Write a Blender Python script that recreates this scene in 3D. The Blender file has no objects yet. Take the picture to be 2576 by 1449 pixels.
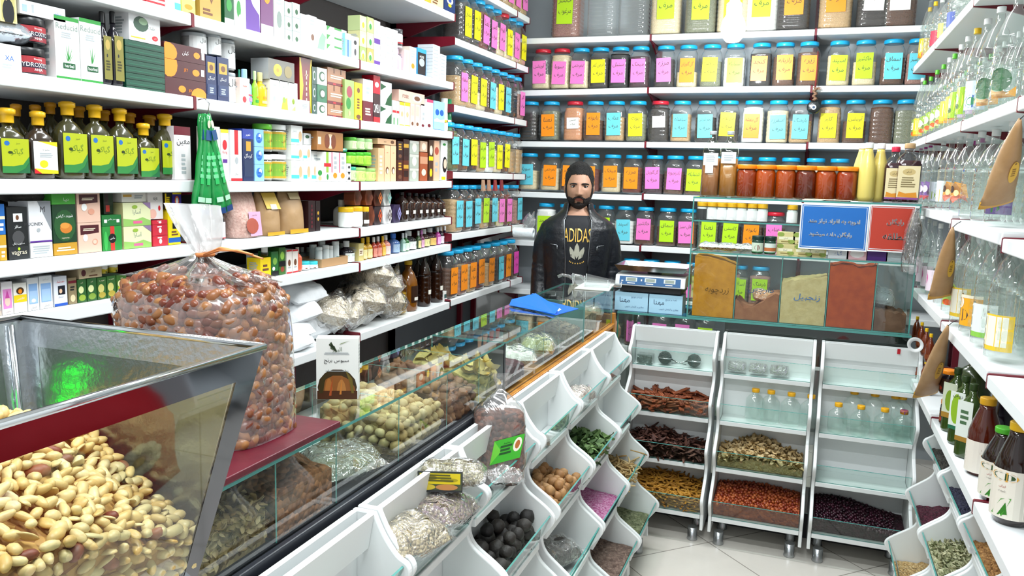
import bpy, bmesh, math, random
from mathutils import Vector, Matrix, noise
random.seed(7)
R3 = Matrix(((0.9377, 0.0734, -0.3395), (0.3464, -0.1194, 0.9304), (0.0273, -0.9901, -0.1374)))
EYE = Vector((0, 0, 1.6))
S = bpy.context.scene
COL = S.collection
# ---------------- camera, world, exposure, lights ----------------
X = Vector(R3.row[0]); X = Vector((R3[0][0], R3[0][1], R3[0][2])).normalized()
Yv = Vector((R3[1][0], R3[1][1], R3[1][2])); Yv = (Yv - X * X.dot(Yv)).normalized()
Zv = X.cross(Yv)
if Zv[1] > 0: Zv = -Zv
R3 = Matrix((X, Yv, Zv))
cam = bpy.data.cameras.new('camera'); camo = bpy.data.objects.new('camera', cam); COL.objects.link(camo)
cam.sensor_width = 36; cam.lens = 2034 / 2576 * 36; cam.clip_start = 0.02
right = Vector((R3[0][0], R3[1][0], R3[2][0])); up = -Vector((R3[0][1], R3[1][1], R3[2][1])); back = -Vector((R3[0][2], R3[1][2], R3[2][2]))
m = Matrix((right, up, back)).transposed().to_4x4(); m.translation = EYE
camo.matrix_world = m
S.camera = camo
S.view_settings.view_transform = 'Standard'; S.view_settings.look = 'None'
S.view_settings.exposure = -0.15; S.view_settings.gamma = 1; S.view_settings.use_curve_mapping = False
S.cycles.transparent_max_bounces = 28
S.cycles.max_bounces = 7; S.cycles.diffuse_bounces = 3; S.cycles.glossy_bounces = 4
S.cycles.caustics_reflective = False; S.cycles.caustics_refractive = False
w = bpy.data.worlds.new('shop_air'); S.world = w; w.use_nodes = True
w.node_tree.nodes['Background'].inputs[0].default_value = (.92, .97, 1, 1)
w.node_tree.nodes['Background'].inputs[1].default_value = 0.85

def ray(px, py): return R3 @ Vector(((px - 1288) / 2034, (py - 724.5) / 2034, 1))
def onz(px, py, z):
    r = ray(px, py); return EYE + r * ((z - 1.6) / r[2])
def onx(px, py, x):
    r = ray(px, py); return EYE + r * (x / r[0])
def ony(px, py, y):
    r = ray(px, py); return EYE + r * (y / r[1])
def toscreen(p):
    c = R3.transposed() @ (Vector(p) - EYE); return (1288 + 2034 * c[0] / c[2], 724.5 + 2034 * c[1] / c[2])

# ---------------- materials ----------------
PAL = dict(w='f2f4f3', k='15161a', r='c8202c', g='2f8a3a', b='1f5fb8', y='f2cf1f', o='f48a1e', p='ee86c6', n='6e4630', m='6a1428',
           c='5cc8de', l='b4e02a', G='12502c', B='1c2b55', P='5a2f8e', t='cfae84', s='a9b0b4', d='c99a35', a='4ec9c4', e='e9dcc0', f='e9a27e', h='8ea63a', i='9fd4ee', j='d8e06a', q='7b8b84', u='c9406a', v='e8c9bb', x='3a3a3e', z='dfe6e6')
def rgb(h):
    h = PAL.get(h, h)
    return tuple((int(h[i:i + 2], 16) / 255) ** 2.2 for i in (0, 2, 4)) + (1,)
MC = {}
def nodes_of(name):
    M = bpy.data.materials.new(name); M.use_nodes = True; nt = M.node_tree; nt.nodes.clear()
    o = nt.nodes.new('ShaderNodeOutputMaterial'); return M, nt, o
def N(nt, t, **kw):
    n = nt.nodes.new(t)
    for k, v in kw.items():
        if k.startswith('_'): setattr(n, k[1:], v)
        else: n.inputs[k.replace('__', ' ')].default_value = v
    return n
def mat(c, rough=.45, metal=0, bump=0, scale=60, spec=.5, var=0, c2=None, cell=False, coat=0, trans=0, emis=0, alpha=1):
    """plain or grainy opaque material"""
    key = (c, rough, metal, bump, scale, spec, var, c2, cell, coat, emis)
    if key in MC: return MC[key]
    M, nt, o = nodes_of('surface_' + str(c) + '_' + str(len(MC)))
    b = N(nt, 'ShaderNodeBsdfPrincipled', Roughness=rough, Metallic=metal)
    b.inputs['Base Color'].default_value = rgb(c); b.inputs['Specular IOR Level'].default_value = spec
    if coat: b.inputs['Coat Weight'].default_value = coat; b.inputs['Coat Roughness'].default_value = .1
    if emis: b.inputs['Emission Color'].default_value = rgb(c); b.inputs['Emission Strength'].default_value = emis
    nt.links.new(b.outputs[0], o.inputs[0])
    if bump or c2 or var:
        tc = N(nt, 'ShaderNodeTexCoord')
        if cell:
            t = N(nt, 'ShaderNodeTexVoronoi', Scale=scale); fac = t.outputs['Distance']; colr = t.outputs['Color']
        else:
            t = N(nt, 'ShaderNodeTexNoise', Scale=scale, Detail=4.0); fac = t.outputs[0]; colr = t.outputs[0]
        nt.links.new(tc.outputs['Object'], t.inputs['Vector'])
        if c2:
            r = N(nt, 'ShaderNodeValToRGB'); r.color_ramp.elements[0].position = .35; r.color_ramp.elements[1].position = .65
            if cell: r.color_ramp.elements[0].position = .1; r.color_ramp.elements[1].position = .9
            r.color_ramp.elements[0].color = rgb(c); r.color_ramp.elements[1].color = rgb(c2)
            nt.links.new(colr, r.inputs[0]); nt.links.new(r.outputs[0], b.inputs['Base Color'])
        if bump:
            bp = N(nt, 'ShaderNodeBump', Strength=bump, Distance=.01)
            if cell: bp.invert = True
            nt.links.new(fac, bp.inputs['Height']); nt.links.new(bp.outputs[0], b.inputs['Normal'])
    MC[key] = M; return M
def item_mat(c, c2, rough=.5, bump=.4, scale=60, cell=False):
    """colour differs from one grain to the next"""
    key = ('item', c, c2, rough, bump, scale)
    if key in MC: return MC[key]
    M, nt, o = nodes_of('grain_' + c)
    b = N(nt, 'ShaderNodeBsdfPrincipled', Roughness=rough)
    oi = N(nt, 'ShaderNodeObjectInfo'); r = N(nt, 'ShaderNodeValToRGB')
    r.color_ramp.elements[0].color = rgb(c); r.color_ramp.elements[1].color = rgb(c2)
    nt.links.new(oi.outputs['Random'], r.inputs[0])
    tc = N(nt, 'ShaderNodeTexCoord'); t = N(nt, 'ShaderNodeTexNoise', Scale=scale, Detail=3.0)
    nt.links.new(tc.outputs['Object'], t.inputs['Vector'])
    mx = N(nt, 'ShaderNodeMixRGB', _blend_type='MULTIPLY'); mx.inputs[0].default_value = .45
    nt.links.new(r.outputs[0], mx.inputs[1]); nt.links.new(t.outputs[0], mx.inputs[2]); nt.links.new(mx.outputs[0], b.inputs['Base Color'])
    g = N(nt, 'ShaderNodeBump', Strength=bump, Distance=.003); nt.links.new(t.outputs[0], g.inputs['Height']); nt.links.new(g.outputs[0], b.inputs['Normal'])
    nt.links.new(b.outputs[0], o.inputs[0]); MC[key] = M; return M
def clear(tint='f4fbf8', rough=.03, refl=1., milk=0., bump=0, scale=30, milkc='ffffff', ior=1.45):
    """thin clear glass, plastic or film"""
    key = ('clear', tint, rough, refl, milk, bump, scale, milkc, ior)
    if key in MC: return MC[key]
    M, nt, o = nodes_of('clear_' + str(len(MC)))
    tr = N(nt, 'ShaderNodeBsdfTransparent', Color=rgb(tint)); gl = N(nt, 'ShaderNodeBsdfGlossy', Roughness=rough, Color=(1, 1, 1, 1))
    fr = N(nt, 'ShaderNodeFresnel', IOR=ior); mx = N(nt, 'ShaderNodeMixShader')
    mu = N(nt, 'ShaderNodeMath', _operation='MULTIPLY'); mu.inputs[1].default_value = refl; mu.use_clamp = True
    ge = N(nt, 'ShaderNodeNewGeometry'); sb = N(nt, 'ShaderNodeMath', _operation='SUBTRACT'); sb.inputs[0].default_value = 1; nt.links.new(ge.outputs['Backfacing'], sb.inputs[1])
    m3 = N(nt, 'ShaderNodeMath', _operation='MULTIPLY'); nt.links.new(fr.outputs[0], mu.inputs[0]); nt.links.new(mu.outputs[0], m3.inputs[0]); nt.links.new(sb.outputs[0], m3.inputs[1]); nt.links.new(m3.outputs[0], mx.inputs[0])
    src = tr.outputs[0]
    if milk:
        df = N(nt, 'ShaderNodeBsdfDiffuse', Color=rgb(milkc)); m2 = N(nt, 'ShaderNodeMixShader'); m2.inputs[0].default_value = milk
        nt.links.new(tr.outputs[0], m2.inputs[1]); nt.links.new(df.outputs[0], m2.inputs[2]); src = m2.outputs[0]
    nt.links.new(src, mx.inputs[1]); nt.links.new(gl.outputs[0], mx.inputs[2]); nt.links.new(mx.outputs[0], o.inputs[0])
    if bump:
        tc = N(nt, 'ShaderNodeTexCoord'); t = N(nt, 'ShaderNodeTexNoise', Scale=scale, Detail=3.0, Distortion=1.5)
        bp = N(nt, 'ShaderNodeBump', Strength=bump, Distance=.02)
        nt.links.new(tc.outputs['Object'], t.inputs['Vector']); nt.links.new(t.outputs[0], bp.inputs['Height'])
        nt.links.new(bp.outputs[0], gl.inputs['Normal']); nt.links.new(bp.outputs[0], fr.inputs['Normal'])
    MC[key] = M; return M
GLASS = clear('f9fdfb', .02, 1.3); PLASTIC = clear('fafbfa', .08, 1.6, .03); FILM = clear('f8f8f8', .12, 2.6, .07, 1.0, 26, ior=1.5)
FILMBAG = clear('faf8f7', .14, 2.4, .06, .7, 9, ior=1.5)
EDGE = mat('4f8f88', .15); WHITE = mat('e8ecec', .35); STEEL = mat('c8ccd0', .12, 1); BRUSH = mat('b8bcc0', .3, 1, .15, 120)
DARK = mat('2a2c30', .5); WOOD = mat('c98a3a', .4, bump=.2, scale=18, c2='b06f22'); GLOSSW = mat('eef1f0', .25)

# ---------------- mesh builder ----------------
class MB:
    def __init__(s): s.v = []; s.f = []; s.fm = []; s.sm = []; s.mats = []
    def mi(s, M):
        if M not in s.mats: s.mats.append(M)
        return s.mats.index(M)
    def add(s, vs, fs, M, smooth=False, T=None):
        o = len(s.v); i = s.mi(M)
        s.v += [tuple(T @ Vector(p)) if T is not None else tuple(p) for p in vs]
        for f in fs: s.f.append(tuple(a + o for a in f)); s.fm.append(i); s.sm.append(smooth)
    def box(s, x0, y0, z0, x1, y1, z1, M, T=None, sides=None):
        vs = [(x0, y0, z0), (x1, y0, z0), (x1, y1, z0), (x0, y1, z0), (x0, y0, z1), (x1, y0, z1), (x1, y1, z1), (x0, y1, z1)]
        F = [(0, 3, 2, 1), (4, 5, 6, 7), (0, 1, 5, 4), (1, 2, 6, 5), (2, 3, 7, 6), (3, 0, 4, 7)]   # -z +z -y +x +y -x
        s.add(vs, [], M, T=T)
        o = len(s.v) - 8
        for k, f in enumerate(F):
            mm = M if sides is None or sides.get(k) is None else sides[k]
            s.f.append(tuple(a + o for a in f)); s.fm.append(s.mi(mm)); s.sm.append(False)
    def rings(s, rs, M, smooth=True, cap0=True, cap1=True, closed=True, T=None, capM=None):
        n = len(rs[0]); vs = [p for r in rs for p in r]; fs = []
        for i in range(len(rs) - 1):
            for j in range(n if closed else n - 1):
                a = i * n + j; b = i * n + (j + 1) % n; fs.append((a, b, b + n, a + n))
        s.add(vs, fs, M, smooth, T)
        o = len(s.v) - len(vs)
        for c, k in ((cap0, 0), (cap1, len(rs) - 1)):
            if c:
                f = tuple(o + k * n + j for j in range(n)); f = f[::-1] if k == 0 else f
                s.f.append(f); s.fm.append(s.mi(capM or M)); s.sm.append(False)
    def lathe(s, prof, M, n=20, c=(0, 0, 0), sq=None, smooth=True, cap0=True, cap1=True, T=None, sx=1, sy=1):
        rs = []
        for q in prof:
            r, z = q[0], q[1]; e = q[2] if len(q) > 2 else 2
            ring = []
            for j in range(n):
                a = 2 * math.pi * (j + .5) / n; ca, sa = math.cos(a), math.sin(a)
                k = (abs(ca) ** e + abs(sa) ** e) ** (-1 / e)
                ring.append((c[0] + r * k * ca * sx, c[1] + r * k * sa * sy, c[2] + z))
            rs.append(ring)
        s.rings(rs, M, smooth, cap0, cap1, T=T)
    def tube(s, pts, rad, M, n=8, smooth=True, T=None, flat=1):
        pts = [Vector(p) for p in pts]; rs = []
        up = Vector((0, 0, 1))
        for i, p in enumerate(pts):
            d = (pts[min(i + 1, len(pts) - 1)] - pts[max(i - 1, 0)]).normalized()
            a = d.cross(up); a = a.normalized() if a.length > .05 else d.cross(Vector((1, 0, 0))).normalized(); b = a.cross(d)
            r = rad[i] if isinstance(rad, (list, tuple)) else rad
            rs.append([tuple(p + a * r * math.cos(2 * math.pi * j / n) + b * r * flat * math.sin(2 * math.pi * j / n)) for j in range(n)])
        s.rings(rs, M, smooth, T=T)
    def prism(s, outline, ax, t0, t1, M, T=None, edge=None):
        """outline of (a,b) pairs, extruded along axis ax ('x','y','z') from t0 to t1"""
        def P(a, b, t): return {'x': (t, a, b), 'y': (a, t, b), 'z': (a, b, t)}[ax]
        n = len(outline); vs = [P(a, b, t0) for a, b in outline] + [P(a, b, t1) for a, b in outline]
        s.add(vs, [tuple(range(n))[::-1], tuple(range(n, 2 * n))], M, T=T)
        o = len(s.v) - 2 * n; i = s.mi(edge or M)
        for j in range(n):
            s.f.append((o + j, o + (j + 1) % n, o + n + (j + 1) % n, o + n + j)); s.fm.append(i); s.sm.append(False)
    def mesh(s, name):
        me = bpy.data.meshes.new(name); me.from_pydata(s.v, [], s.f)
        for M in s.mats: me.materials.append(M)
        me.polygons.foreach_set('material_index', s.fm); me.polygons.foreach_set('use_smooth', s.sm); me.update()
        return me
    def build(s, name, parent=None, fix=True, bevel=0):
        me = s.mesh(name)
        if fix:
            b = bmesh.new(); b.from_mesh(me); bmesh.ops.recalc_face_normals(b, faces=b.faces); b.to_mesh(me); b.free()
        o = bpy.data.objects.new(name, me); COL.objects.link(o)
        if parent is not None: o.parent = parent
        if bevel:
            md = o.modifiers.new('edge', 'BEVEL'); md.width = bevel; md.segments = 2; md.limit_method = 'ANGLE'
        return o
def tag(o, label=None, cat=None, group=None, kind=None):
    if label: o['label'] = label
    if cat: o['category'] = cat
    if group: o['group'] = group
    if kind: o['kind'] = kind
    return o
def empty(name, loc, rz=0, label=None, cat=None, group=None):
    o = bpy.data.objects.new(name, None); COL.objects.link(o); o.location = loc; o.rotation_euler = (0, 0, rz); o.empty_display_size = .05
    return tag(o, label, cat, group)
GRP = {}
def put(name, me, parent=None, loc=(0, 0, 0), rot=(0, 0, 0), sc=None):
    o = bpy.data.objects.new(name, me); COL.objects.link(o); o.location = loc; o.rotation_euler = rot
    if sc: o.scale = (sc,) * 3 if isinstance(sc, (int, float)) else sc
    if parent is not None: o.parent = parent
    return o

# ---------------- writing ----------------
FNT = bpy.data.fonts.load('<builtin>')
AR = {}
for k, ch in enumerate('ا ب ة ت ث ج ح خ د ذ ر ز س ش ص ض ط ظ ع غ ف ق'.split()):
    AR[ch] = None
def _tab():
    base = {'آ': (0xFE81, 2), 'ا': (0xFE8D, 2), 'ب': (0xFE8F, 4), 'ة': (0xFE93, 2), 'ت': (0xFE95, 4), 'ث': (0xFE99, 4), 'ج': (0xFE9D, 4), 'ح': (0xFEA1, 4),
            'خ': (0xFEA5, 4), 'د': (0xFEA9, 2), 'ذ': (0xFEAB, 2), 'ر': (0xFEAD, 2), 'ز': (0xFEAF, 2), 'س': (0xFEB1, 4), 'ش': (0xFEB5, 4), 'ص': (0xFEB9, 4),
            'ض': (0xFEBD, 4), 'ط': (0xFEC1, 4), 'ظ': (0xFEC5, 4), 'ع': (0xFEC9, 4), 'غ': (0xFECD, 4), 'ف': (0xFED1, 4), 'ق': (0xFED5, 4), 'ل': (0xFEDD, 4),
            'م': (0xFEE1, 4), 'ن': (0xFEE5, 4), 'ه': (0xFEE9, 4), 'و': (0xFEED, 2), 'پ': (0xFB56, 4), 'چ': (0xFB7A, 4), 'ژ': (0xFB8A, 2), 'ک': (0xFB8E, 4),
            'گ': (0xFB92, 4), 'ی': (0xFBFC, 4)}
    return base
AR = _tab()
def shape(s):
    if not any(c in AR for c in s): return s
    out = []
    for i, c in enumerate(s):
        if c not in AR: out.append(c); continue
        pj = i > 0 and s[i - 1] in AR and AR[s[i - 1]][1] == 4
        nj = i < len(s) - 1 and s[i + 1] in AR and AR[c][1] == 4
        b = AR[c][0]
        if not pj and not nj: out.append(c); continue
        out.append(chr(b + ((3 if pj else 2) if nj else (1 if pj else 0))))
    return ''.join(out)[::-1]
TC = {}
def glyphs(s):
    if s in TC: return TC[s]
    c = bpy.data.curves.new('writing', 'FONT'); c.font = FNT; c.body = shape(s); c.resolution_u = 2
    o = bpy.data.objects.new('writing', c); COL.objects.link(o); bpy.context.view_layer.update()
    me = bpy.data.meshes.new_from_object(o.evaluated_get(bpy.context.evaluated_depsgraph_get()))
    vs = [(v.co.x, v.co.y) for v in me.vertices]; fs = [tuple(p.vertices) for p in me.polygons]
    bpy.data.objects.remove(o); bpy.data.curves.remove(c); bpy.data.meshes.remove(me)
    if vs:
        x0 = min(v[0] for v in vs); x1 = max(v[0] for v in vs); y0 = min(v[1] for v in vs); y1 = max(v[1] for v in vs)
    else: x0 = x1 = y0 = y1 = 0
    TC[s] = (vs, fs, x0, x1, y0, y1); return TC[s]
def write(mb, s, fn, cx, cy, h, M, maxw=.9, lift=.0006, asp=1, shear=0):
    """fn(u,v,lift) maps the unit face; h = glyph height share; asp = W/H of the face"""
    vs, fs, x0, x1, y0, y1 = glyphs(s)
    if not vs or x1 - x0 < 1e-6 or y1 - y0 < 1e-6: return
    k = h / (y1 - y0); wd = (x1 - x0) * k / asp; q = 1
    if wd > maxw: q = maxw / wd
    pts = []
    for x, y in vs:
        v = (y - (y0 + y1) / 2) * k; u = ((x - (x0 + x1) / 2) * k / asp) * q + shear * v
        pts.append(fn(cx + u, cy + v, lift))
    mb.add(pts, fs, M)
def decals(mb, fn, spec, asp=1, seg=1):
    """spec: ';'-separated marks on a face: r x0 y0 x1 y1 col | e cx cy rx ry col | t cx cy h col text | l x0 y0 x1 y1 n col | p col x y x y ..."""
    fn0 = fn
    fn = lambda u, v, l: fn0(min(1., max(0., u)), min(1., max(0., v)), l)
    for k, s in enumerate(spec.split(';')):
        a = s.split()
        if not a: continue
        li = .0003 + .00012 * k
        if a[0] == 'r':
            x0, y0, x1, y1 = map(float, a[1:5]); M = mat(a[5], .4)
            vs = [];
            for i in range(seg + 1):
                u = x0 + (x1 - x0) * i / seg; vs += [fn(u, y0, li), fn(u, y1, li)]
            mb.add(vs, [(2 * i, 2 * i + 2, 2 * i + 3, 2 * i + 1) for i in range(seg)], M)
        elif a[0] == 'e':
            x, y, rx, ry = map(float, a[1:5]); M = mat(a[5], .4); n = 14
            mb.add([fn(x + rx * math.cos(2 * math.pi * i / n), y + ry * math.sin(2 * math.pi * i / n), li) for i in range(n)], [tuple(range(n))], M)
        elif a[0] == 't':
            write(mb, ' '.join(a[5:]), fn0, float(a[1]), float(a[2]), float(a[3]), mat(a[4], .5), .92, li, asp)
        elif a[0] == 'l':
            x0, y0, x1, y1 = map(float, a[1:5]); n = int(a[5]); M = mat(a[6], .5); rnd = random.Random(k * 7 + n)
            hh = (y1 - y0) / n * .3
            for i in range(n):
                yy = y1 - (i + .5) * (y1 - y0) / n; x = x0 + rnd.random() * .1 * (x1 - x0); xe = x1 - rnd.random() * .25 * (x1 - x0)
                mb.add([fn(x, yy - hh, li), fn(xe, yy - hh, li), fn(xe, yy + hh, li), fn(x, yy + hh, li)], [(0, 1, 2, 3)], M)
        elif a[0] == 'p':
            pts = [(float(a[i]), float(a[i + 1])) for i in range(2, len(a) - 1, 2)]
            mb.add([fn(u, v, li) for u, v in pts], [tuple(range(len(pts)))], mat(a[1], .4))
# ---------------- hanging bulb and added ceiling tubes ----------------
LX, BY, RX = -1.69, 4.84, .45          # front edges of left, back and right shelving
def added_tube_lamp(x, y, rz, power, L=1.2, label=''):  # unseen ceiling tube, added to light the room
    t = empty('added_ceiling_lamp', (x, y, 2.93), rz, label, 'added ceiling lamp')
    mb = MB(); mb.box(-L / 2, -.05, -.02, L / 2, .05, .015, GLOSSW); mb.build('housing', t, bevel=.004)
    mb = MB(); mb.rings([[(X_, .018 * math.cos(a), -.04 + .018 * math.sin(a)) for a in [k * math.pi / 5 for k in range(10)]] for X_ in (-L / 2 + .03, L / 2 - .03)], mat('ffffff', .4, emis=6), True)
    mb.build('tube', t)
    l = bpy.data.lights.new('added_tube_light', 'AREA'); l.shape = 'RECTANGLE'; l.size = L; l.size_y = .09; l.energy = power; l.color = (.93, .98, 1)
    lo = bpy.data.objects.new('added_tube_light', l); COL.objects.link(lo); lo.parent = t; lo.location = (0, 0, -.07)
added_tube_lamp(-.5, 1.5, 0, 42, label='added unseen white ceiling tube lamp over the near end of the counter')
added_tube_lamp(-.5, .2, 0, 42, label='added unseen white ceiling tube lamp near the shop entrance')
added_tube_lamp(-.6, 3.2, 0, 38, label='added unseen white ceiling tube lamp over the man and the glass case')
added_tube_lamp(-1.15, 2.4, math.pi / 2, 9, label='added unseen white ceiling tube lamp in front of the medicine shelves')
b0 = ony(1845, 62, 4.1)
bulb = empty('hanging_bulb', b0, 0, 'glaring white bulb hanging before the top shelf of jars', 'light bulb')
mb = MB(); mb.lathe([(.002, -.085), (.03, -.079), (.05, -.056), (.058, -.02), (.052, .015), (.036, .045)], mat('ffffff', .4, emis=60), 20, cap1=False); mb.build('globe', bulb)
mb = MB(); mb.lathe([(.036, .045), (.038, .095), (.026, .105), (.016, .14), (.005, .145)], mat('e8eef2', .4), 20); mb.build('socket', bulb)
mb = MB(); mb.tube([(0, 0, .14), (0, 0, 2.945 - b0.z)], .003, DARK, 6); mb.build('cord', bulb)
l = bpy.data.lights.new('bulb_light', 'POINT'); l.energy = 40; l.shadow_soft_size = .05; l.color = (.93, .98, 1)
lo = bpy.data.objects.new('bulb_light', l); COL.objects.link(lo); lo.parent = bulb; lo.location = (0, -.02, -.15)

# ---------------- the room ----------------
def struct(name, x0, y0, z0, x1, y1, z1, M):
    mb = MB(); mb.box(x0, y0, z0, x1, y1, z1, M); return tag(mb.build(name), kind='structure')
M, nt, o = nodes_of('floor_tiles')
b = N(nt, 'ShaderNodeBsdfPrincipled', Roughness=.22); tc = N(nt, 'ShaderNodeTexCoord')
mp = N(nt, 'ShaderNodeMapping'); mp.inputs['Rotation'].default_value = (0, 0, math.radians(45)); mp.inputs['Scale'].default_value = (2.2, 2.2, 2.2)
bk = N(nt, 'ShaderNodeTexBrick', Scale=1.0); bk.offset = 0; bk.inputs['Mortar Size'].default_value = .006; bk.inputs['Brick Width'].default_value = 1; bk.inputs['Row Height'].default_value = 1
bk.inputs['Color1'].default_value = rgb('e6e1d8'); bk.inputs['Color2'].default_value = rgb('ddd8ce'); bk.inputs['Mortar'].default_value = rgb('9a958c')
nz = N(nt, 'ShaderNodeTexNoise', Scale=3.0, Detail=6.0, Distortion=2.0); mx = N(nt, 'ShaderNodeMixRGB', _blend_type='MULTIPLY'); mx.inputs[0].default_value = .15
nt.links.new(tc.outputs['Object'], mp.inputs[0]); nt.links.new(mp.outputs[0], bk.inputs[0]); nt.links.new(tc.outputs['Object'], nz.inputs[0])
nt.links.new(bk.outputs[0], mx.inputs[1]); nt.links.new(nz.outputs[0], mx.inputs[2]); nt.links.new(mx.outputs[0], b.inputs[0]); nt.links.new(b.outputs[0], o.inputs[0])
struct('floor', -2.2, -1.2, -.05, 1.0, 5.4, 0, M)
struct('ceiling', -2.2, -1.2, 2.95, 1.0, 5.4, 3.0, mat('eef0ef', .8))
WL = mat('dfe1e0', .7, bump=.05, scale=40)
struct('wall_left', -2.12, -1.2, 0, -2.06, 5.3, 2.95, WL)
struct('wall_right', .84, -1.2, 0, .9, 5.3, 2.95, WL)
struct('wall_back', -2.12, 5.22, 0, .9, 5.28, 2.95, WL)

MAROON = mat('6e1024', .35); RED = mat('b01828', .35)
BOARD = mat('e9edee', .4)
def shelving(label, org, rz, modules, levels, backc, depth=.35, bz0=0., bz1=2.9, thick=.034, group=None, base=False):
    """local: x runs along the wall, front edge on y=0, wall towards +y. modules: x stops; levels: per module list of (z at left, z at right)"""
    for k in range(len(modules) - 1):
        a, b_ = modules[k], modules[k + 1]
        t = empty('wall_shelving', org, rz, label[k], 'shelving', group)
        mb = MB(); mb.box(a, depth, bz0, b_, depth + .006, bz1, backc)
        mb.build('back_panel', t)
        for (za, zb) in levels[k]:
            mb = MB(); g = .006
            vs = [(a + g, 0, za - thick), (b_ - g, 0, zb - thick), (b_ - g, depth - .004, zb - thick), (a + g, depth - .004, za - thick), (a + g, 0, za), (b_ - g, 0, zb), (b_ - g, depth - .004, zb), (a + g, depth - .004, za)]
            mb.add(vs, [(0, 3, 2, 1), (4, 5, 6, 7), (0, 1, 5, 4), (1, 2, 6, 5), (2, 3, 7, 6), (3, 0, 4, 7)], BOARD)
            mb.build('shelf_board', t, bevel=.003)
            for xx in ((a, za),) + (((b_, zb),) if k == len(modules) - 2 else ()):
                mb = MB(); x_, z_ = xx
                mb.prism([(depth - .006, z_ - .13), (depth - .006, z_ + .01), (.003, z_ + .003), (.0, z_ - .0), (.0, z_ - .036), (.08, z_ - .045)], 'x', x_ - .005, x_ + .005, MAROON)
                mb.build('bracket', t)
        for x_ in (a,) + ((b_,) if k == len(modules) - 2 else ()):
            mb = MB(); mb.box(x_ - .012, depth - .03, bz0, x_ + .012, depth - .001, bz1, MAROON); mb.build('upright', t)
def flat(*zs): return [(z, z) for z in zs]
GREYB = mat('55585c', .6, bump=.3, scale=8)
# left wall: local x = world Y, front looks towards +X
LROWS = [2.031, 1.80, 1.561, 1.375, 1.235, .94]
lv = flat(2.28, *LROWS) + flat(.55)
shelving(['medicine shelving, near bay with the yellow-capped shampoo bottles', 'medicine shelving, middle bay with white pillow sacks at the bottom', 'medicine shelving, far bay with the dark syrup bottles'],
         (LX, 0, 0), math.pi / 2, [1.02, 1.92, 2.835, 3.72], [flat(2.031, 1.80, 1.561, 1.375, 1.25, .93, .55), flat(2.031, 1.80, 1.559, 1.375, 1.234, .935, .55), [(2.03, 2.045), (1.80, 1.808), (1.559, 1.566), (1.373, 1.385), (1.234, 1.25), (.945, .955), (.55, .55), (2.36, 2.37)]],
         mat('3a3432', .6, bump=.3, scale=8), group='medicine shelving on the wall left')
shelving(['side shelving of spice jars nearer the medicine shelves', 'side shelving of spice jars in the corner'], (LX, 0, 0), math.pi / 2, [3.72, 4.6, 4.82],
         [flat(2.555, 2.262, 1.94, 1.612, 1.30, .963, .6)] * 2, GREYB)
shelving(['back wall shelving, bay in the left corner behind the man', 'back wall shelving, middle bay under the bulb', 'back wall shelving, bay nearest the clear bottles'], (0, BY, 0), 0, [-1.86, -.95, -.045, .82],
         [[(2.44, 2.437), (2.125, 2.137), (1.815, 1.82), (1.502, 1.506), (1.195, 1.2), (.885, .885), (.58, .58)], flat(2.437, 2.137, 1.822, 1.515, 1.204, .885, .58), flat(2.44, 2.135, 1.828, 1.52, 1.204, .885, .58)], mat('b9c2c8', .6))
shelving(['bottle shelving, far bay beside the back wall', 'bottle shelving, second bay from the back wall', 'bottle shelving, third bay from the back wall', 'bottle shelving, bay nearest the camera'][:4], (RX, 0, 0), -math.pi / 2, [-4.82, -4.0, -3.1, -2.3, -1.35],
         [flat(2.225, 1.825), flat(2.225, 1.825, 1.512, 1.155, .8), flat(2.225, 1.822, 1.495, 1.145, .8), flat(2.225, 1.822, 1.48, 1.135, .8)], mat('c9cfcd', .5))

# ---------------- glass display counters ----------------
def pane(name, parent, x0, y0, z0, x1, y1, z1, M=None):
    """thin pane with green edges; the broad faces are clear"""
    d = (abs(x1 - x0), abs(y1 - y0), abs(z1 - z0)); a = d.index(min(d)); E = EDGE
    sd = {0: (4, 5, 2, 3)[0:0]} and None
    pairs = {0: (3, 5), 1: (2, 4), 2: (0, 1)}[a]
    sides = {k: (None if k in pairs else E) for k in range(6)}
    mb = MB(); mb.box(x0, y0, z0, x1, y1, z1, M or GLASS, sides=sides); return mb.build(name, parent)
CX0, CX1, CZ = -1.06, -.82, 1.111
ct = empty('glass_counter', (0, 0, 0), 0, 'long narrow glass-topped counter of nuts running away from the camera', 'counter')
BLK = mat('2c2f36', .4)
mb = MB(); mb.box(CX0, .72, .1, CX1 - .004, 2.2, .935, mat('26282d', .5)); mb.box(CX0 + .02, .72, 0, CX1 - .03, 2.2, .1, DARK); mb.build('dark_base', ct)
mb = MB(); mb.box(CX0, 2.2, .1, CX1 - .004, 3.6, .925, mat('8a5a2a', .5)); mb.box(CX0 + .02, 2.2, 0, CX1 - .03, 3.6, .1, DARK); mb.build('wooden_base', ct)
mb = MB(); mb.box(CX0, .72, .935, CX1 + .012, 2.2, .958, BLK); mb.build('dark_rail', ct, bevel=.003)
mb = MB(); mb.box(CX0, 2.2, .925, CX1 + .014, 3.6, .942, WOOD); mb.build('wooden_rail', ct, bevel=.003)
for y0, y1 in ((.72, 2.197), (2.203, 3.6)):
    zb = .958 if y0 < 1 else .942
    pane('top_pane', ct, CX0, y0, CZ - .006, CX1, y1, CZ)
    pane('front_pane', ct, CX1 - .006, y0, zb, CX1 - .0005, y1, CZ - .0065)
    pane('back_pane', ct, CX0, y0, zb, CX0 + .005, y1, CZ - .0065)
for y in (.725, 1.111, 1.30, 1.555, 1.81, 2.02, 2.6, 2.78, 3.592): pane('partition', ct, CX0 + .007, y - .002, .958, CX1 - .007, y + .002, CZ - .008)
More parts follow.
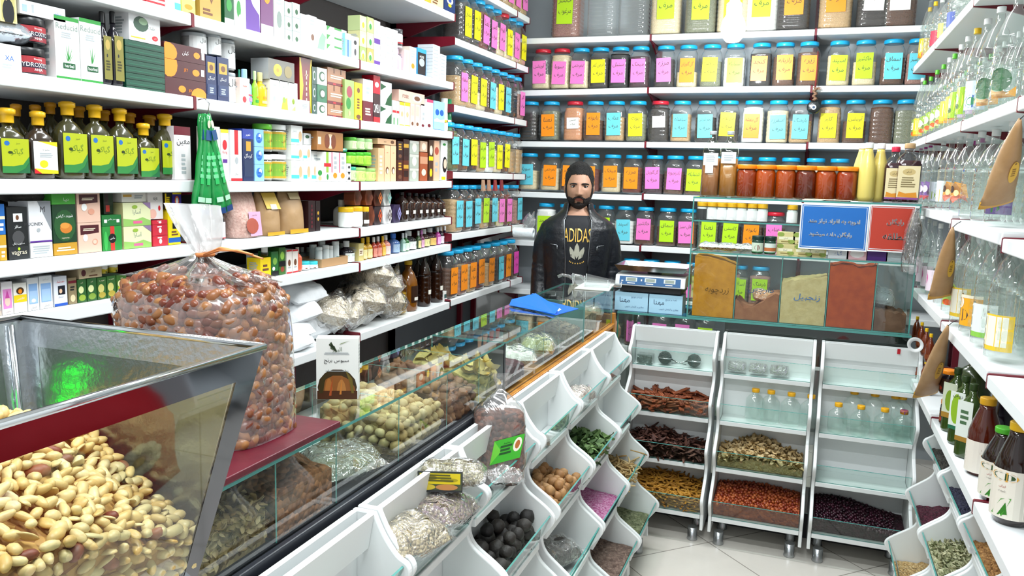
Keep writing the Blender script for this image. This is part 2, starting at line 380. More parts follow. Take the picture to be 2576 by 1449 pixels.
for y, c in ((2.2, mat('1f2228', .3)), (3.1, mat('5f8f8a', .3))):
    mb = MB(); mb.box(CX0 + .007, y - .006, .945, CX1 + .001, y + .006, CZ - .003, c); mb.build('post', ct)
mb = MB(); mb.box(-.83, 3.603, 0, -.812, 3.64, .985, WOOD); mb.box(-1.05, 3.603, .9, -.83, 3.63, .98, WOOD); mb.build('end_post', ct)

fc = empty('front_counter', (0, 0, 0), 0, 'glass-fronted counter carrying the scale and the powder case', 'counter')
pane('top_pane', fc, -.83, 3.75, .966, .44, 4.12, .976)
pane('front_pane', fc, -.83, 3.751, .12, .44, 3.757, .965)
pane('side_pane', fc, -.83, 3.758, .12, -.824, 4.12, .965)
mb = MB(); mb.box(-.83, 3.76, .0, .44, 4.1, .12, DARK); mb.build('plinth', fc)
mb = MB(); mb.box(-.82, 3.76, .5, .43, 4.1, .52, mat('7c8a88', .4)); mb.build('inner_shelf', fc)
mb = MB(); mb.box(-.33, 3.7575, .8, .43, 3.762, .965, mat('18201e', .12)); mb.build('dark_reflection', fc)  # dark sheet put in for a dark reflection in the counter glass
for x in (-.81, .43):
    mb = MB(); mb.box(x - .008, 4.095, .1, x + .008, 4.115, .965, mat('6b7674', .3)); mb.build('post', fc)

cs = empty('glass_case', (0, 0, 0), 0, 'clear glass case of powders and small bottles with honey jars on its top', 'display case')
CLR = GLASS; CSX0, CSX1 = -.505, .43
pane('top_shelf', cs, CSX0, 3.75, 1.522, CSX1, 3.98, 1.53)
pane('middle_shelf', cs, CSX0 + .006, 3.76, 1.418, .05, 3.95, 1.424)
pane('lower_shelf', cs, CSX0 + .006, 3.751, 1.275, CSX1 - .006, 3.97, 1.282)
pane('bottom_pane', cs, CSX0, 3.75, .977, CSX1, 3.98, .983)
for x in (CSX0, CSX1 - .006): pane('side_pane', cs, x, 3.75, .984, x + .006, 3.98, 1.521)
pane('powder_front', cs, CSX0 + .006, 3.752, .984, CSX1 - .007, 3.756, 1.274)
pane('powder_back', cs, CSX0 + .006, 3.95, .984, CSX1 - .007, 3.954, 1.274)
PX = [ony(v, 750, 3.757).x for v in (1740, 1848, 1962, 2080, 2201)] + [CSX1 - .012]
for x in PX[1:-1]: pane('divider', cs, x - .002, 3.758, .984, x + .002, 3.948, 1.273)

# ---------------- scoop bin units ----------------
LIP = [(.115, .852), (.166, .644), (.209, .436), (.265, .222)]
def cr(pts, n=5):
    out = []
    for i in range(len(pts) - 1):
        p0, p1, p2, p3 = pts[max(i - 1, 0)], pts[i], pts[i + 1], pts[min(i + 2, len(pts) - 1)]
        for k in range(n):
            t = k / n; out.append(tuple(.5 * (2 * p1[j] + (p2[j] - p0[j]) * t + (2 * p0[j] - 5 * p1[j] + 4 * p2[j] - p3[j]) * t * t + (3 * p1[j] - p0[j] - 3 * p2[j] + p3[j]) * t ** 3) for j in (0, 1)))
    out.append(pts[-1]); return out
def side_profile(lo=0):
    P = [(.048, .948), (.07, .905), (.098, .87)] if not lo else [(.09, .742), (.115, .70), (.148, .665)]
    for k, (d, z) in enumerate(LIP):
        if k < lo: continue
        P += [(d + .006, z + .004), (d + .012, z - .018), (d - .004, z - .045), (d - .035, z - .085), (d - .038 if k < 3 else d - .0, z - .115)]
        if k < 3: d2, z2 = LIP[k + 1]; P += [(d - .022, z - .145), (d2 - .022, z2 + .028)]
    P = P[:-1]
    return cr(P, 4) + [(LIP[3][0] - .03, .062), (0, .062), (0, .742 if lo else .948)]
UW = .4
UNS = ({}, {})
def bin_unit(loc, rz, label, group, lo=0):
    UN = UNS[lo]; PROF = side_profile(lo); zt = .742 if lo else .948
    t = empty('scoop_bin_unit', loc, rz, label, 'scoop bin', group)
    if not UN:
        for s, x in (('l', -UW / 2 + .003), ('r', UW / 2 - .017)):
            mb = MB(); mb.prism([(-d, z) for d, z in PROF], 'x', x, x + .014, WHITE); o = mb.build('side_panel', t, bevel=.003); UN['p' + s] = o
        mb = MB(); mb.box(-UW / 2 + .018, -.012, .075, UW / 2 - .018, 0, zt - .002, WHITE)
        o_ = .04 if lo else 0; mb.prism([(-.05 - o_, zt - .002), (-.036 - o_, zt - .002), (-.024, zt - .073), (-.038, zt - .073)], 'x', -UW / 2 + .018, UW / 2 - .018, WHITE)
        UN['back'] = mb.build('back_panel', t)
        for k, (d, z) in enumerate(LIP):
            if k < lo: continue
            mb = MB(); zb = z - .086; mb.box(-UW / 2 + .018, -(d - .03), zb - .02, UW / 2 - .018, -.0125, zb, WHITE)
            UN['s%d' % k] = mb.build('tier_board', t, bevel=.002)
            mb = MB(); a = (-(d - .034), zb + .0005); c = (-(d + .001), z); 
            x0, x1 = -UW / 2 + .0185, UW / 2 - .0185; q = [a, c, (c[0] + .0045, c[1] + .001), (a[0] + .0045, a[1] + .001)]
            vs = [(x, *p) for x in (x0, x1) for p in q]
            mb.add(vs, [(0, 1, 5, 4), (2, 3, 7, 6)], clear('f2faf7', .03, 1.3)); mb.add(vs, [(0, 1, 2, 3), (4, 5, 6, 7), (1, 2, 6, 5), (0, 3, 7, 4)], EDGE)
            UN['g%d' % k] = mb.build('glass_lip', t)
        for k, (x, y) in enumerate(((-.15, -.03), (.15, -.03), (-.15, -.2), (.15, -.2))):
            mb = MB(); mb.lathe([(.022, 0), (.024, .004), (.021, .012), (.021, .061)], BRUSH, 14, (x, y, 0)); UN['f%d' % k] = mb.build('foot', t)
    else:
        for k, o in UN.items():
            c = o.copy(); COL.objects.link(c); c.parent = t
    return t
UNITS = {}
gL, gF, gR = 'scoop bins along the glass counter', 'scoop bins facing the camera', 'scoop bins under the bottle shelves'
LU = [(3.165, 'scoop bin unit at the far end of the glass counter with pale roots'), (2.765, 'white scoop bin unit by the counter with green leaves and pink petals'), (2.355, 'white scoop bin unit by the counter with round brown nutmegs'),
      (1.92, 'white scoop bin unit by the counter with black dried limes'), (1.525, 'white scoop bin unit by the counter with three herb packets on top'), (1.125, 'white scoop bin unit nearest the steel hopper, cut by the picture edge')]
for k, (y, lb) in enumerate(LU): UNITS['L%d' % k] = bin_unit((-.797, y, 0), math.pi / 2, lb, gL)
for k, (x, lb) in enumerate(((-.545, 'white scoop bin unit facing the camera with cinnamon and turmeric'), (-.13, 'white scoop bin unit facing the camera with ginger and orange-red fruit'), (.285, 'white scoop bin unit facing the camera with two rows of clear bottles'))):
    UNITS['F%d' % k] = bin_unit((x, 3.742, 0), 0, lb, gF); UNITS['F%d' % k].scale = (1, 1, .976)
for k, (y, lb) in enumerate(((3.165, 'white scoop bin unit under the bottle shelves beside the dark berries'), (2.765, 'white scoop bin unit under the bottle shelves with pale green flowers'), (2.36, 'white scoop bin unit under the bottle shelves with golden-brown flakes'))):
    UNITS['R%d' % k] = bin_unit((.645, y, 0), -math.pi / 2, lb, gR, 1)
# ---------------- spice jars ----------------
ORD = ['first', 'second', 'third', 'fourth', 'fifth', 'sixth', 'seventh', 'eighth', 'ninth', 'tenth', 'eleventh', 'twelfth']
CN = dict(w='white', k='black', r='red', g='green', b='blue', y='yellow', o='orange', p='pink', n='brown', m='maroon', c='light blue', l='lime green', G='dark green', B='navy', P='purple', t='tan', s='grey', d='gold', e='cream', f='salmon', h='olive', u='magenta', q='grey-green', v='pinkish', x='dark', z='whitish', a='turquoise', j='yellow-green')
JM = {}
def sq(r, z, e): return (r, z, e)
def jar_body(H, kind):
    R = .0605; p = []
    if kind == 'sq':
        p = [(R * .86, 0, 5), (R * .97, .006, 5), (R, .016, 5)]
        n = 6
        for i in range(n):
            z0 = .03 + (H * .66 - .03) * i / n; z1 = .03 + (H * .66 - .03) * (i + 1) / n
            p += [(R, z0, 5), (R, z1 - .012, 5), (R * .97, z1 - .006, 5)]
        p += [(R, H * .67, 4.5), (R * .95, H * .75, 3.5), (R * .82, H * .82, 2.6), (R * .7, H * .87, 2.1), (R * .7, H * .93, 2)]
    else:   # tall big square jar
        R = .088; p = [(R * .9, 0, 7), (R, .01, 7)]
        for i in range(12):
            z0 = .02 + H * .8 * i / 12; p += [(R, z0, 7), (R, z0 + H * .8 / 12 - .008, 7), (R * .975, z0 + H * .8 / 12 - .004, 7)]
        p += [(R, H * .82, 6), (R * .8, H * .88, 3), (R * .55, H * .91, 2), (R * .55, H * .95, 2)]
    return p, R
def mesh_of(key, fn):
    if key not in JM:
        mb = MB(); nm = fn(mb); JM[key] = mb.mesh(nm)
    return JM[key]
GR = {'w': ('f4f4f0', 'e8e8e4'), 'e': ('e6d8b8', 'cdb98e'), 't': ('c9a87c', 'a8865a'), 'n': ('6b4630', '3f2a1c'), 'k': ('1c1a1c', '0c0b0d'), 'x': ('3a332e', '1e1a18'), 'f': ('d99a72', 'c9855c'),
      'q': ('8c8f78', '5f6450'), 'h': ('5f6b38', '38421f'), 'v': ('b08478', '7f564c'), 'P': ('4a2430', '2a141c'), 'm': ('7a3524', '4e1f16'), 'g': ('6f8048', '44552a'), 'y': ('d8b048', 'b08828'), 's': ('8f959a', '6c7074'), 'r': ('9c3a22', '6c2416')}
def grain(c, sc=380): a, b_ = GR[c]; return mat(a, .8, bump=.3, scale=sc, c2=b_, cell=True)
HAND = ['آویشن', 'سویا', 'تخم ختمی', 'قرص کمر', 'سنبل', 'میخک', 'مرزه', 'گل گاوزبان', 'بادرنجبویه', 'شنبلیله', 'کنجد', 'رازیانه', 'زیره', 'اسپند', 'خاکشیر', 'سماق', 'هل سبز', 'نعنا', 'کاسنی', 'بابونه', 'عناب', 'پونه', 'زنیان', 'سیاهدانه', 'تخم شربتی', 'چای کوهی', 'گل بنفشه', 'اسفرزه', 'بارهنگ', 'گلپر']
hc = [0]
def note(mb, col, x0, z0, x1, z1, y, tilt, words=None, seg=1, fy=None, ink='4a4a38'):
    cx, cz = (x0 + x1) / 2, (z0 + z1) / 2; W, H = x1 - x0, z1 - z0
    def fn(u, v, l):
        a, b_ = (u - .5) * W, (v - .5) * H
        X_, Z_ = cx + a * math.cos(tilt) - b_ * math.sin(tilt), cz + a * math.sin(tilt) + b_ * math.cos(tilt)
        return (X_, (fy(X_) if fy else y) - l, Z_)
    decals(mb, fn, 'r 0 0 1 1 ' + col)
    if words is None:
        words = [HAND[hc[0] % len(HAND)], 'مرف']; hc[0] += 1
    n = len(words)
    for i, s in enumerate(words): write(mb, s, fn, .5, .76 - i * .36, .22 if n < 3 else .18, mat(ink, .6), .8, .0008, W / H, .25)
def jar(loc, rz, lid, lab, con, fill, where, kind='sq', H=.245, tilt=None, words=None, cov=None, lidless=False, labw=.085, group=None):
    rnd = random.Random(int(loc[0] * 991 + loc[1] * 577 + loc[2] * 133))
    CS = lambda q: CN[q].replace('light blue', 'blue').replace('lime green', 'lime')
    desc = ('big ' if kind != 'sq' else CS(lid) + '-lidded ' if lid else '') + 'jar' + (' with ' + CS(lab) + ' note' if lab else ' without note') + (', ' + CN.get(con, 'dark') + ' contents' if con else ', empty')
    t = empty('spice_jar', loc, rz, desc + ', ' + where, 'jar', group); GRP[t.name] = 'spice jars, ' + where
    p, R = jar_body(H, kind)
    key = ('jb', kind, H)
    def fb(mb): mb.lathe([(a, z + .0015, e) for a, z, e in p], PLASTIC, 24, cap1=False); return 'jar_body'
    put('jar_body', mesh_of(key, fb), t)
    if con:
        f = round(fill, 1)
        def fc_(mb):
            top = .012 + (H * (.80 if kind == 'sq' else .86) - .012) * f; q = []
            for a, z, e in p:
                if z < top: q.append((a * .955, max(z, .004), e))
            a, z, e = q[-1]; q.append((a, top, e)); q.append((a * .5, top + .006, e)); q.append((.002, top + .009, 2))
            mb.lathe(q, grain(con), 24, smooth=True); return 'contents'
        put('contents', mesh_of(('jc', kind, H, con, f), fc_), t)
    if lid and kind == 'sq':
        def fl(mb):
            r = R * .82; z = H * .885
            mb.lathe([(r * .97, z), (r, z + .002), (r, z + .016), (r * .94, z + .0215), (r * .8, z + .022), (r * .78, z + .0195), (.001, z + .0195)], mat({'c': '22a8de', 'r': 'c4283a', 'w': 'f0f0ee', 'b': '22a8de'}[lid], .3), 28); return 'lid'
        put('lid', mesh_of(('jl', kind, H, lid), fl), t)
    if lab:
        mb = MB(); tl = (rnd.random() - .5) * .08 if tilt is None else tilt
        hh = H * .545 if kind == 'sq' else H * .5; z0 = H * (.09 if kind == 'sq' else .2) + rnd.random() * .014
        lw = labw
        if lab == 'w' and kind == 'sq': z0 += .05; hh *= .5; lw *= .9
        dx = (rnd.random() - .5) * .012
        note(mb, {'p': 'f07cc8', 'l': 'b2e022', 'y': 'eeea1e', 'o': 'fa9018', 'c': '68cfe2', 'w': 'eeeeea', 'u': 'e84cb4'}[lab], dx - lw / 2, z0, dx + lw / 2, z0 + hh, -R - .0018, tl, words)
        mb.build('paper_note', t, fix=False)
    return t
def spread(v, gap, lo, hi):
    v = list(v); v[0] = max(v[0], lo)
    for i in range(1, len(v)): v[i] = max(v[i], v[i - 1] + gap)
    v[-1] = min(v[-1], hi)
    for i in range(len(v) - 2, -1, -1): v[i] = min(v[i], v[i + 1] - gap)
    return v
def jrow(spec, z, y, where, Hs=.245, rz=0, by=None, skip=0):
    """spec items: x:lid lab con fill"""
    L = spec.split(); xs = spread([ony(float(s.split(':')[0]), 300, y).x for s in L], .1225, -1.79, .78)
    for s, xx in zip(L, xs):
        a = s.split(':'); px = float(a[0]); k = a[1]
        lid = None if k[0] == '-' else k[0]; lab = None if k[1] == '-' else k[1]; con = None if k[2] == '-' else k[2]; fill = int(k[3]) / 9 if len(k) > 3 else .8
        jar((xx, y, z), rz, lid, lab, con, fill, where, H=Hs)
BJ = BY + .085
jrow('1362:rpe4 1386:rpe9 1440:cpe7 1495:cyx8 1548:cpk9 1603:cpP8 1667:cpx7 1723:coe4 1782:cyq6 1840:clw7 1905:cox8 1963:con7 2023:con8 2098:cle7 2163:cle5 2232:ccn6 2285:ccv7', 2.1375, BJ, 'second back-wall shelf', .25)
jrow('1335:c-x7 1387:coq8 1446:rwf9 1497:con5 1550:cct6 1604:cyq7 1660:rwx9 1715:cct7 1777:ccx6 1834:cyx7 1895:cow9 1957:cce8 2015:cct5 2087:cyt9 2150:cyn5 2217:c-n9 2270:c-q8', 1.825, BJ, 'third back-wall shelf', .245)
jrow('1337:cce5 1393:coe6 1442:con6 1493:com6 1547:coe5 1600:com7 1653:cpP5 1705:cpn6 1755:cln5 1815:c-x6 1878:c-x6 1938:c-q5 1998:c-s7 2061:c-w8 2122:c-n6 2185:r-w6', 1.515, BJ, 'fourth back-wall shelf', .235)
jrow('1383:clw9 1437:c-w7 1487:ccw5 1533:clw5 1583:ccw6 1637:cpn5 1694:cln5 1746:cpn6 1800:clq6 1857:clx6 1910:con6 1968:rpn6', 1.2045, BJ, 'fifth back-wall shelf', .235)
jrow('1500:cpn5 1557:clq6 1603:cpn6 1655:cpx6 1712:c-n5 1770:cpn6 1830:clx6 1885:clq7 1940:clv8', .8855, BJ, 'sixth back-wall shelf', .235)
jrow('1560:cpn5 1625:cpn5 1692:cpn5 1752:cpn5 1808:clq5', .5805, BJ, 'lowest back-wall shelf', .235)
for x, lab, con, f, wd in ((1430, 'l', 'v', .9, ['خالشر', 'مرغوب']), (1520, None, None, 0, 0), (1598, None, None, 0, 0), (1678, 'l', 'e', .9, None), (1765, 'l', 'q', .8, None), (1845, 'y', 'e', .8, None), (1917, 'l', 'w', 1, None), (1995, 'o', 'x', 1, None), (2100, 'o', 't', 1, None), (2196, 'w', 'x', .8, None), (2258, 'w', 'n', .8, None)):
    p = ony(x, 50, 4.95); jar((p.x, 4.95, 2.4415), 0, None, lab, con, f, 'top back-wall shelf', 'big', .36, labw=.1, words=wd or None)
SJ = LX - .071
def srow(spec, z, where, H=.25):
    L = spec.split(); ys = spread([onx(float(s.split(':')[0]), 300, LX - .03).y for s in L], .1225, 3.79, 4.755)
    for s, y in zip(L, ys):
        a = s.split(':'); k = a[1]
        jar((SJ, y, z), math.pi / 2, None if k[0] == '-' else k[0], None if k[1] == '-' else k[1], k[2], int(k[3]) / 9, where, H=H)
srow('1307:cpt6 1322:cpt6 1338:cpt7', 2.5565, 'topmost side shelf', .25)
srow('1165:cyx7 1192:cyx6 1217:cpm8 1242:cpx5 1268:cpe6 1292:rye6 1313:cpe6 1334:cyt5', 2.2635, 'second side shelf', .265)
srow('1157:cpt6 1182:cyt6 1206:cye4 1231:ccn7 1254:cye6 1277:ccx9 1301:c-k9 1325:cpv6', 1.9415, 'third side shelf', .26)
srow('1160:cch9 1183:ccn5 1207:cyk8 1228:clt6 1249:clw6 1268:cye5 1292:cyn5 1312:c-t5 1330:c-t6', 1.6135, 'fourth side shelf', .25)
srow('1152:cct7 1174:ccn7 1194:cck6 1212:clt6 1232:ccn5 1252:cpe6 1276:cpm8 1306:ccv6', 1.3015, 'fifth side shelf', .25)
srow('1142:con6 1167:cov5 1190:cot6 1211:com6 1238:cot5 1262:ccx6 1281:com6 1301:cun6', .9645, 'lowest side shelf', .25)

# ---------------- boxes on the medicine shelving ----------------
def lz(k, y):   # shelf height at depth y for row k
    L = [[2.031, 1.80, 1.561, 1.375, 1.25, .93], [2.031, 1.80, 1.559, 1.375, 1.234, .935], [(2.03, 2.045), (1.80, 1.808), (1.559, 1.566), (1.373, 1.385), (1.234, 1.25), (.945, .955)]]
    m_ = 0 if y < 1.92 else 1 if y < 2.835 else 2
    v = L[m_][k]
    if isinstance(v, tuple): v = v[0] + (v[1] - v[0]) * (y - 2.835) / .885
    return v
FX = LX - .03
ROWN = ['the second shelf', 'the third shelf', 'the bottle-level shelf', 'the shelf at eye height', 'the low shelf', 'the bottom shelf']
ROWP = ['upper medicine shelf', 'second medicine shelf', 'third medicine shelf', 'fourth medicine shelf', 'fifth medicine shelf', 'lowest medicine shelf']
def carton(name, x0, x1, tops, row, base, spec, label, cat='box', depth=.055, inset=0, zb=None, side=None, top=None, group=None):
    """front face between pixel columns x0..x1; tops = pixel rows of the tops of a stack, lowest first; rests on shelf `row`"""
    xf = FX - inset; ya = onx(x0, 400, xf).y; yb = onx(x1, 400, xf).y; ym = (ya + yb) / 2; px = (x0 + x1) / 2
    # second pass: use the true row of the foot for the columns
    z = zb if zb is not None else lz(row, ym) + .001
    fy = toscreen((xf, ym, z))[1]; ya = onx(x0, fy, xf).y + .0008; yb = onx(x1, fy, xf).y - .0008
    for i, tp in enumerate(tops):
        zt = onx(px, tp, xf).z - .0008
        if zt < z + .003: zt = z + .006
        W, H = yb - ya, zt - z; dp = depth
        mb = MB(); sp = spec[i % len(spec)] if isinstance(spec, list) else spec
        bs = base[i % len(base)] if isinstance(base, list) else base
        bm = mat(bs, .4); mb.box(-W / 2, 0, 0, W / 2, dp, H, bm, sides={4: mat(side, .4) if side else bm, 5: mat(side, .4) if side else bm, 3: bm, 1: mat(top, .4) if top else bm})
        decals(mb, lambda u, v, l: ((u - .5) * W, -l, v * H), sp, W / H)
        decals(mb, lambda u, v, l: (-W / 2 - l, dp * (1 - u), v * H), 'l .15 .2 .85 .8 6 s', dp / H) if not side and W > .03 and H > .06 else None
        o = mb.build(name, None, fix=False); o.location = (xf, (ya + yb) / 2, z); o.rotation_euler = (0, 0, math.pi / 2)
        lb = label[i % len(label)] if isinstance(label, list) else label
        tag(o, lb + ', ' + ROWP[row], cat, group); GRP[o.name] = 'product cartons, ' + ROWP[row]
        z = zt + .0008
    return z
def C(row, s):
    """one carton per line: x0 x1 top[,top..] | base | label | decals [| opts]"""
    for ln in s.strip().split('\n'):
        a = [q.strip() for q in ln.split('|')]; n = a[0].split()
        kw = eval('dict(%s)' % a[4]) if len(a) > 4 else {}
        sp = a[3].split('//') if '//' in a[3] else a[3]
        carton(kw.pop('name', 'carton'), float(n[0]), float(n[1]), [float(v) for v in n[2].split(',')], row, a[1].split('/') if '/' in a[1] else a[1], sp, a[2].split('/') if '/' in a[2] else a[2], **kw)
def zat(x, y): return onx(x, y, FX).z
C(0, '''
368 415 -40 | r | red carton cut by the picture edge | r 0 .2 1 .3 w
416 455 -30 | w | white carton with teal corner | r .6 0 1 .4 a;l .1 .5 .8 .8 3 s
457 492 -30 | j | pale yellow-green carton | e .5 .3 .3 .1 o;r 0 .6 1 .8 w
565 589 -40 | G | dark green carton with white foot | r 0 0 1 .18 w;e .5 .5 .3 .15 g
590 618 -50 | w | white carton with a green sprig | e .4 .4 .2 .18 g;e .5 .2 .15 .1 v
619 655 -55 | w | white carton with a purple sweep | p P 0 0 1 0 .95 .35 .5 .5 0 .85;e .6 .85 .3 .1 g
657 688 -50 | 6a3a6a | purple carton with an orange flourish | r 0 0 1 .2 w;e .5 .7 .25 .12 o;e .5 .75 .15 .08 m
690 716 -45 | e8ece6 | tall whitish carton with a pale plant | e .5 .35 .25 .15 q;l .2 .6 .8 .85 4 s
717 735 75,42,5 | b8c8c4 | small grey-green carton with a round emblem | e .5 .45 .32 .32 w;e .55 .4 .2 .2 G
736 755 79,45,8 | b8c8c4 | small grey-green carton beside its twins with a round emblem | e .5 .45 .32 .32 w;e .55 .4 .2 .2 G
757 775 36 | eef0f2 | white carton with a faint blossom | e .5 .4 .3 .18 v
776 797 40 | eef0f0 | white carton with a brown leaf mark | e .5 .35 .2 .1 n;l .2 .7 .8 .9 2 s
797 820 50 | e8f0ec | pale green carton with a wave | p 7fb08c 0 0 .8 0 1 .5 .6 .6 .3 .4
822 840 112,88,66 | f0f2ea | small white carton with green corner | p g 0 1 0 .4 .5 1;e .6 .3 .2 .2 s
841 859 118,96,72 | eef2ec | small white carton with grey dots | e .4 .4 .2 .2 s;r 0 .8 1 1 g
860 872 98,76 | e8ecec | small plain white carton | e .5 .4 .25 .2 s
868 883 84 | 8ccdee | sky-blue carton with a dark ribbon | r .4 0 .6 1 b;r 0 .75 1 1 w | inset=-.012,depth=.03
884 903 92 | e8ecec | white carton with a black figure | e .5 .75 .2 .1 k;e .5 .35 .15 .15 x
905 922 118,78,40 | 93a860/e0dca0/c8d89a | yellow-green herb carton left of its column pair | e .5 .5 .3 .3 w;e .5 .4 .2 .2 y
923 940 122,82,44 | b0a058/d8d0a0/a8c078 | yellow-green herb carton right of its column pair | e .5 .5 .3 .3 e;e .5 .4 .2 .2 g
941 956 110,52 | e6e2e6 | narrow white carton with purple foot | r 0 0 1 .22 P;e .5 .5 .2 .12 s
957 970 160,141,122,103,84,66 | f0eeea | tiny white carton of a stacked block | r 0 .1 1 .3 v;l .1 .5 .9 .8 1 s
971 986 164,146,127,108,89,70 | f2f0ee | tiny white carton amid a stacked block | r 0 .1 1 .3 b8d0b0;l .1 .5 .9 .8 1 s
987 1000 168,150,131,112,93,75 | eeecea | tiny white carton at the far side of a stacked block | r 0 .1 1 .3 v;l .1 .5 .9 .8 1 s
1017 1029 125 | e9ded2 | slim cream carton with gold lettering | r .3 .1 .7 .9 e0c8a8
1030 1047 118 | eee4d8 | slim cream carton with an orange flower | e .5 .3 .25 .1 o;l .2 .6 .8 .9 3 s
1049 1072 122 | 2f98d8 | blue carton with a black label | r .05 .05 .95 .85 k;e .5 .5 .3 .15 s;t .5 .7 .08 w HORSE | depth=.065
1088 1106 203,194,185,176,167,158,149,140,131,122,113 | e9ecee | flat white packet of a stacked blister tower | l .1 .2 .9 .8 1 s | depth=.08
1107 1122 209,200,191,182,173,164,155,146,137 | dfe3e6 | flat whitish packet of the farther blister tower | l .1 .2 .9 .8 1 s | depth=.08
''')
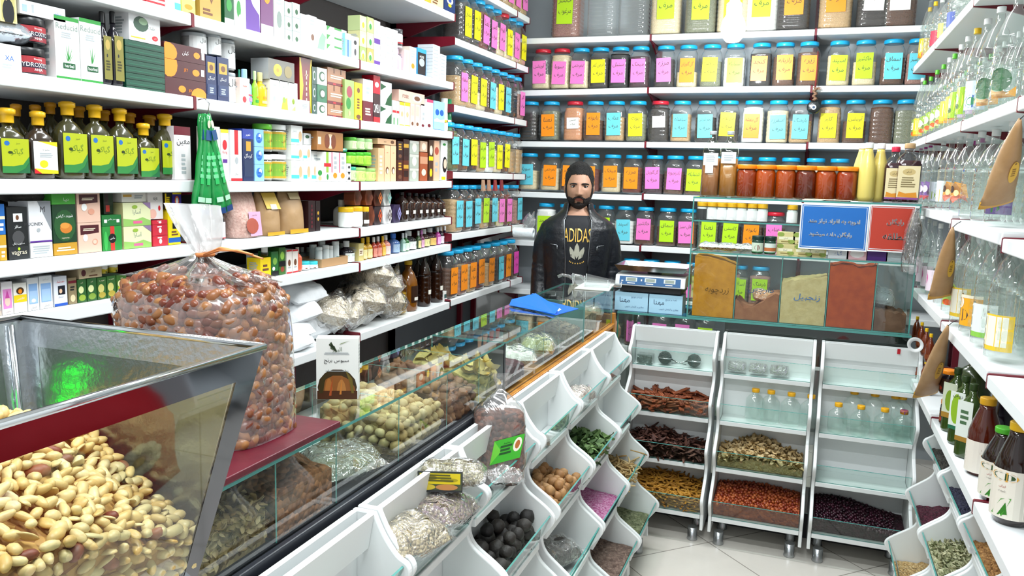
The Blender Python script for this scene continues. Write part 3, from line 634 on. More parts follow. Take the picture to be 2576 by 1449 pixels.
C(1, '''
64 100 165 | e | carton lying behind the silver packet | r 0 0 1 .3 w | inset=.12
0 56 112 | e6eaec | white carton with blue lettering under a silver packet | t .45 .5 .18 b XA;l .1 .1 .6 .3 2 s;r 0 0 1 .06 s
142 204 43 | f0f3f1 | white carton with an aloe plant and green top | r 0 .94 1 1 g;r 0 0 1 .05 g;t .5 .84 .09 q Reducid;l .25 .66 .75 .76 3 s;p g .5 .3 .3 .52 .47 .34;p g .5 .3 .42 .6 .52 .36;p g .5 .3 .55 .62 .55 .36;p g .5 .3 .7 .55 .57 .34;p g .47 .3 .35 .45 .5 .3;p g .53 .3 .76 .46 .56 .3;r .28 .18 .78 .27 G;t .53 .225 .05 w herbal;t .8 .1 .03 s 300ml | depth=.07
205 260 50 | f0f3f1 | second white carton with an aloe plant and green top | r 0 .94 1 1 g;r 0 0 1 .05 g;t .5 .84 .09 q Reducid;l .25 .66 .75 .76 3 s;p g .5 .3 .3 .52 .47 .34;p g .5 .3 .42 .6 .52 .36;p g .5 .3 .55 .62 .55 .36;p g .5 .3 .7 .55 .57 .34;r .28 .18 .78 .27 G;t .53 .225 .05 w herbal | depth=.07
318 416 221,205,189,173,157,141,125,108 | 1c4a3a | dark green pouch in an open stacked tray | r 0 0 1 .12 123428;r .08 .35 .92 .5 24604a | depth=.065
325 404 33 | f0f0f2 | white carton with a dark plant photo and red seal | e .38 .6 .24 .26 3f5a4a;e .45 .7 .14 .12 8fae8a;t .72 .52 .13 q جلبک;e .82 .2 .1 .09 r;t .82 .2 .05 w اصلی;r .05 .1 .5 .14 y;t .35 .3 .06 s leaves | zb=onx(360,106,FX).z,depth=.08
416 519 199,155,114 | 4a1c22 | maroon carton with orange discs | e .82 .1 .2 .5 o;e .4 .4 .09 .2 o;t .6 .35 .2 o JEY//e .1 .7 .2 .75 o;e .75 .45 .09 .2 o;t .5 .5 .22 o JEY;r .88 .3 .96 .7 w//e .08 .4 .22 .6 o;e .78 .5 .08 .2 o;t .5 .5 .3 w کیان;r .9 .3 .97 .8 w | depth=.09
520 546 141 | B | navy carton with a gold crest panel | r .15 .62 .85 .86 d;e .5 .74 .2 .07 n;t .5 .5 .09 w کرمگل;r .1 .12 .9 .36 2a3c66;l .3 .15 .7 .3 3 s | depth=.08
548 577 145 | B | second navy carton with a gold crest panel | r .15 .62 .85 .86 d;e .5 .74 .2 .07 n;t .5 .5 .09 w کرمگل;r .1 .12 .9 .36 2a3c66;l .3 .15 .7 .3 3 s | depth=.08
604 629 196 | f3d8cc | pale pink carton with a red drop | e .45 .2 .2 .12 r;t .5 .7 .06 r AGISA;r 0 .9 1 1 w
680 703 198 | eff1ee | white carton with a grey shadowed sweep | p c8c0cc .3 0 1 0 1 .35;e .45 .35 .15 .08 s;t .5 .8 .06 q carin
705 725 203 | eff1ee | white carton with a lime green sweep | p l .1 0 1 0 .9 .45 .3 .3;e .5 .35 .2 .1 8fb040;t .5 .8 .06 q carin
727 749 208 | eff1ee | white carton with a dark leaf | p c8d890 .2 0 1 0 1 .3;e .5 .35 .15 .1 h;t .5 .8 .06 q carin
755 779 252 | e8eaec | small white carton before the maroon and yellow one | l .2 .3 .8 .7 4 s | inset=-.02,depth=.02
754 785 146 | 7a2c34 | tall maroon carton with yellow flanks | p y 0 0 .1 0 .3 .5 .1 .98 0 1;p y 1 0 .9 0 .75 .5 .9 .98 1 1;t .55 .7 .05 e پودر;l .5 .2 .6 .8 6 e | depth=.11,side='7a2c34',inset=.003
785 797 254,212,168 | 2a4a44 | dark carton with a pale ring left in a stack | e .5 .5 .3 .28 s;e .55 .5 .2 .18 G
798 823 257,214,171 | c9d4d0/2f7050/d0d8d6 | pale carton with a dark ring right in a stack | e .5 .5 .32 .3 G;e .55 .5 .22 .2 w
824 870 263,216,173 | a8785a | kraft paper bundle with maroon base | r 0 0 1 .15 m;r .3 .03 .45 .12 r;r .75 .03 .9 .12 r;r .32 .7 .38 1 n;r .7 .7 .76 1 n;l .1 .35 .9 .6 2 e
867 891 201 | 9ab86c | light green carton with red berries | e .5 .7 .3 .15 a04050;e .4 .4 .25 .15 g;e .5 .15 .12 .07 t | inset=-.01
892 911 208 | y | yellow carton with a dark figure | e .5 .8 .2 .07 n;l .3 .3 .7 .6 4 n;e .5 .1 .3 .06 n
913 938 255,200 | m/efe6e8 | maroon and white carton with a faint line drawing | l .2 .3 .8 .7 3 e//e .5 .5 .3 .3 w;l .3 .3 .7 .7 2 s
939 956 236,190 | 3a1a22/c01830 | dark and red carton | t .5 .5 .3 w CAMELIA;r 0 0 1 .2 r//e .5 .5 .3 .15 w
957 985 264,206 | dfe6e4 | white carton with a dark green leaf sweep | p G 1 0 1 .6 .6 .3 .4 0;p G 0 .6 0 .9 .5 .8
987 996 252 | eceeea | slim white carton with a red band | r 0 .5 1 .6 r;r .3 .0 .6 .3 g
997 1004 254 | eceeea | second slim white carton with a red band | r 0 .5 1 .6 r;r .3 .0 .6 .3 g
1005 1017 256 | efe8e0 | slim white carton with yellow ends | r 0 .86 1 1 y;r 0 0 1 .06 y;e .5 .5 .25 .12 t
1018 1031 258 | efe8e0 | second slim white carton with yellow ends | r 0 .86 1 1 y;r 0 0 1 .06 y;e .5 .5 .25 .12 t
1032 1043 260 | f0c8b8 | slim pink carton | e .5 .15 .25 .08 n;r .2 .5 .8 .9 e8b8a8
1044 1056 262 | f0c8b8 | second slim pink carton | e .5 .15 .25 .08 n;r .2 .5 .8 .9 e8b8a8
1058 1072 262 | f0eeee | slim white carton with a dark flower foot | e .4 .12 .25 .06 m;l .3 .3 .7 .7 2 s
1073 1089 250 | f0eeee | white carton with magenta top edge | r 0 .9 1 1 u;e .4 .12 .25 .06 m
1091 1118 255 | 9ad4f2 | sky-blue carton with two blue discs | e .3 .62 .18 .11 b;e .72 .62 .18 .11 b;r 0 0 1 .03 b;p w 0 .35 .3 .42 .6 .36 1 .42 1 .3 0 .28
''')
C(1, '''
675 741 152 | 6c6a62 | grey carton with a yellow flower lying on others | e .35 .5 .16 .3 y;e .35 .5 .06 .1 o;e .75 .5 .15 .3 8a7a4a | zb=onx(700,203,FX).z,depth=.07,side='b8bcc0'
1003 1068 231 | e8b8a8 | salmon carton with a dark round picture lying on others | e .7 .5 .18 .35 w;e .7 .5 .12 .22 n;t .25 .5 .3 n rose | zb=onx(1036,260,FX).z,depth=.06,top='d88878'
50 165 10 | eceff1 | white carton with blue print on two dark jars | r .25 .2 .3 .8 s;t .82 .5 .25 b سفید;r .05 .2 .15 .7 9ab4d8 | zb=onx(100,43,FX).z,depth=.08
0 44 -30 | d8c890 | carton with a dark portrait on the silver packet | r .1 .05 .9 .9 b8b070;e .5 .3 .35 .4 k;e .4 .75 .12 .12 t | zb=onx(20,56,FX).z,depth=.05
''')
C(2, '''
440 482 318 | e8e2e4 | white carton with maroon top behind the green sachets | r 0 .84 1 1 m;t .55 .7 .12 x معین;l .4 .1 .7 .5 5 s
533 556 318 | e8e8d8 | cream carton half behind the green sachets | l .2 .2 .8 .8 5 s
557 577 325 | f0f0f0 | white carton with yellow top and red disc | r 0 .93 1 1 y;e .5 .7 .3 .1 r;t .5 .55 .07 r King;r .2 .35 .8 .42 P
581 610 327 | f2f2f2 | white carton with a long red strip | r .35 .52 .68 1 r;e .52 .4 .15 .07 s;t .5 .13 .05 x سوگل;r 0 0 1 .05 r
612 639 350,324 | B/2840a0 | navy carton with a gold panel | r .3 .72 .75 .95 d;t .5 .6 .12 w کرمگل;r .1 .1 .9 .5 2a3858//t .5 .4 .3 w خمیر
641 665 413,369,325 | 8cc4ee | light blue carton with a darker splash | e .5 .5 .35 .3 3a78c8;e .6 .6 .15 .15 w;l .3 .2 .7 .6 2 b
733 762 403,364,316 | f0f2f0 | white carton with an aqua strip and brown seed | r 0 .12 .7 .3 a;e .8 .45 .15 .28 t;t .3 .7 .14 s ترنجان
763 783 403,364 | eef0ee | white carton with aqua strip beside the taller stack | r 0 .12 .5 .3 a;e .7 .45 .2 .28 t
764 782 335 | e0e2e2 | whitish carton set back on the stack | e .5 .7 .3 .15 G | zb=onx(773,363,FX).z,inset=.02,depth=.05
784 796 404 | f0f2f0 | small white carton with aqua strip | r 0 .12 1 .3 a;e .7 .5 .2 .25 t
797 813 405 | f0efe8 | white carton with a brown pot and green sprout | e .5 .15 .3 .12 t;e .5 .42 .35 .14 g
784 813 380 | e4e6e6 | pale grey carton behind the sprout carton | l .2 .6 .8 .9 3 s | inset=.03,depth=.06
815 833 382 | f0f2ee | white carton with a green stripe and red tab | r .3 .3 .65 1 8fb840;r 0 .5 1 .62 r;e .5 .15 .15 .1 g
834 852 383 | f2f0f0 | white carton with pink stripe and an orange fruit | r .0 .3 .12 1 u;e .5 .2 .3 .1 o;l .3 .4 .8 .9 3 s
853 871 384 | f2f0f0 | second white carton with pink stripe and orange fruit | r .0 .3 .12 1 u;e .5 .2 .3 .1 o;l .3 .4 .8 .9 3 s
873 883 411 | e8e8e8 | slim white carton with black hourglass marks | p k .1 .1 .9 .1 .5 .3;p k .1 .55 .9 .55 .5 .35;e .5 .8 .3 .08 x
951 966 372 | e8b890 | slim peach carton set to the near side | l .2 .2 .8 .8 5 e
967 981 365 | eec098 | slim peach carton with a dark-haired portrait | e .5 .3 .3 .1 n;e .55 .28 .2 .07 e;t .5 .8 .03 r color
982 996 366 | eec098 | second slim peach carton with a dark-haired portrait | e .5 .3 .3 .1 n;e .55 .28 .2 .07 e;t .5 .8 .03 r color
999 1013 402,355 | 4a2018/301418 | dark brown carton with gold lettering | l .2 .5 .8 .9 3 d;e .5 .2 .3 .1 n
1014 1028 403,350 | 5a2818/3a1c1c | brown carton with a tan band and gold trim | r .05 .6 .95 .78 d;r .1 .2 .9 .5 2a1210
1030 1053 423,388,354 | a8b0a4 | grey carton with a pale portrait | e .5 .5 .25 .35 e0d8cc;r 0 .8 1 1 c8c8c0
1056 1075 383 | a05030 | copper carton with a cream band | r 0 .6 1 .85 c89070;e .5 .3 .3 .12 e
1057 1075 355 | c8a890 | carton with a portrait above the copper one | e .5 .5 .3 .35 ecd8c4 | zb=onx(1066,382,FX).z,depth=.06
1078 1089 352 | 4a3020 | slim dark carton with a portrait and yellow band | e .5 .75 .35 .12 e;r 0 .5 1 .6 y;e .5 .2 .3 .1 y
1091 1104 354 | e8b898 | slim peach carton with a rose | e .5 .75 .4 .1 b05040;l .2 .2 .8 .5 2 s
1108 1128 353 | e4e8e4 | white carton with a black-haired portrait and yellow foot | e .5 .4 .3 .2 k;e .55 .42 .2 .12 e8c8b0;r .1 .02 .6 .1 y;e .4 .9 .2 .03 g
''')
C(2, '''
797 863 332 | a8703c | gold-brown carton with a mirrored portrait lying on others | e .5 .5 .18 .4 e8c8a0;e .38 .5 .1 .4 7a3c20;e .62 .5 .1 .4 7a3c20;r .03 .3 .15 .7 e;e .5 .5 .03 .3 w | zb=onx(830,379,FX).z,depth=.08
950 996 349 | e0b48c | peach carton lying across the slim peach ones | t .4 .5 .3 n color;e .8 .5 .1 .3 n | zb=onx(974,364,FX).z,depth=.07
''')
C(3, '''
0 19 590,512 | c89a30/2a6ab8 | gold and blue carton at the picture edge | r 0 .5 1 .6 e;l .2 .1 .8 .4 2 w
22 75 520 | 202224 | black carton with a white crest and leaf foot | r .3 .72 .75 .88 e8eae8;e .5 .8 .08 .05 n;t .5 .62 .07 w ساقز;e .5 .42 .3 .13 4a4a4c;t .5 .3 .05 w صابون زغال;r 0 0 1 .25 2c2e30;t .5 .11 .09 e vagras;e .5 .2 .06 .03 l | depth=.065
77 134 609,505 | e8e9ea/e4e6ea | white carton with slanted grey figure | l .1 .2 .9 .8 4 s//p 8a8e94 .4 1 1 1 1 .25;t .62 .8 .14 x M;t .2 .45 .08 x MUCINEX;e .4 .3 .08 .05 s;r 0 0 1 .04 P | depth=.065
136 196 610,514,484 | c09030/1c3c26/4aa83c | gold, dark green and light green carton | l .1 .3 .9 .7 2 e//e .5 .45 .46 .42 28542e;e .55 .38 .26 .14 c87830;e .5 .45 .2 .08 d89040;t .5 .7 .1 w شوینده گیاهی;t .5 .12 .05 e vegetarian//t .6 .4 .35 w دیبا | depth=.065
198 257 559,482 | e0b8a4 | pink carton with a maroon panel and face drawing | p 4a1c24 .1 .6 .9 .65 .9 .92 .1 .92;l .2 .72 .8 .82 2 e;e .3 .5 .1 .12 w;e .72 .35 .12 .1 d89880;e .7 .35 .08 .07 e8c0ac//p 4a1c24 .1 .6 .9 .65 .9 .92 .1 .92;l .2 .72 .8 .82 2 e;e .3 .5 .12 .12 w;e .6 .35 .14 .1 d89880 | depth=.1
259 308 568,540 | 2c8a3c/1f6a34 | green carton with a red ribbon and white print | r .4 0 .62 1 c83830;e .5 .5 .2 .2 k;t .5 .5 .12 w حاجی;e .15 .4 .1 .4 3fae50//t .5 .6 .2 w سدر خالص;r .1 .3 .25 .6 w;r .75 .3 .9 .6 w | depth=.065
261 286 483 | 16301c | dark green carton with a red ribbon | r .1 .0 .5 1 301c1c;r .2 .1 .6 .4 c83830 | zb=onx(273,538,FX-.02).z,inset=.02,depth=.08
312 382 568,509 | d9dcae | pale yellow carton with green meadow and grey lettering | p 8cb860 0 0 1 0 1 .2 .7 .36 .4 .26 0 .34;t .5 .6 .26 q آسارا;r .35 .1 .68 .22 e06090;p 8a7098 .7 1 1 1 1 .7;e .42 .82 .1 .08 8fb040 | depth=.07,side='cfc890'
306 368 482 | eeeae4 | white carton with a gold stripe lying on the pale yellow ones | r .05 .5 .4 .75 d8a848;l .5 .3 .9 .7 2 s | zb=onx(337,508,FX-.01).z,inset=.01,depth=.1
385 423 592,564,553 | c83040 | red carton with a white flower mark | e .5 .45 .1 .25 w;l .3 .7 .7 .9 1 w | depth=.1
373 411 482 | ece6e4 | white carton with a red drop and pink foot | t .5 .75 .16 x eje;e .75 .4 .08 .1 r;e .3 .2 .25 .18 f0b8a8 | zb=onx(392,551,FX-.005).z,inset=.005,depth=.06
424 455 526 | f0d820 | yellow carton with a blue foot and black label | r 0 .06 1 .2 b;r .35 .45 .75 .62 k;r .3 .82 .8 .98 x;l .2 .25 .8 .4 2 n | depth=.1
415 433 486 | 2a2018 | black and yellow carton | l .2 .2 .8 .8 5 y;r 0 0 .2 1 y | zb=onx(424,525,FX).z,depth=.06
434 457 484 | 3f2f8a | purple carton with an orange squiggle | e .5 .5 .25 .3 d86030;e .5 .5 .15 .2 w;r 0 .9 1 1 y | zb=onx(445,525,FX).z,depth=.06
776 794 505 | 2a1418 | tall dark maroon carton | l .4 .1 .6 .9 6 m | side='2a1418',depth=.09
795 806 505 | 221216 | slim black carton with tiny gold marks | e .5 .6 .2 .06 d;e .5 .4 .2 .06 d | side='221216',depth=.09
''')
C(4, '''
0 5 710 | d8c0b0 | carton at the very picture edge | l .1 .1 .9 .9 4 s
6 35 708 | f2eef0 | white carton with a pink flower panel | r .1 .18 .9 .78 e088c8;e .5 .4 .25 .15 e8c8b8;p c04898 .3 .5 .7 .5 .5 .75;t .5 .08 .07 m ماهان
36 70 711 | f2f0e8 | white carton with a yellow band and fruit | r 0 .35 1 .6 y;e .5 .74 .3 .12 4a3018;e .5 .72 .15 .08 o;t .5 .47 .1 w انگشتی
71 100 698 | eef0f2 | white carton with a pale blue panel | r .1 .2 .9 .82 8ab0e0;r .15 .23 .85 .6 a8c8ec;t .5 .08 .08 x کرمان;e .5 .3 .2 .06 w
101 134 693 | eef0f2 | second white carton with a pale blue panel | r .1 .2 .9 .78 8ab0e0;r .15 .23 .85 .6 a8c8ec;t .5 .08 .08 x کرمان;t .5 .9 .06 s شیر آمویز
137 171 694 | e4e8f2 | white carton with red script, dark photo and blue foot | r 0 0 1 .09 2050b0;r .3 .38 .85 .68 1a1c28;e .5 .5 .12 .08 e8c0a0;t .5 .82 .1 r مهرشاد;t .5 .3 .06 B دیجیتال
173 195 698 | 8a7a5c | olive-brown carton with a round nut picture | e .5 .22 .3 .14 d8c8a0;l .2 .5 .8 .7 2 k;r 0 .8 1 .9 m
196 219 702 | 2c5a2c | green carton with a pale melon and yellow chips | e .4 .55 .3 .16 d8dca0;e .5 .2 .4 .14 8fa83c;t .5 .85 .08 e کدو
220 245 699 | 2c5a2c | second green carton with a pale melon | e .4 .55 .3 .16 d8dca0;e .5 .2 .4 .14 7a983c;t .5 .85 .08 e کدو
246 269 697 | 34602c | third green carton, golden fruit heap on it | e .4 .5 .35 .2 c8c070;e .5 .2 .4 .14 a8963c;t .5 .85 .08 e سیب
270 293 693 | 34602c | fourth green carton, golden fruit heap on it | e .4 .5 .35 .2 c8c070;e .5 .2 .4 .14 a8963c;t .5 .85 .08 e سیب
294 320 690 | 3a6628 | fifth green carton with a bright yellow slice | e .5 .4 .35 .25 d8d020;e .3 .6 .2 .15 e0dca0;t .5 .85 .08 e موز
198 257 670 | c8b490 | kraft carton with grapes lying on the green ones | e .2 .5 .1 .3 5a2830;t .6 .6 .3 n انگور;l .4 .1 .8 .3 1 n | zb=onx(228,699,FX).z,depth=.08
653 681 640 | eef0ee | white carton beside the date bag | l .2 .2 .8 .8 3 s | inset=.05
655 682 648 | y | small yellow carton under a white cap | l .2 .3 .8 .7 2 n
683 701 632 | 2c6a34 | green carton with a vine pattern | e .5 .6 .3 .15 7fb04c;r 0 0 1 .2 k;e .3 .3 .2 .08 w
702 719 622 | 3a6a2c | green-black carton with a vine pattern | e .5 .7 .3 .15 8fc04c;r 0 .3 1 .5 k;e .5 .2 .3 .1 8f4030
721 735 628 | e8e0d8 | white carton with red zigzag ends | r 0 .93 1 1 r;r 0 0 1 .06 r;e .5 .45 .25 .14 n;l .2 .2 .8 .3 1 s
736 750 627 | e8e0d8 | second white carton with red zigzag ends | r 0 .93 1 1 r;r 0 0 1 .06 r;e .5 .45 .25 .14 n;l .2 .2 .8 .3 1 s
902 915 612 | c8b878 | yellowish carton at the near end of the small bottles | r .1 .3 .9 .7 e;l .2 .4 .8 .6 2 n
''')
C(5, '''
1115 1126 732 | e8e8e4 | small white carton at the foot of the jars | r .2 .3 .8 .7 3a5a58
''')
for x0, x1, top, base, lb, sp in ((1050, 1068, -40, 'd8c890', 'cream carton with a yellow flower on the high end shelf', 'e .5 .4 .3 .2 y;r 0 .8 1 1 w'), (1069, 1083, -40, 'e8a030', 'orange carton with a yellow flower on the high end shelf', 'e .5 .5 .3 .3 y;e .5 .3 .2 .1 o'),
                            (1084, 1115, -40, 'e8cc98', 'pale yellow carton with a brown print on the high end shelf', 'e .7 .5 .15 .08 n;l .1 .1 .6 .25 2 n'), (1117, 1145, -50, '1c3468', 'navy carton with a white and yellow spiral on the high end shelf', 'e .5 .4 .3 .12 e;e .5 .4 .15 .06 3050a0;e .5 .25 .15 .05 y'),
                            (1010, 1030, -50, 'e8ecea', 'white carton with a green mark on the high end shelf', 'e .5 .2 .2 .1 g'), (1031, 1048, -50, 'eceee8', 'white carton with a light green mark on the high end shelf', 'e .5 .2 .3 .1 l')):
    yb = onx((x0 + x1) / 2, 40, FX).y
    zb = 2.36 + (yb - 2.835) / .885 * .01 + .001
    xf = FX; ya = onx(x0, 40, xf).y; yb = onx(x1, 40, xf).y; W = yb - ya - .002; H = .16
    mb = MB(); mb.box(-W / 2, 0, 0, W / 2, .08, H, mat(base, .4)); decals(mb, lambda u, v, l: ((u - .5) * W, -l, v * H), sp, W / H)
    o = mb.build('carton', fix=False); o.location = (xf, (ya + yb) / 2, zb); o.rotation_euler = (0, 0, math.pi / 2); tag(o, lb, 'box')
# ---------------- bottles ----------------
AMBER = clear('c8904a', .05, 1.2)
def bcap(mb, r, z, h, c, flare=0):
    mb.lathe([(r * .98, z), (r, z + .002), (r * 1.0, z + h * .55), (r * (1.28 if flare else 1), z + h * (.6 if flare else .9)), (r * (1.3 if flare else .96), z + h * (.9 if flare else .97)), (r * .8, z + h), (.001, z + h)], mat(c, .35), 20)
def bottle(loc, rz, R, H, style='round', body=None, liq=None, fill=.8, cap='w', caph=.022, spec=None, lz0=.15, lz1=.5, larc=1.5, label='bottle', cat='bottle', group=None, name='bottle', caplab=None, gz=None):
    e, sx, sy, nk = {'round': (2, 1, 1, .36), 'oval': (3.2, 1, .55, .34), 'square': (4.5, 1, 1, .36), 'jar': (2.2, 1, 1, .86), 'long': (2, 1, 1, .36), 'pill': (2, 1, 1, .7), 'honey': (2, 1, 1, .84), 'cone': (2, 1, 1, .45), 'big': (2.4, 1, 1, .24)}[style]
    rn = R * nk; hb = H - caph
    if style in ('round', 'oval', 'square'): prof = [(R * .9, 0, e), (R, .008, e), (R, hb * .68, e), (R * .93, hb * .76, e), (R * .62, hb * .87, 2.2), (rn, hb * .92, 2), (rn, hb, 2)]
    elif style == 'long': prof = [(R * .85, 0, 2), (R, .01, 2), (R, hb * .45, 2), (R * .97, hb * .5, 2), (R, hb * .55, 2), (R * .93, hb * .66, 2), (R * .6, hb * .83, 2), (rn, hb * .9, 2), (rn, hb, 2)]
    elif style == 'cone': prof = [(R * .8, 0, 2), (R, .02, 2), (R, hb * .6, 2), (R * .8, hb * .75, 2), (rn * 1.1, hb * .93, 2), (rn, hb, 2)]
    elif style == 'big':
        prof = [(R * .85, 0, 2.4), (R, .012, 2.4)]
        for i in range(5):
            z0 = .03 + hb * .1 * i; prof += [(R, z0, 2.4), (R, z0 + hb * .07, 2.4), (R * .965, z0 + hb * .085, 2.4)]
        prof += [(R, hb * .58, 2.4), (R * .96, hb * .66, 2.2), (R * .6, hb * .82, 2), (rn, hb * .9, 2), (rn * 1.15, hb * .93, 2), (rn, hb * .945, 2), (rn, hb, 2)]
    else: prof = [(R * .9, 0, e), (R, .008, e), (R, hb * .84, e), (R * .95, hb * .9, e), (rn, hb * .96, 2), (rn, hb, 2)]
    t = empty(name, loc, rz, label, cat, group)
    if gz: GRP[t.name] = gz
    bm = body if body is not None else clear('f2f8f6', .05, 1.3)
    if style in ('jar', 'honey', 'pill'): rn *= 1.05
    put('bottle_body', mesh_of(('b', style, round(R, 4), round(H, 4), bm.name), lambda mb: (mb.lathe([(a * 1, z + .001, c) for a, z, c in prof], bm, 20, sx=sx, sy=sy), 'bottle_body')[1]), t)
    if liq:
        def f(mb):
            top = hb * fill; q = [(a * .94, max(z, .005), c) for a, z, c in prof if z < top]; a, z, c = q[-1]
            q += [(a if not (hb * .68 < top) else a * .9, top, c), (.001, top, 2)]
            mb.lathe(q, liq, 20, sx=sx, sy=sy); return 'liquid'
        put('contents', mesh_of(('q', style, round(R, 4), round(H, 4), liq.name, fill), f), t)
    if cap:
        def f(mb):
            bcap(mb, rn * 1.12, hb - (0 if style not in ('honey', 'jar') else .004), caph, cap, style == 'oval'); return 'cap'
        o = put('cap', mesh_of(('k', round(rn, 4), round(H, 4), cap, caph), f), t)
        if caplab: o['label'] = caplab
    if spec:
        def f(mb):
            z0, z1 = hb * lz0, hb * lz1
            if style in ('oval', 'square'):
                W = 2 * R * (.92 if style == 'oval' else .8); yy = -R * sy - .0015
                decals(mb, lambda u, v, l: ((u - .5) * W, yy - l, z0 + v * (z1 - z0)), spec, W / (z1 - z0))
            else:
                Rr = R * 1.0 + .0012
                decals(mb, lambda u, v, l: ((Rr + l) * math.sin((u - .5) * larc), -(Rr + l) * math.cos((u - .5) * larc), z0 + v * (z1 - z0)), spec.replace('r 0 0 1 1', 'r 0 0 1 1'), Rr * larc / (z1 - z0), 8)
            return 'printed_label'
        put('printed_label', mesh_of(('s', style, round(R, 4), round(H, 4), spec, lz0, lz1), f), t)
    return t
def LB(row, x0, x1, yt, label, inset=.0, style='round', zb=None, R=None, **kw):
    xf = FX - inset; ya, yb = onx(x0, 400, xf).y, onx(x1, 400, xf).y; ym = (ya + yb) / 2
    z = (lz(row, ym) + .001) if zb is None else zb
    fy = toscreen((xf, ym, z))[1]; ya, yb = onx(x0, fy, xf).y, onx(x1, fy, xf).y; ym = (ya + yb) / 2; R = R or (yb - ya) / 2 * .96
    H = onx((x0 + x1) / 2, yt, xf).z - z; k = .55 if style == 'oval' else 1
    return bottle((xf - R * k, ym, z), kw.pop('rz', math.pi / 2), R, H, style, label=label + ', ' + ROWP[row], gz=(None if kw.get('group') else 'bottles and jars, ' + ROWP[row]), **kw)
OLV = mat('3c3a20', .15, coat=.6); OLV2 = mat('34281c', .15, coat=.6)
KL = 'r 0 0 1 1 2f7a3c;p a9b41c 0 .2 .4 .2 .75 .25 1 .5 1 1 0 1;e .2 .86 .1 .07 2868b0;t .6 .86 .07 5a6a20 سبز;t .55 .62 .22 5a7a20 گیاکو;p 20603c .5 0 1 0 1 .35 .85 .15;e .3 .6 .08 .04 2c3c14'
SG = 'yellow-capped green shampoo bottles'
for x0, x1, yt, n in ((2, 80, 272, 'green shampoo bottle with a yellow cap cut by the picture edge'), (158, 226, 256, 'tallest green shampoo bottle with a yellow cap'), (228, 291, 264, 'green shampoo bottle with a yellow cap right of the tallest one'), (292, 350, 273, 'green shampoo bottle with a yellow cap left of the short one'), (352, 404, 310, 'short green shampoo bottle with a yellow cap'), (406, 462, 287, 'green shampoo bottle with a yellow cap nearest the hanging sachets')):
    LB(2, x0, x1, yt, n, style='oval', body=OLV, cap='eab41c', caph=.034, spec=KL, lz0=.1 if yt != 310 else .06, lz1=.72, group=SG, name='shampoo_bottle', inset=.0 if yt not in (287,) else .01)
LB(2, 83, 150, 280, 'dark shampoo bottle with a white label and yellow cap', style='oval', body=OLV2, cap='eab41c', caph=.034, spec='r 0 0 1 1 w;p y .2 1 1 .85 1 1;p r 0 0 .4 0 0 .15;p y .3 0 1 0 1 .1 0 .16;t .5 .74 .07 x شامپو بچه;l .2 .5 .8 .66 3 s;e .4 .3 .18 .12 y', lz0=.1, lz1=.7, group=SG, name='shampoo_bottle')
for i, (x, yt) in enumerate(((108, 264), (146, 258), (218, 268), (280, 277), (344, 284), (394, 290), (60, 262))):
    LB(2, x - 25, x + 25, yt, 'shampoo bottle in the back row, only its yellow cap clear', style='oval', body=OLV, cap='d8941c', caph=.03, inset=.1, group='back row of yellow-capped shampoo bottles', name='shampoo_bottle')
# dark jars and cans
JB = mat('1c1a22', .12, coat=.5)
HY = 'r 0 0 1 1 2a2438;r 0 .62 1 1 a02c34;r 0 0 1 .3 8c2430;t .5 .82 .14 w Slimming;t .5 .5 .26 w HYDROXYCUT;t .5 .2 .16 w ANIA'
z0 = lz(1, onx(97, 190, FX).y) + .001
LB(1, 58, 134, 116, 'lower dark supplement jar with a red and black band', style='jar', body=JB, cap='k', caph=.02, spec=HY, lz0=.12, lz1=.9, larc=2.2, name='supplement_jar', cat='jar', R=.042)
zz = onx(97, 116, FX).z
LB(1, 58, 134, 40, 'upper dark supplement jar with a red and black band', style='jar', body=JB, cap='k', caph=.02, spec=HY, lz0=.12, lz1=.9, larc=2.2, name='supplement_jar', cat='jar', zb=zz + .004, R=.042)
for x0, x1 in ((261, 286), (288, 316)):
    LB(1, x0, x1, 30, 'tall black bottle with an olive label', style='square', body=JB, cap='k', caph=.03, spec='r 0 0 1 1 7a7434;e .5 .8 .3 .12 b09850;e .4 .55 .08 .04 k;l .2 .2 .8 .45 4 3a3818', lz0=.1, lz1=.8, name='oil_bottle', group='tall black bottles with olive labels')
CAN = mat('c4c8c8', .3, .5)
for x0, x1, yt, zt in ((490, 533, 80, 140), (535, 566, 83, 144), (570, 601, 98, 178), (573, 602, 180, None)):
    LB(1, x0, x1, yt, 'silver can with black script ' + ('resting on the navy cartons' if zt and zt < 150 else 'behind the navy cartons'), style='jar', body=CAN, cap='s', caph=.012, spec='r 0 0 1 1 d8dada;t .5 .75 .32 k فال;l .1 .1 .9 .5 4 x', lz0=.06, lz1=.95, larc=2.4, name='can', cat='can', inset=.012 if zt is None or zt > 150 else 0, zb=None if zt is None else onx((x0 + x1) / 2, zt, FX).z + .003, R=.03 if zt is None or zt > 150 else None)
LB(1, 618, 642, 174, 'light blue lotion bottle', style='round', body=mat('88b8e8', .3), cap='9ac8ee', caph=.03, spec='r 0 0 1 .4 b088d0;r 0 .6 1 .75 e04860')
LB(1, 643, 655, 179, 'lime green lotion bottle', style='round', body=mat('9ad838', .3), cap='c8f0a0', caph=.03, spec='r 0 0 1 .3 3a9a40;e .5 .6 .3 .1 o')
LB(1, 657, 679, 182, 'golden yellow lotion bottle', style='round', body=mat('e8b820', .3), cap='e8dc90', caph=.03, spec='r .1 0 .9 .3 e8d890;l .2 .5 .8 .8 3 o')
LB(1, 604, 614, 175, 'bottle with a mint cap behind the pale pink carton', style='round', body=mat('eef2f0', .3), cap='4ac0a0', caph=.03, inset=.07)
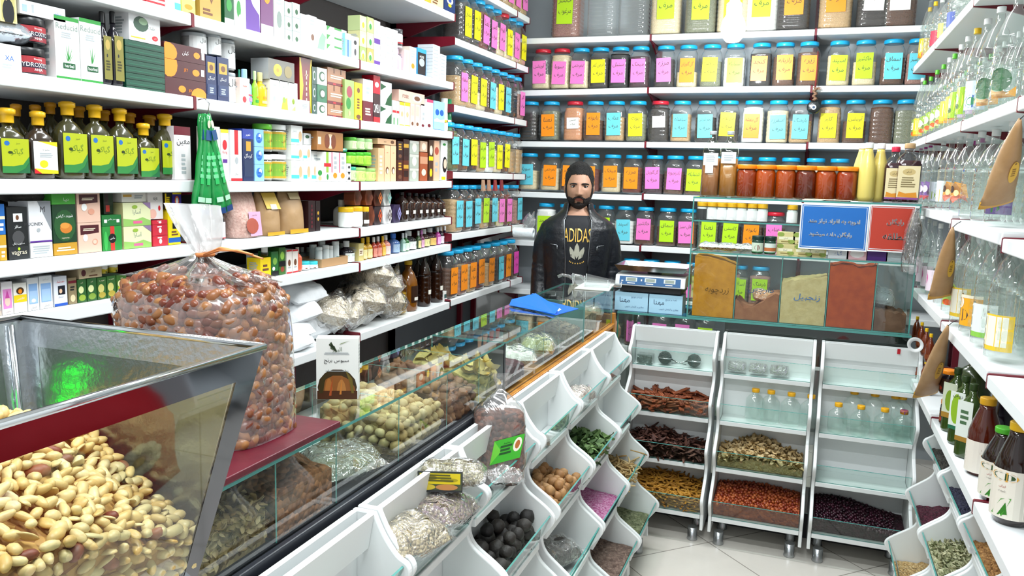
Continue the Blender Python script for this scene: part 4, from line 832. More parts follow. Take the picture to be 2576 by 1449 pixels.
LB(0, 1004, 1018, 71, 'small bottle with a black cap and red band on its side', style='jar', body=mat('e8e4e4', .3), cap='x', caph=.02, spec='r 0 0 1 .7 301c20;r 0 .4 1 .6 r', zb=zat(1012, 122), larc=3)
LB(0, 1002, 1016, 122, 'pink lotion bottle', style='round', body=mat('e0a8d8', .3), cap='e8b8e0', caph=.02)
for k in range(4):
    for x0, c, n in ((1121, 'w', 'white'), (1131, '2a8a5a', 'green')):
        z = lz(1, 3.69) + .002 + k * .05
        LB(1, x0, x0 + 9, 300, 'small %s jar with a %s cap in a stack at the shelf end' % (n, 'yellow' if n == 'white' else 'white'), style='jar', body=mat(c, .3), cap='f0c020' if n == 'white' else 'w', caph=.012, zb=z, name='small_jar', cat='jar', inset=.0 if n == 'white' else .002, R=.0165)
        bpy.data.objects[-1] if 0 else None
# gold-green jars with diamond labels, cream jars
DI = 'r 0 0 1 1 7fae3c;r 0 0 1 .12 c8a030;r 0 .88 1 1 c8a030;p e8a828 .5 .1 .85 .5 .5 .9 .15 .5;p f0c040 .5 .2 .76 .5 .5 .8 .24 .5;t .5 .5 .22 7a2018 قارن'
for x0, x1, yt, cap, zt in ((664, 695, 386, 'w', None), (697, 731, 386, 'w', None), (664, 695, 309, '6cc838', 385), (697, 731, 311, 'w', 386)):
    LB(2, x0, x1, yt, 'clear jar with a gold diamond label and %s lid' % ('green' if cap != 'w' else 'white'), style='jar', body=PLASTIC, liq=mat('e8e4d4', .6), fill=.9, cap=cap, caph=.018, spec=DI, lz0=.12, lz1=.86, larc=2.3, name='cream_jar', cat='jar', zb=onx((x0 + x1) / 2, zt, FX).z + .003 if zt else None)
for x0, x1, yt, zt, c, cc in ((884, 902, 417, None, 'c8e8a8', '3aa888'), (904, 928, 419, None, 'c4e87c', '9ac870'), (929, 953, 421, None, 'c4e87c', '9ac870'), (884, 902, 381, 416, 'a8e048', '48b828'), (903, 921, 381, 418, 'a8e048', '48b828'), (922, 940, 381, 420, 'a8e048', '48b828'),
                          (886, 904, 343, 380, 'd8f0b8', '60c040'), (905, 924, 345, 380, 'd8f0b8', 'b8e8a0'), (925, 943, 347, 380, 'd8f0b8', 'b8e8a0')):
    LB(2, x0, x1, yt, 'pale green cream jar in a small pyramid', style='jar', body=mat(c, .35), cap=cc, caph=.014, spec='r 0 0 1 1 %s;e .5 .5 .25 .35 6a9a30' % c, lz0=.15, lz1=.85, name='cream_jar', cat='jar', zb=onx((x0 + x1) / 2, zt, FX).z + .003 if zt else None, group='stacked pale green cream jars')
LB(2, 861, 881, 371, 'small white jar with a teal lid on the striped cartons', style='jar', body=mat('e0e8d8', .3), cap='2a9a80', caph=.012, name='cream_jar', cat='jar', zb=zat(868, 383) + .004, inset=.005, R=.02)
# row E
LB(3, 526, 547, 500, 'dark syrup bottle with a white label behind the bag knot', style='round', body=JB, cap='k', caph=.02, spec='r 0 0 1 1 e8ecf0;l .1 .2 .9 .9 6 s;r 0 0 1 .06 r', lz0=.05, lz1=.6, larc=2.4)
LB(3, 549, 575, 512, 'second dark syrup bottle with a white label behind the bag knot', style='round', body=JB, cap='k', caph=.02, spec='r 0 0 1 1 e8ecf0;l .1 .2 .9 .9 6 s;r 0 0 1 .06 r', lz0=.05, lz1=.6, larc=2.4)
for x0, x1, yt in ((876, 897, 519), (898, 920, 517), (921, 932, 518)): LB(3, x0, x1, yt, 'small white bottle with a yellow cap', style='jar', body=mat('eceee8' if x0 < 920 else '3a2a1c', .3), cap='eebc20', caph=.02, name='pill_bottle', spec='r 0 .1 1 .75 f4f4f2', larc=2.4)
LB(3, 865, 888, 503, 'grey-white bottle with a domed cap set back', style='round', body=mat('c8c4b8', .4), cap='c8c4b8', caph=.02, inset=.06)
def octo(x0, x1, yt, base, gem, label, zt=None, inset=0):
    xf = FX - inset; ym = (onx(x0, 520, xf).y + onx(x1, 520, xf).y) / 2; z = lz(3, ym) + .001 if zt is None else onx((x0 + x1) / 2, zt, xf).z + .001
    W = (onx(x1, 520, xf).y - onx(x0, 520, xf).y) * .97; H = onx((x0 + x1) / 2, yt, xf).z - z
    mb = MB(); a = W / 2; c = .72; mb.rings([[(x * a * k, -.0 + (.03 - .03 * (1 if abs(x) < .8 else .6)) , zz) for x in (-1, 1)] + [(a * k, .06, zz), (-a * k, .06, zz)] for zz, k in ((0, c), (H * .3, 1), (H * .7, 1), (H, c))], mat(base, .35), False)
    decals(mb, lambda u, v, l: ((u - .5) * W, -l - .0006, v * H), 'p %s .5 .12 .75 .5 .5 .88 .25 .5;p %s .5 .25 .66 .5 .5 .75 .34 .5;p %s .5 .35 .58 .5 .5 .65 .42 .5' % (gem, base, gem))
    o = mb.build('faceted_carton', fix=True); o.location = (xf, ym, z); o.rotation_euler = (0, 0, math.pi / 2); tag(o, label + ' on the fourth medicine shelf', 'box', 'faceted cartons with diamond emblems')
for a in ((934, 945, 518, '6a3422', '8a4a30', 'brown faceted carton beside the yellow-capped bottles'), (946, 967, 520, '3a2c30', 'd85a30', 'dark faceted carton with an orange diamond'), (969, 992, 520, 'd8d4d4', '4a3a3a', 'pale grey faceted carton with a dark diamond'), (994, 1015, 515, '3c3050', '9a98d0', 'violet faceted carton with a lilac diamond'),
          (925, 943, 478, '8a4a34', '6a3422', 'brown faceted carton in the upper row', 517), (946, 967, 478, '5a2c20', 'f08040', 'upper dark faceted carton with an orange diamond', 519), (970, 990, 478, 'dcdcd8', '60a8a0', 'upper pale faceted carton with a teal mark', 518), (897, 915, 478, '7a4430', '5a2c20', 'brown faceted carton set back in the upper row', 517, )):
    octo(*a)
for i, x in enumerate((1024, 1042, 1059, 1074, 1088, 1103, 1117)):
    LB(3, x - 8, x + 7, 484 + i * 1.2, 'dark brown square oil bottle with a tiny white tag', style='square', body=mat('2c1810', .1, coat=.7), cap='k', caph=.014, spec='r .25 .28 .8 .5 e8e4dc;l .3 .6 .7 .9 4 5a3a28', lz0=.1, lz1=.75, name='oil_bottle', group='dark oil bottles at the end of the fourth shelf')
# row F small bottles
SB = [(916, 928, 599, 'c89a28', 'f0c020', 'e8dca0', 'golden oil bottle with a yellow cap'), (929, 941, 597, 'c89a28', 'f0c020', 'e8dca0', 'golden oil bottle with a yellow cap'), (943, 953, 597, 'a83820', 'w', 'e09080', 'red oil bottle with a white cap'), (954, 964, 595, 'a83820', 'w', 'e09080', 'red oil bottle with a white cap'),
      (965, 973, 594, 'd89020', 'f0c020', 'e8c060', 'amber oil bottle with a yellow cap'), (974, 987, 592, 'd88878', 'w', 'e8d0c8', 'pink bottle with a white cap'), (995, 1012, 588, '4868a0', '3a78d8', 'a0b8d0', 'blue bottle with a blue cap'), (1016, 1023, 587, '8ab0a0', 'w', 'd0e8e0', 'slim mint bottle with a white cap'),
      (1024, 1032, 586, '3a7040', 'w', 'd8ecd8', 'slim green bottle with a white cap'), (1035, 1054, 582, '1c1c22', 'w', 'e8f0e8', 'black bottle with a white cap and pale label'), (1055, 1062, 581, '3a5030', 'w', 'e0d090', 'slim dark green bottle with a white cap'), (1063, 1070, 579, '6a2c50', 'd880c8', 'e0a8c8', 'slim purple bottle with a pink cap'),
      (1072, 1086, 577, '3a241c', 'w', 'e0d898', 'brown bottle with a white cap and yellow label'), (1088, 1103, 574, '3a1828', 'w', 'e0b868', 'maroon bottle with a white cap and flowered label'), (1104, 1111, 572, 'b84898', 'w', 'e8a8d8', 'slim magenta bottle with a white cap'), (1112, 1120, 570, '281c30', 'w', 'e0d0dc', 'slim black bottle with a white cap'), (1122, 1130, 569, '2a1a2c', 'w', 'e0c8d4', 'slim black bottle at the shelf end')]
for x0, x1, yt, c, cap, lab, n in SB:
    LB(4, x0, x1, yt, n, style='round', body=mat(c, .12, coat=.5), cap=cap, caph=.022, spec='r 0 0 1 1 %s;e .5 .5 .25 .2 %s;l .2 .7 .8 .95 2 x' % (lab, c), lz0=.08, lz1=.62, larc=2)
LB(4, 877, 899, 607, 'black syrup bottle with white label and cap', style='round', body=JB, cap='w', caph=.024, spec='r 0 0 1 1 e8ece8;e .4 .75 .25 .12 4a8a60;l .1 .1 .9 .6 5 s', lz0=.06, lz1=.62, larc=2.2)
LB(4, 751, 765, 622, 'orange bottle with a pale cap', style='round', body=mat('d8684a', .2, coat=.4), cap='c8b8a8', caph=.02)
for x0, x1 in ((766, 785), (787, 806)): LB(4, x0, x1, 655, 'low white jar with an aqua lid', style='jar', body=mat('e8ecec', .3), cap='40c8d0', caph=.014, spec='r 0 0 1 1 eef0f0;e .3 .5 .1 .3 n;t .65 .5 .3 s دیدبا', larc=2.2, name='cream_jar', cat='jar')
LB(4, 666, 681, 622, 'small bottle with a white cap on the yellow carton', style='pill', body=mat('3a3a2c', .3), cap='w', caph=.018, zb=zat(672, 647) + .003, R=.013)
for x0, x1, yt, b in ((258, 275, 662, 693), (282, 302, 657, 690)): LB(4, x0, x1, yt, 'small bottle with a yellow band lying above the green cartons', style='jar', body=mat('c8b020', .3), cap='e8e4d8', caph=.014, zb=zat((x0 + x1) / 2, b) + .004, spec='r .4 0 .6 1 3a4a20', name='pill_bottle', R=.0135)
# cardboard tray with tubes
xf = FX; ya, yb = onx(809, 665, xf).y, onx(875, 660, xf).y; z = lz(4, 2.6) + .001; h = onx(842, 648, xf).z - z
tr = empty('cardboard_tray', (xf, (ya + yb) / 2, z), math.pi / 2, 'brown cardboard tray holding white tubes on the fifth medicine shelf', 'tray')
mb = MB(); W = yb - ya; K = mat('b08a62', .7)
for q in ((-W / 2, 0, 0, W / 2, .003, h), (-W / 2, .11, 0, W / 2, .113, h), (-W / 2, .003, 0, -W / 2 + .003, .11, h), (W / 2 - .003, .003, 0, W / 2, .11, h), (-W / 2 + .003, .003, 0, W / 2 - .003, .11, .003)): mb.box(*q, K)
mb.build('tray_walls', tr)
for i, (x, y, hh) in enumerate(((-.1, .03, .075), (-.06, .035, .075), (-.02, .03, .08), (.015, .035, .075), (.05, .03, .09), (.09, .035, .095), (-.08, .075, .075), (-.03, .08, .08), (.03, .08, .09), (.08, .08, .1))):
    if abs(x) + .017 < W / 2: bottle((xf - y, (ya + yb) / 2 + x, z + .004), math.pi / 2, .014, hh, 'jar', mat('e4ecec', .3), cap='f0f2f0', caph=.014, spec='r 0 .1 1 .6 4a8a88;e .5 .7 .2 .1 w', label='white medicine tube standing in the cardboard tray', cat='tube', name='medicine_tube', group='white tubes in the cardboard tray')
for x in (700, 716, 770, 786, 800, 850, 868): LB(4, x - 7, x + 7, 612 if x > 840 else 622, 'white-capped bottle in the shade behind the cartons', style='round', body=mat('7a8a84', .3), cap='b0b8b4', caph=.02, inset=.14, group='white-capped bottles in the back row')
# row G bottles
LB(5, 1005, 1034, 672, 'clear bottle of pale yellow oil', style='big', body=clear('f0ead0', .05, 1.2), liq=mat('b09028', .2), fill=.45, cap=None, caph=.001)
LB(5, 1036, 1059, 657, 'amber oil bottle with a yellow cap', style='long', body=mat('7a4a14', .12, coat=.6), cap='f0c428', caph=.02, spec='r .1 .1 .9 .9 301c10;r .3 .2 .8 .35 e8e4d8', lz0=.15, lz1=.6, larc=1.9)
for i, x in enumerate((1060, 1076, 1092, 1106)): LB(5, x - 2, x + 13, 650 - i * 5, 'dark oil bottle with a small white tag in the bottom row', style='big', body=mat('2a1810', .1, coat=.6), cap=None, caph=.001, spec='r .2 .3 .75 .5 e8e4d8', lz0=.12, lz1=.55, inset=.0 if i % 2 else .04, name='oil_bottle', group='dark oil bottles before the orange-note jars')

# ---------------- soft bags ----------------
def pillow(name, loc, size, rot, M, label=None, cat=None, group=None, parent=None, seed=0, pinch=.9, amp=.06):
    L, W, H = size; mb = MB(); nx, ny = 14, 10; rs = []
    top, bot = [], []
    for s, dst in ((1, top), (-1, bot)):
        for i in range(nx + 1):
            for j in range(ny + 1):
                u, v = i / nx * 2 - 1, j / ny * 2 - 1
                k = (max(0, 1 - abs(u) ** 3.2) * max(0, 1 - abs(v) ** 3.2)) ** .5
                n = noise.noise(Vector((u * 2.3 + seed, v * 2.3, s + seed * 2))) * amp * 2 * k
                dst.append((u * L / 2 * (1 - .06 * abs(v) ** 2 * pinch), v * W / 2 * (1 - .1 * abs(u) ** 2 * pinch), s * H / 2 * k * (.95 if s > 0 else .8) + n * H))
    g = lambda i, j: i * (ny + 1) + j
    fs = [(g(i, j), g(i + 1, j), g(i + 1, j + 1), g(i, j + 1)) for i in range(nx) for j in range(ny)]
    mb.add(top, fs, M, True); mb.add(bot, [f[::-1] for f in fs], M, True)
    o = mb.build(name, parent, fix=False); o.location = loc; o.rotation_euler = rot
    return tag(o, label, cat, group)
SACK = mat('eceff2', .6, bump=.5, scale=25)
gz = lambda y: lz(5, y)
sacks = [(712, 925, .06), (760, 905, .10), (724, 880, .11), (782, 868, .1), (716, 838, .1), (775, 822, .1), (735, 792, .12), (790, 790, .09), (757, 742, .13), (718, 758, .1)]
for i, (x, y, s) in enumerate(sacks):
    p = onx(x + 6, y - 6, FX - .06 - (i % 2) * .05); zlo = gz(p.y) + .035
    pillow('sack', (p.x, p.y, max(p.z, zlo)), (.19, .12, .075), (.15 * (-1) ** i + .25, -.25 + .1 * (i % 3), .9 + .3 * (i % 3)), SACK, 'white cloth sack of a loose heap on the lowest medicine shelf', 'sack', 'heap of white cloth sacks', seed=i)
# wrapped noodle bundles
NOOD = mat('e0d4bc', .7, bump=.8, scale=90, c2='c4b498')
for i, (x, y, sz, rz) in enumerate(((838, 800, (.22, .14, .12), .4), (905, 770, (.2, .14, .12), 1.0), (890, 835, (.2, .12, .11), .2), (950, 730, (.2, .14, .12), .9), (960, 800, (.18, .12, .11), 1.3), (978, 735, (.11, .08, .13), .4), (860, 860, (.2, .12, .1), .6), (925, 705, (.2, .12, .09), 1.1))):
    p = onx(x, y - 14, FX - .07); z = max(p.z, gz(p.y) + .07); sz = tuple(v * 1.3 for v in sz)
    t = empty('noodle_bundle', (p.x, p.y, z), math.pi / 2, 'cream noodle bundle wrapped in crinkled clear film on the lowest medicine shelf', 'noodle bundle', 'film-wrapped noodle bundles')
    pillow('noodles', (0, 0, 0), tuple(v * .88 for v in sz), (.2, .1, rz), NOOD, parent=t, seed=i, amp=.1)
    pillow('film', (0, 0, 0), sz, (.2, .1, rz), FILM, parent=t, seed=i + 3, amp=.22)
# paper and plastic pouches on row E
def pouch(x0, x1, y0, row, M, label, spec=None, inner=None, xf=None, name='pouch'):
    xf = FX; ya, yb = onx(x0, 590, xf).y, onx(x1, 590, xf).y; ym = (ya + yb) / 2; z = lz(row, ym) + .002; H = onx((x0 + x1) / 2, y0, xf).z - z; W = yb - ya
    t = empty(name, (xf - .03, ym, z), math.pi / 2, label, 'pouch')
    mb = MB(); rs = []
    for k in range(11):
        v = k / 10; d = .04 * (1 - v ** 2.5) + .003; w_ = W / 2 * (.94 + .06 * math.sin(v * 3)); ring = []
        for j in range(20):
            a = 2 * math.pi * j / 20; n = noise.noise(Vector((math.cos(a) * 2, v * 4, x0))) * .006
            ca, sa = math.cos(a), math.sin(a); e = (abs(ca) ** 3 + abs(sa) ** 3) ** (-1 / 3)
            ring.append((ca * e * w_ * .93 + n, sa * e * d + n, v * H))
        rs.append(ring)
    mb.rings(rs, M); mb.build('pouch_body', t)
    if spec:
        mb = MB(); decals(mb, lambda u, v, l: ((u - .5) * W * .8, -(.04 * (1 - v ** 2.5) + .0075) - l, v * H), spec, W / H); mb.build('printed_label', t, fix=False)
    return t
pouch(588, 656, 480, 3, mat('dcb8ac', .5, bump=.4, scale=120, c2='c89c90'), 'tall pink salt pouch with a lilac label', 'r .45 .03 1 .55 d8a8c8;e .55 .25 .28 .17 b05848;t .7 .48 .04 m نمک صورتی')
pouch(657, 711, 483, 3, mat('a8865e', .5, bump=.4, scale=12), 'brown paper pouch with a yellow paper flag', 'p e0bc50 .15 .62 .95 .6 .95 .98 .15 .98;r .4 .6 .75 .72 e8e0c0;r 0 0 1 .08 d8a430')
pouch(714, 771, 480, 3, mat('a8865e', .5, bump=.4, scale=13), 'brown paper pouch with golden foot beside the dark carton', 'r .3 .8 .85 .95 c8b488;r 0 0 1 .1 d8a430')
p = onx(35, 75, FX)
zs = lz(1, p.y)
pillow('silver_packet', (FX - .05, onx(28, 75, FX).y, zat(28, 100) + .02), (.13, .11, .06), (.1, 0, 1.5), mat('c8d0d8', .15, .8, .6, 20), 'crinkled silver packet on the white carton, second medicine shelf', 'packet')
pillow('silver_packet', (FX - .05, onx(32, 700, FX).y, zat(32, 700) + .015), (.16, .1, .05), (.1, 0, 1.5), mat('b8bcc0', .2, .5, .8, 20), 'crinkled clear packet lying on the cartons of the fifth medicine shelf', 'packet')
# black lumpy goods behind the black carton
pillow('dark_packet', (FX - .06, onx(97, 490, FX).y, zat(97, 495)), (.09, .08, .04), (0, 0, 1.5), mat('4a4844', .6, bump=.8, scale=60), 'dark grainy packet lying on the slanted-figure carton', 'packet')
# gold pouch on row B
p = onx(530, 40, FX); z = lz(0, p.y) + .001
mb = MB(); mb.box(-.045, 0, 0, .045, .08, .14, mat('b8924a', .35)); decals(mb, lambda u, v, l: (-.045 + u * .09, -l, v * .14), 'p n .55 .35 .7 .55 .55 .75 .4 .55;p b8924a .55 .42 .64 .55 .55 .68 .46 .55;r 0 .86 1 1 a03070;l .1 .1 .6 .25 2 n')
o = mb.build('carton', fix=False); o.location = (FX, p.y, z); o.rotation_euler = (0, 0, math.pi / 2); tag(o, 'kraft gold carton with a diamond emblem and magenta top', 'box')

# hanging green sachets
hk = onx(497, 262, LX + .004); t = empty('sachet_bunch', (LX + .03, hk.y, hk.z), math.pi / 2, 'bunch of shiny green sachets hanging from a hook on the shelf edge', 'sachet bunch')
mb = MB(); mb.tube([(0, .024, .012), (0, .0, .016), (.002, -.014, .002), (0, -.012, -.018), (.006, -.008, -.032)], .0016, STEEL, 6); mb.build('hook', t)
GRN = mat('1c8a44', .22, bump=.35, scale=18, coat=.6)
for i, (a, w_, dy) in enumerate(((-.13, .034, 0), (-.05, .036, -.006), (.04, .036, -.004), (.14, .034, .002), (.27, .03, -.01), (.38, .028, .004), (-.02, .036, .012))):
    mb = MB(); L = .29; w_ *= 1.25; rs = []
    for k in range(13):
        v = k / 12; z = -v * L; ww = w_ * (.55 + .75 * v + .1 * math.sin(v * 17)); th = .002 + .006 * math.sin(v * math.pi) + (.004 * math.sin(v * 40) if v > .85 else 0)
        rs.append([(-ww / 2, 0, z), (-ww / 4, -th, z), (ww / 4, -th, z), (ww / 2, 0, z), (ww / 4, th, z), (-ww / 4, th, z)])
    mb.rings(rs, GRN, True)
    W = w_
    decals(mb, lambda u, v, l: ((u - .5) * W * (.5 + .7 * (1 - v)), -.009 - l, -L * (1 - v)), 'e .5 .9 .25 .04 d8d8b8;r .1 .74 .9 .84 1c4a7a;r .2 .0 .8 .06 1c3c70;r .35 .3 .65 .62 2fae5c;l .25 .35 .75 .6 4 6cc48c;r .25 .12 .75 .17 a8d8b8')
    o = mb.build('sachet', t, fix=False); o.location = (0, dy, -.028); o.rotation_euler = (0.03 * (i % 3 - 1), -a, .2 * (i % 3 - 1))
# ---------------- loose goods ----------------
def ico(sub=2):
    b = bmesh.new(); bmesh.ops.create_icosphere(b, subdivisions=sub, radius=1); vs = [v.co.copy() for v in b.verts]; fs = [tuple(v.index for v in f.verts) for f in b.faces]; b.free(); return vs, fs
ICO2, ICO1 = ico(2), ico(1)
def blob(key, rx, ry, rz, M, amp=.08, fr=1.5, seed=0, sub=2, fn=None):
    def f(mb):
        vs, fs = ICO2 if sub == 2 else ICO1; out = []
        for v in vs:
            n = 1 + amp * noise.noise(v * fr + Vector((seed * 3.1, seed, 0))) * 2
            p = Vector((v.x * rx * n, v.y * ry * n, v.z * rz * n)); out.append(fn(p, v) if fn else p)
        mb.add(out, fs, M, True); return 'grain'
    return mesh_of(key, f)
def sticks(key, M, L, r, bend=.1, n=5, seed=0, hollow=False):
    rnd = random.Random(seed)
    def f(mb):
        pts = []; a = rnd.uniform(-bend, bend); b_ = rnd.uniform(-bend, bend)
        for i in range(n): t = i / (n - 1) - .5; pts.append((t * L, a * L * (t * t * 4 - .5) * .5, b_ * L * t * t))
        mb.tube(pts, [r * rnd.uniform(.75, 1.15) * (.7 if i in (0, n - 1) and not hollow else 1) for i in range(n)], M, 7, flat=.85)
        if hollow: mb.tube([(p[0], p[1] + r * 1.5, p[2]) for p in pts], r * .7, M, 6)
        return 'stick'
    return mesh_of(key, f)
def plate(key, M, L, W, curl=.4, seed=0, n=6, point=False, th=.0012):
    rnd = random.Random(seed); c1, c2 = rnd.uniform(-curl, curl), rnd.uniform(-curl, curl)
    def f(mb):
        top = []; ks = 4
        for i in range(n + 1):
            u = i / n; w_ = W / 2 * (math.sin(math.pi * min(max(u, .04), .97)) ** (.8 if point else .35)) * rnd.uniform(.85, 1.1)
            for j in range(ks + 1):
                v = j / ks * 2 - 1; top.append(((u - .5) * L, v * w_, c1 * L * (u - .5) ** 2 * 2 + c2 * W * v * v * .5 + noise.noise(Vector((u * 3, v * 2, seed))) * W * .15))
        g = lambda i, j: i * (ks + 1) + j; fs = [(g(i, j), g(i + 1, j), g(i + 1, j + 1), g(i, j + 1)) for i in range(n) for j in range(ks)]
        mb.add(top, fs, M, True); mb.add([(a, b_, c - th) for a, b_, c in top], [q[::-1] for q in fs], M, True)
        return 'leaf'
    return mesh_of(key, f)
def scatter(name, protos, pts, label, cat, group, tilt=.35, sc=(.85, 1.15), seed=1, vert=0):
    rnd = random.Random(seed)
    for p in pts:
        o = bpy.data.objects.new(name, protos[rnd.randrange(len(protos))]); COL.objects.link(o); o.location = p
        o.rotation_euler = (rnd.uniform(-tilt, tilt) + (rnd.choice((0, vert)) if vert else 0), rnd.uniform(-tilt, tilt), rnd.uniform(0, 6.28)); s = rnd.uniform(*sc); o.scale = (s, s, s)
        tag(o, label, cat, group)
def tierpt(unit, k, u, v, dz, inset=0):
    """u -1..1 across, v 0 back .. 1 at the glass (which leans outwards)"""
    d, z = LIP[k]; zb = z - .086; t = unit; zz = zb + dz
    yf = -(d - .036 + .036 * min(1.3, dz / .086)) + .006 + inset; yb = -.014 - inset
    lp = Vector((u * (UW / 2 - .02 - inset), yb + (yf - yb) * v, zz)); a = t.rotation_euler[2]; c, s = math.cos(a), math.sin(a); lp.z *= t.scale[2]
    return Vector((t.location[0] + lp.x * c - lp.y * s, t.location[1] + lp.x * s + lp.y * c, lp.z))
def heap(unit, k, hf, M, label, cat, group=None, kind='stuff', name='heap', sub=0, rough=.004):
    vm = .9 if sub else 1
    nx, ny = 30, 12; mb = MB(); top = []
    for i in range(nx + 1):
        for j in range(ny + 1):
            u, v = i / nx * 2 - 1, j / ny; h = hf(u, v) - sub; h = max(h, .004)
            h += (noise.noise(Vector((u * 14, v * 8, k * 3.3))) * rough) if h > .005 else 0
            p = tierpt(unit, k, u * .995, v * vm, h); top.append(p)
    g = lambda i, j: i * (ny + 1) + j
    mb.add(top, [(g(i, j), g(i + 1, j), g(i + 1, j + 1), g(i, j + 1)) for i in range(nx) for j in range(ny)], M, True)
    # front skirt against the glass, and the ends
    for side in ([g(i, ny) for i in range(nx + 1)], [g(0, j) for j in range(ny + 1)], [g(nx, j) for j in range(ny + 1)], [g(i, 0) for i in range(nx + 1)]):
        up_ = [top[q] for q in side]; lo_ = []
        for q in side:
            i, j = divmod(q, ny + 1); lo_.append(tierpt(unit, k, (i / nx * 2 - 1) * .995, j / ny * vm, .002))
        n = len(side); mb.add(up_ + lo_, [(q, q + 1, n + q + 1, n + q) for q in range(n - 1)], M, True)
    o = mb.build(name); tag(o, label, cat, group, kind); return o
def fill(unit, k, hf, sx, jitter=.3, front=True, seed=0, lay=1):
    """points over the heap, then against the glass front"""
    rnd = random.Random(seed); pts = []; d = LIP[k][0]; W = UW - .05; D = d - .02
    nx, ny = max(2, int(W / sx)), max(1, int(D / sx))
    for i in range(nx):
        for j in range(ny):
            u = ((i + .5 + (j % 2) * .4 - .2) / nx) * 2 - 1 + rnd.uniform(-jitter, jitter) / nx; v = (j + .5) / ny + rnd.uniform(-jitter, jitter) / ny
            h = hf(u, min(max(v, 0), 1)); 
            if h > .008: pts.append(tierpt(unit, k, max(-.95, min(.95, u)), max(.05, min(.96, v)), h - sx * .2 + rnd.uniform(-.15, .15) * sx, sx * .25))
    if front:
        for q in range(4):
            for i in range(nx):
                u = (i + .5 + (q % 2) * .4) / nx * 2 - 1; h = hf(min(.95, u), 1) - (q + 1) * sx * .8
                if h > .006: pts.append(tierpt(unit, k, max(-.93, min(.93, u)), 1, h, sx * .45))
    return pts
U = UNITS
def hb(b0, pk=.0, at=0, wd=.8, slope=0, vb=.3):
    return lambda u, v: max(.004, b0 + pk * math.exp(-((u - at) / wd) ** 2) * (1 - vb * v) + slope * u - .02 * v)
# black limes
LIME = item_mat('3a3632', '1c1a1a', .6, .8, 90); hf = hb(.07, .03, -.2)
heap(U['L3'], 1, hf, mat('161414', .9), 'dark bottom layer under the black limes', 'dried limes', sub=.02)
scatter('dried_lime', [blob('lime%d' % i, .0215, .0215, .02, LIME, .07, 1.6, i) for i in range(3)], fill(U['L3'], 1, hf, .04, .25) + [p + Vector((0, 0, .028)) for p in fill(U['L3'], 1, hf, .055, .4, False, 3)[2:16]], 'round black dried lime in the scoop bin of limes by the counter', 'dried lime', 'black dried limes in one bin', 1.5, (.85, 1.15))
NUT = item_mat('c99a68', 'a87646', .6, .6, 70); hf = hb(.065, .03, -.1)
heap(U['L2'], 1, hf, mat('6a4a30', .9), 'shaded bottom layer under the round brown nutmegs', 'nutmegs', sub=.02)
scatter('nutmeg', [blob('nut%d' % i, .0165, .0165, .015, NUT, .1, 2.2, i + 5) for i in range(3)], fill(U['L2'], 1, hf, .03, .25) + [p + Vector((0, 0, .02)) for p in fill(U['L2'], 1, hf, .042, .4, False, 3)[2:20]], 'round light brown nutmeg in the scoop bin beside the black limes', 'nutmeg', 'nutmegs in one bin', 1.5)
LEAF = item_mat('7a9a5c', '3c5a30', .7, .3, 50); hf = hb(.07, .035, 0)
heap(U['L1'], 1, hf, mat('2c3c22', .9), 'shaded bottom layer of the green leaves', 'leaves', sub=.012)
scatter('dried_leaf', [plate('leaf%d' % i, LEAF, .05, .024, .5, i, point=True) for i in range(5)], fill(U['L1'], 1, hf, .026, .6) + [p + Vector((0, 0, .01)) for p in fill(U['L1'], 1, hf, .024, .6, False, 5)], 'curled pale green dried leaf in the bin of leaves', 'dried leaf', 'green dried leaves in one bin', .6)
heap(U['L1'], 2, hb(.055, .03, -.1), mat('a8407c', .8, bump=.8, scale=160, c2='d8a0c4', cell=True), 'heap of pink and purple dried petals in a scoop bin', 'petals')
heap(U['L1'], 3, hb(.075, .05, -.2), mat('8a7468', .8, bump=1, scale=110, c2='5f4c44', cell=True), 'heap of greyish brown dried blossoms in the lowest scoop bin', 'blossoms', rough=.012)
heap(U['L0'], 3, hb(.05, .045, -.5, .7), mat('9aa07c', .8, bump=1, scale=100, c2='5f6848', cell=True), 'heap of pale green crumbled herbs in the far lowest bin', 'herbs', rough=.012)
ROOT = item_mat('dcc08c', 'b08c54', .7, .4, 60); hf = hb(.06, .035, -.1)
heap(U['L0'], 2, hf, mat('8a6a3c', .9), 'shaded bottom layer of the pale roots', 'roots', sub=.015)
scatter('dried_root', [sticks('root%d' % i, ROOT, .085, .0042, .5, 6, i) for i in range(5)], fill(U['L0'], 2, hf, .028, .6) + [tierpt(U['L0'], 2, .75, .9, .1)], 'pale tan dried root stick in the far bin by the counter', 'dried root', 'pale dried roots in one bin', .45)
CIN = item_mat('a85c38', '7a3c22', .6, .4, 90); hf = hb(.06, .03, 0, 1.2)
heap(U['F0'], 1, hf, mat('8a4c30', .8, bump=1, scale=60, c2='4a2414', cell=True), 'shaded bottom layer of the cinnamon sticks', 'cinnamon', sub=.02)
scatter('cinnamon_stick', [sticks('cin%d' % i, CIN, .075, .0062, .05, 4, i, True) for i in range(4)], fill(U['F0'], 1, hf, .026, .6) + [p + Vector((0, 0, .014)) for p in fill(U['F0'], 1, hf, .04, .6, False, 5)], 'reddish brown rolled cinnamon stick in the left bin facing the camera', 'cinnamon stick', 'cinnamon sticks in one bin', .4)
BARK = item_mat('84584a', '543832', .7, .4, 90); hf = hb(.07, .04, -.3, .6)
heap(U['F0'], 2, hf, mat('6e4a3c', .8, bump=1, scale=60, c2='3c2620', cell=True), 'shaded bottom layer of the dark bark strips', 'bark', sub=.015)
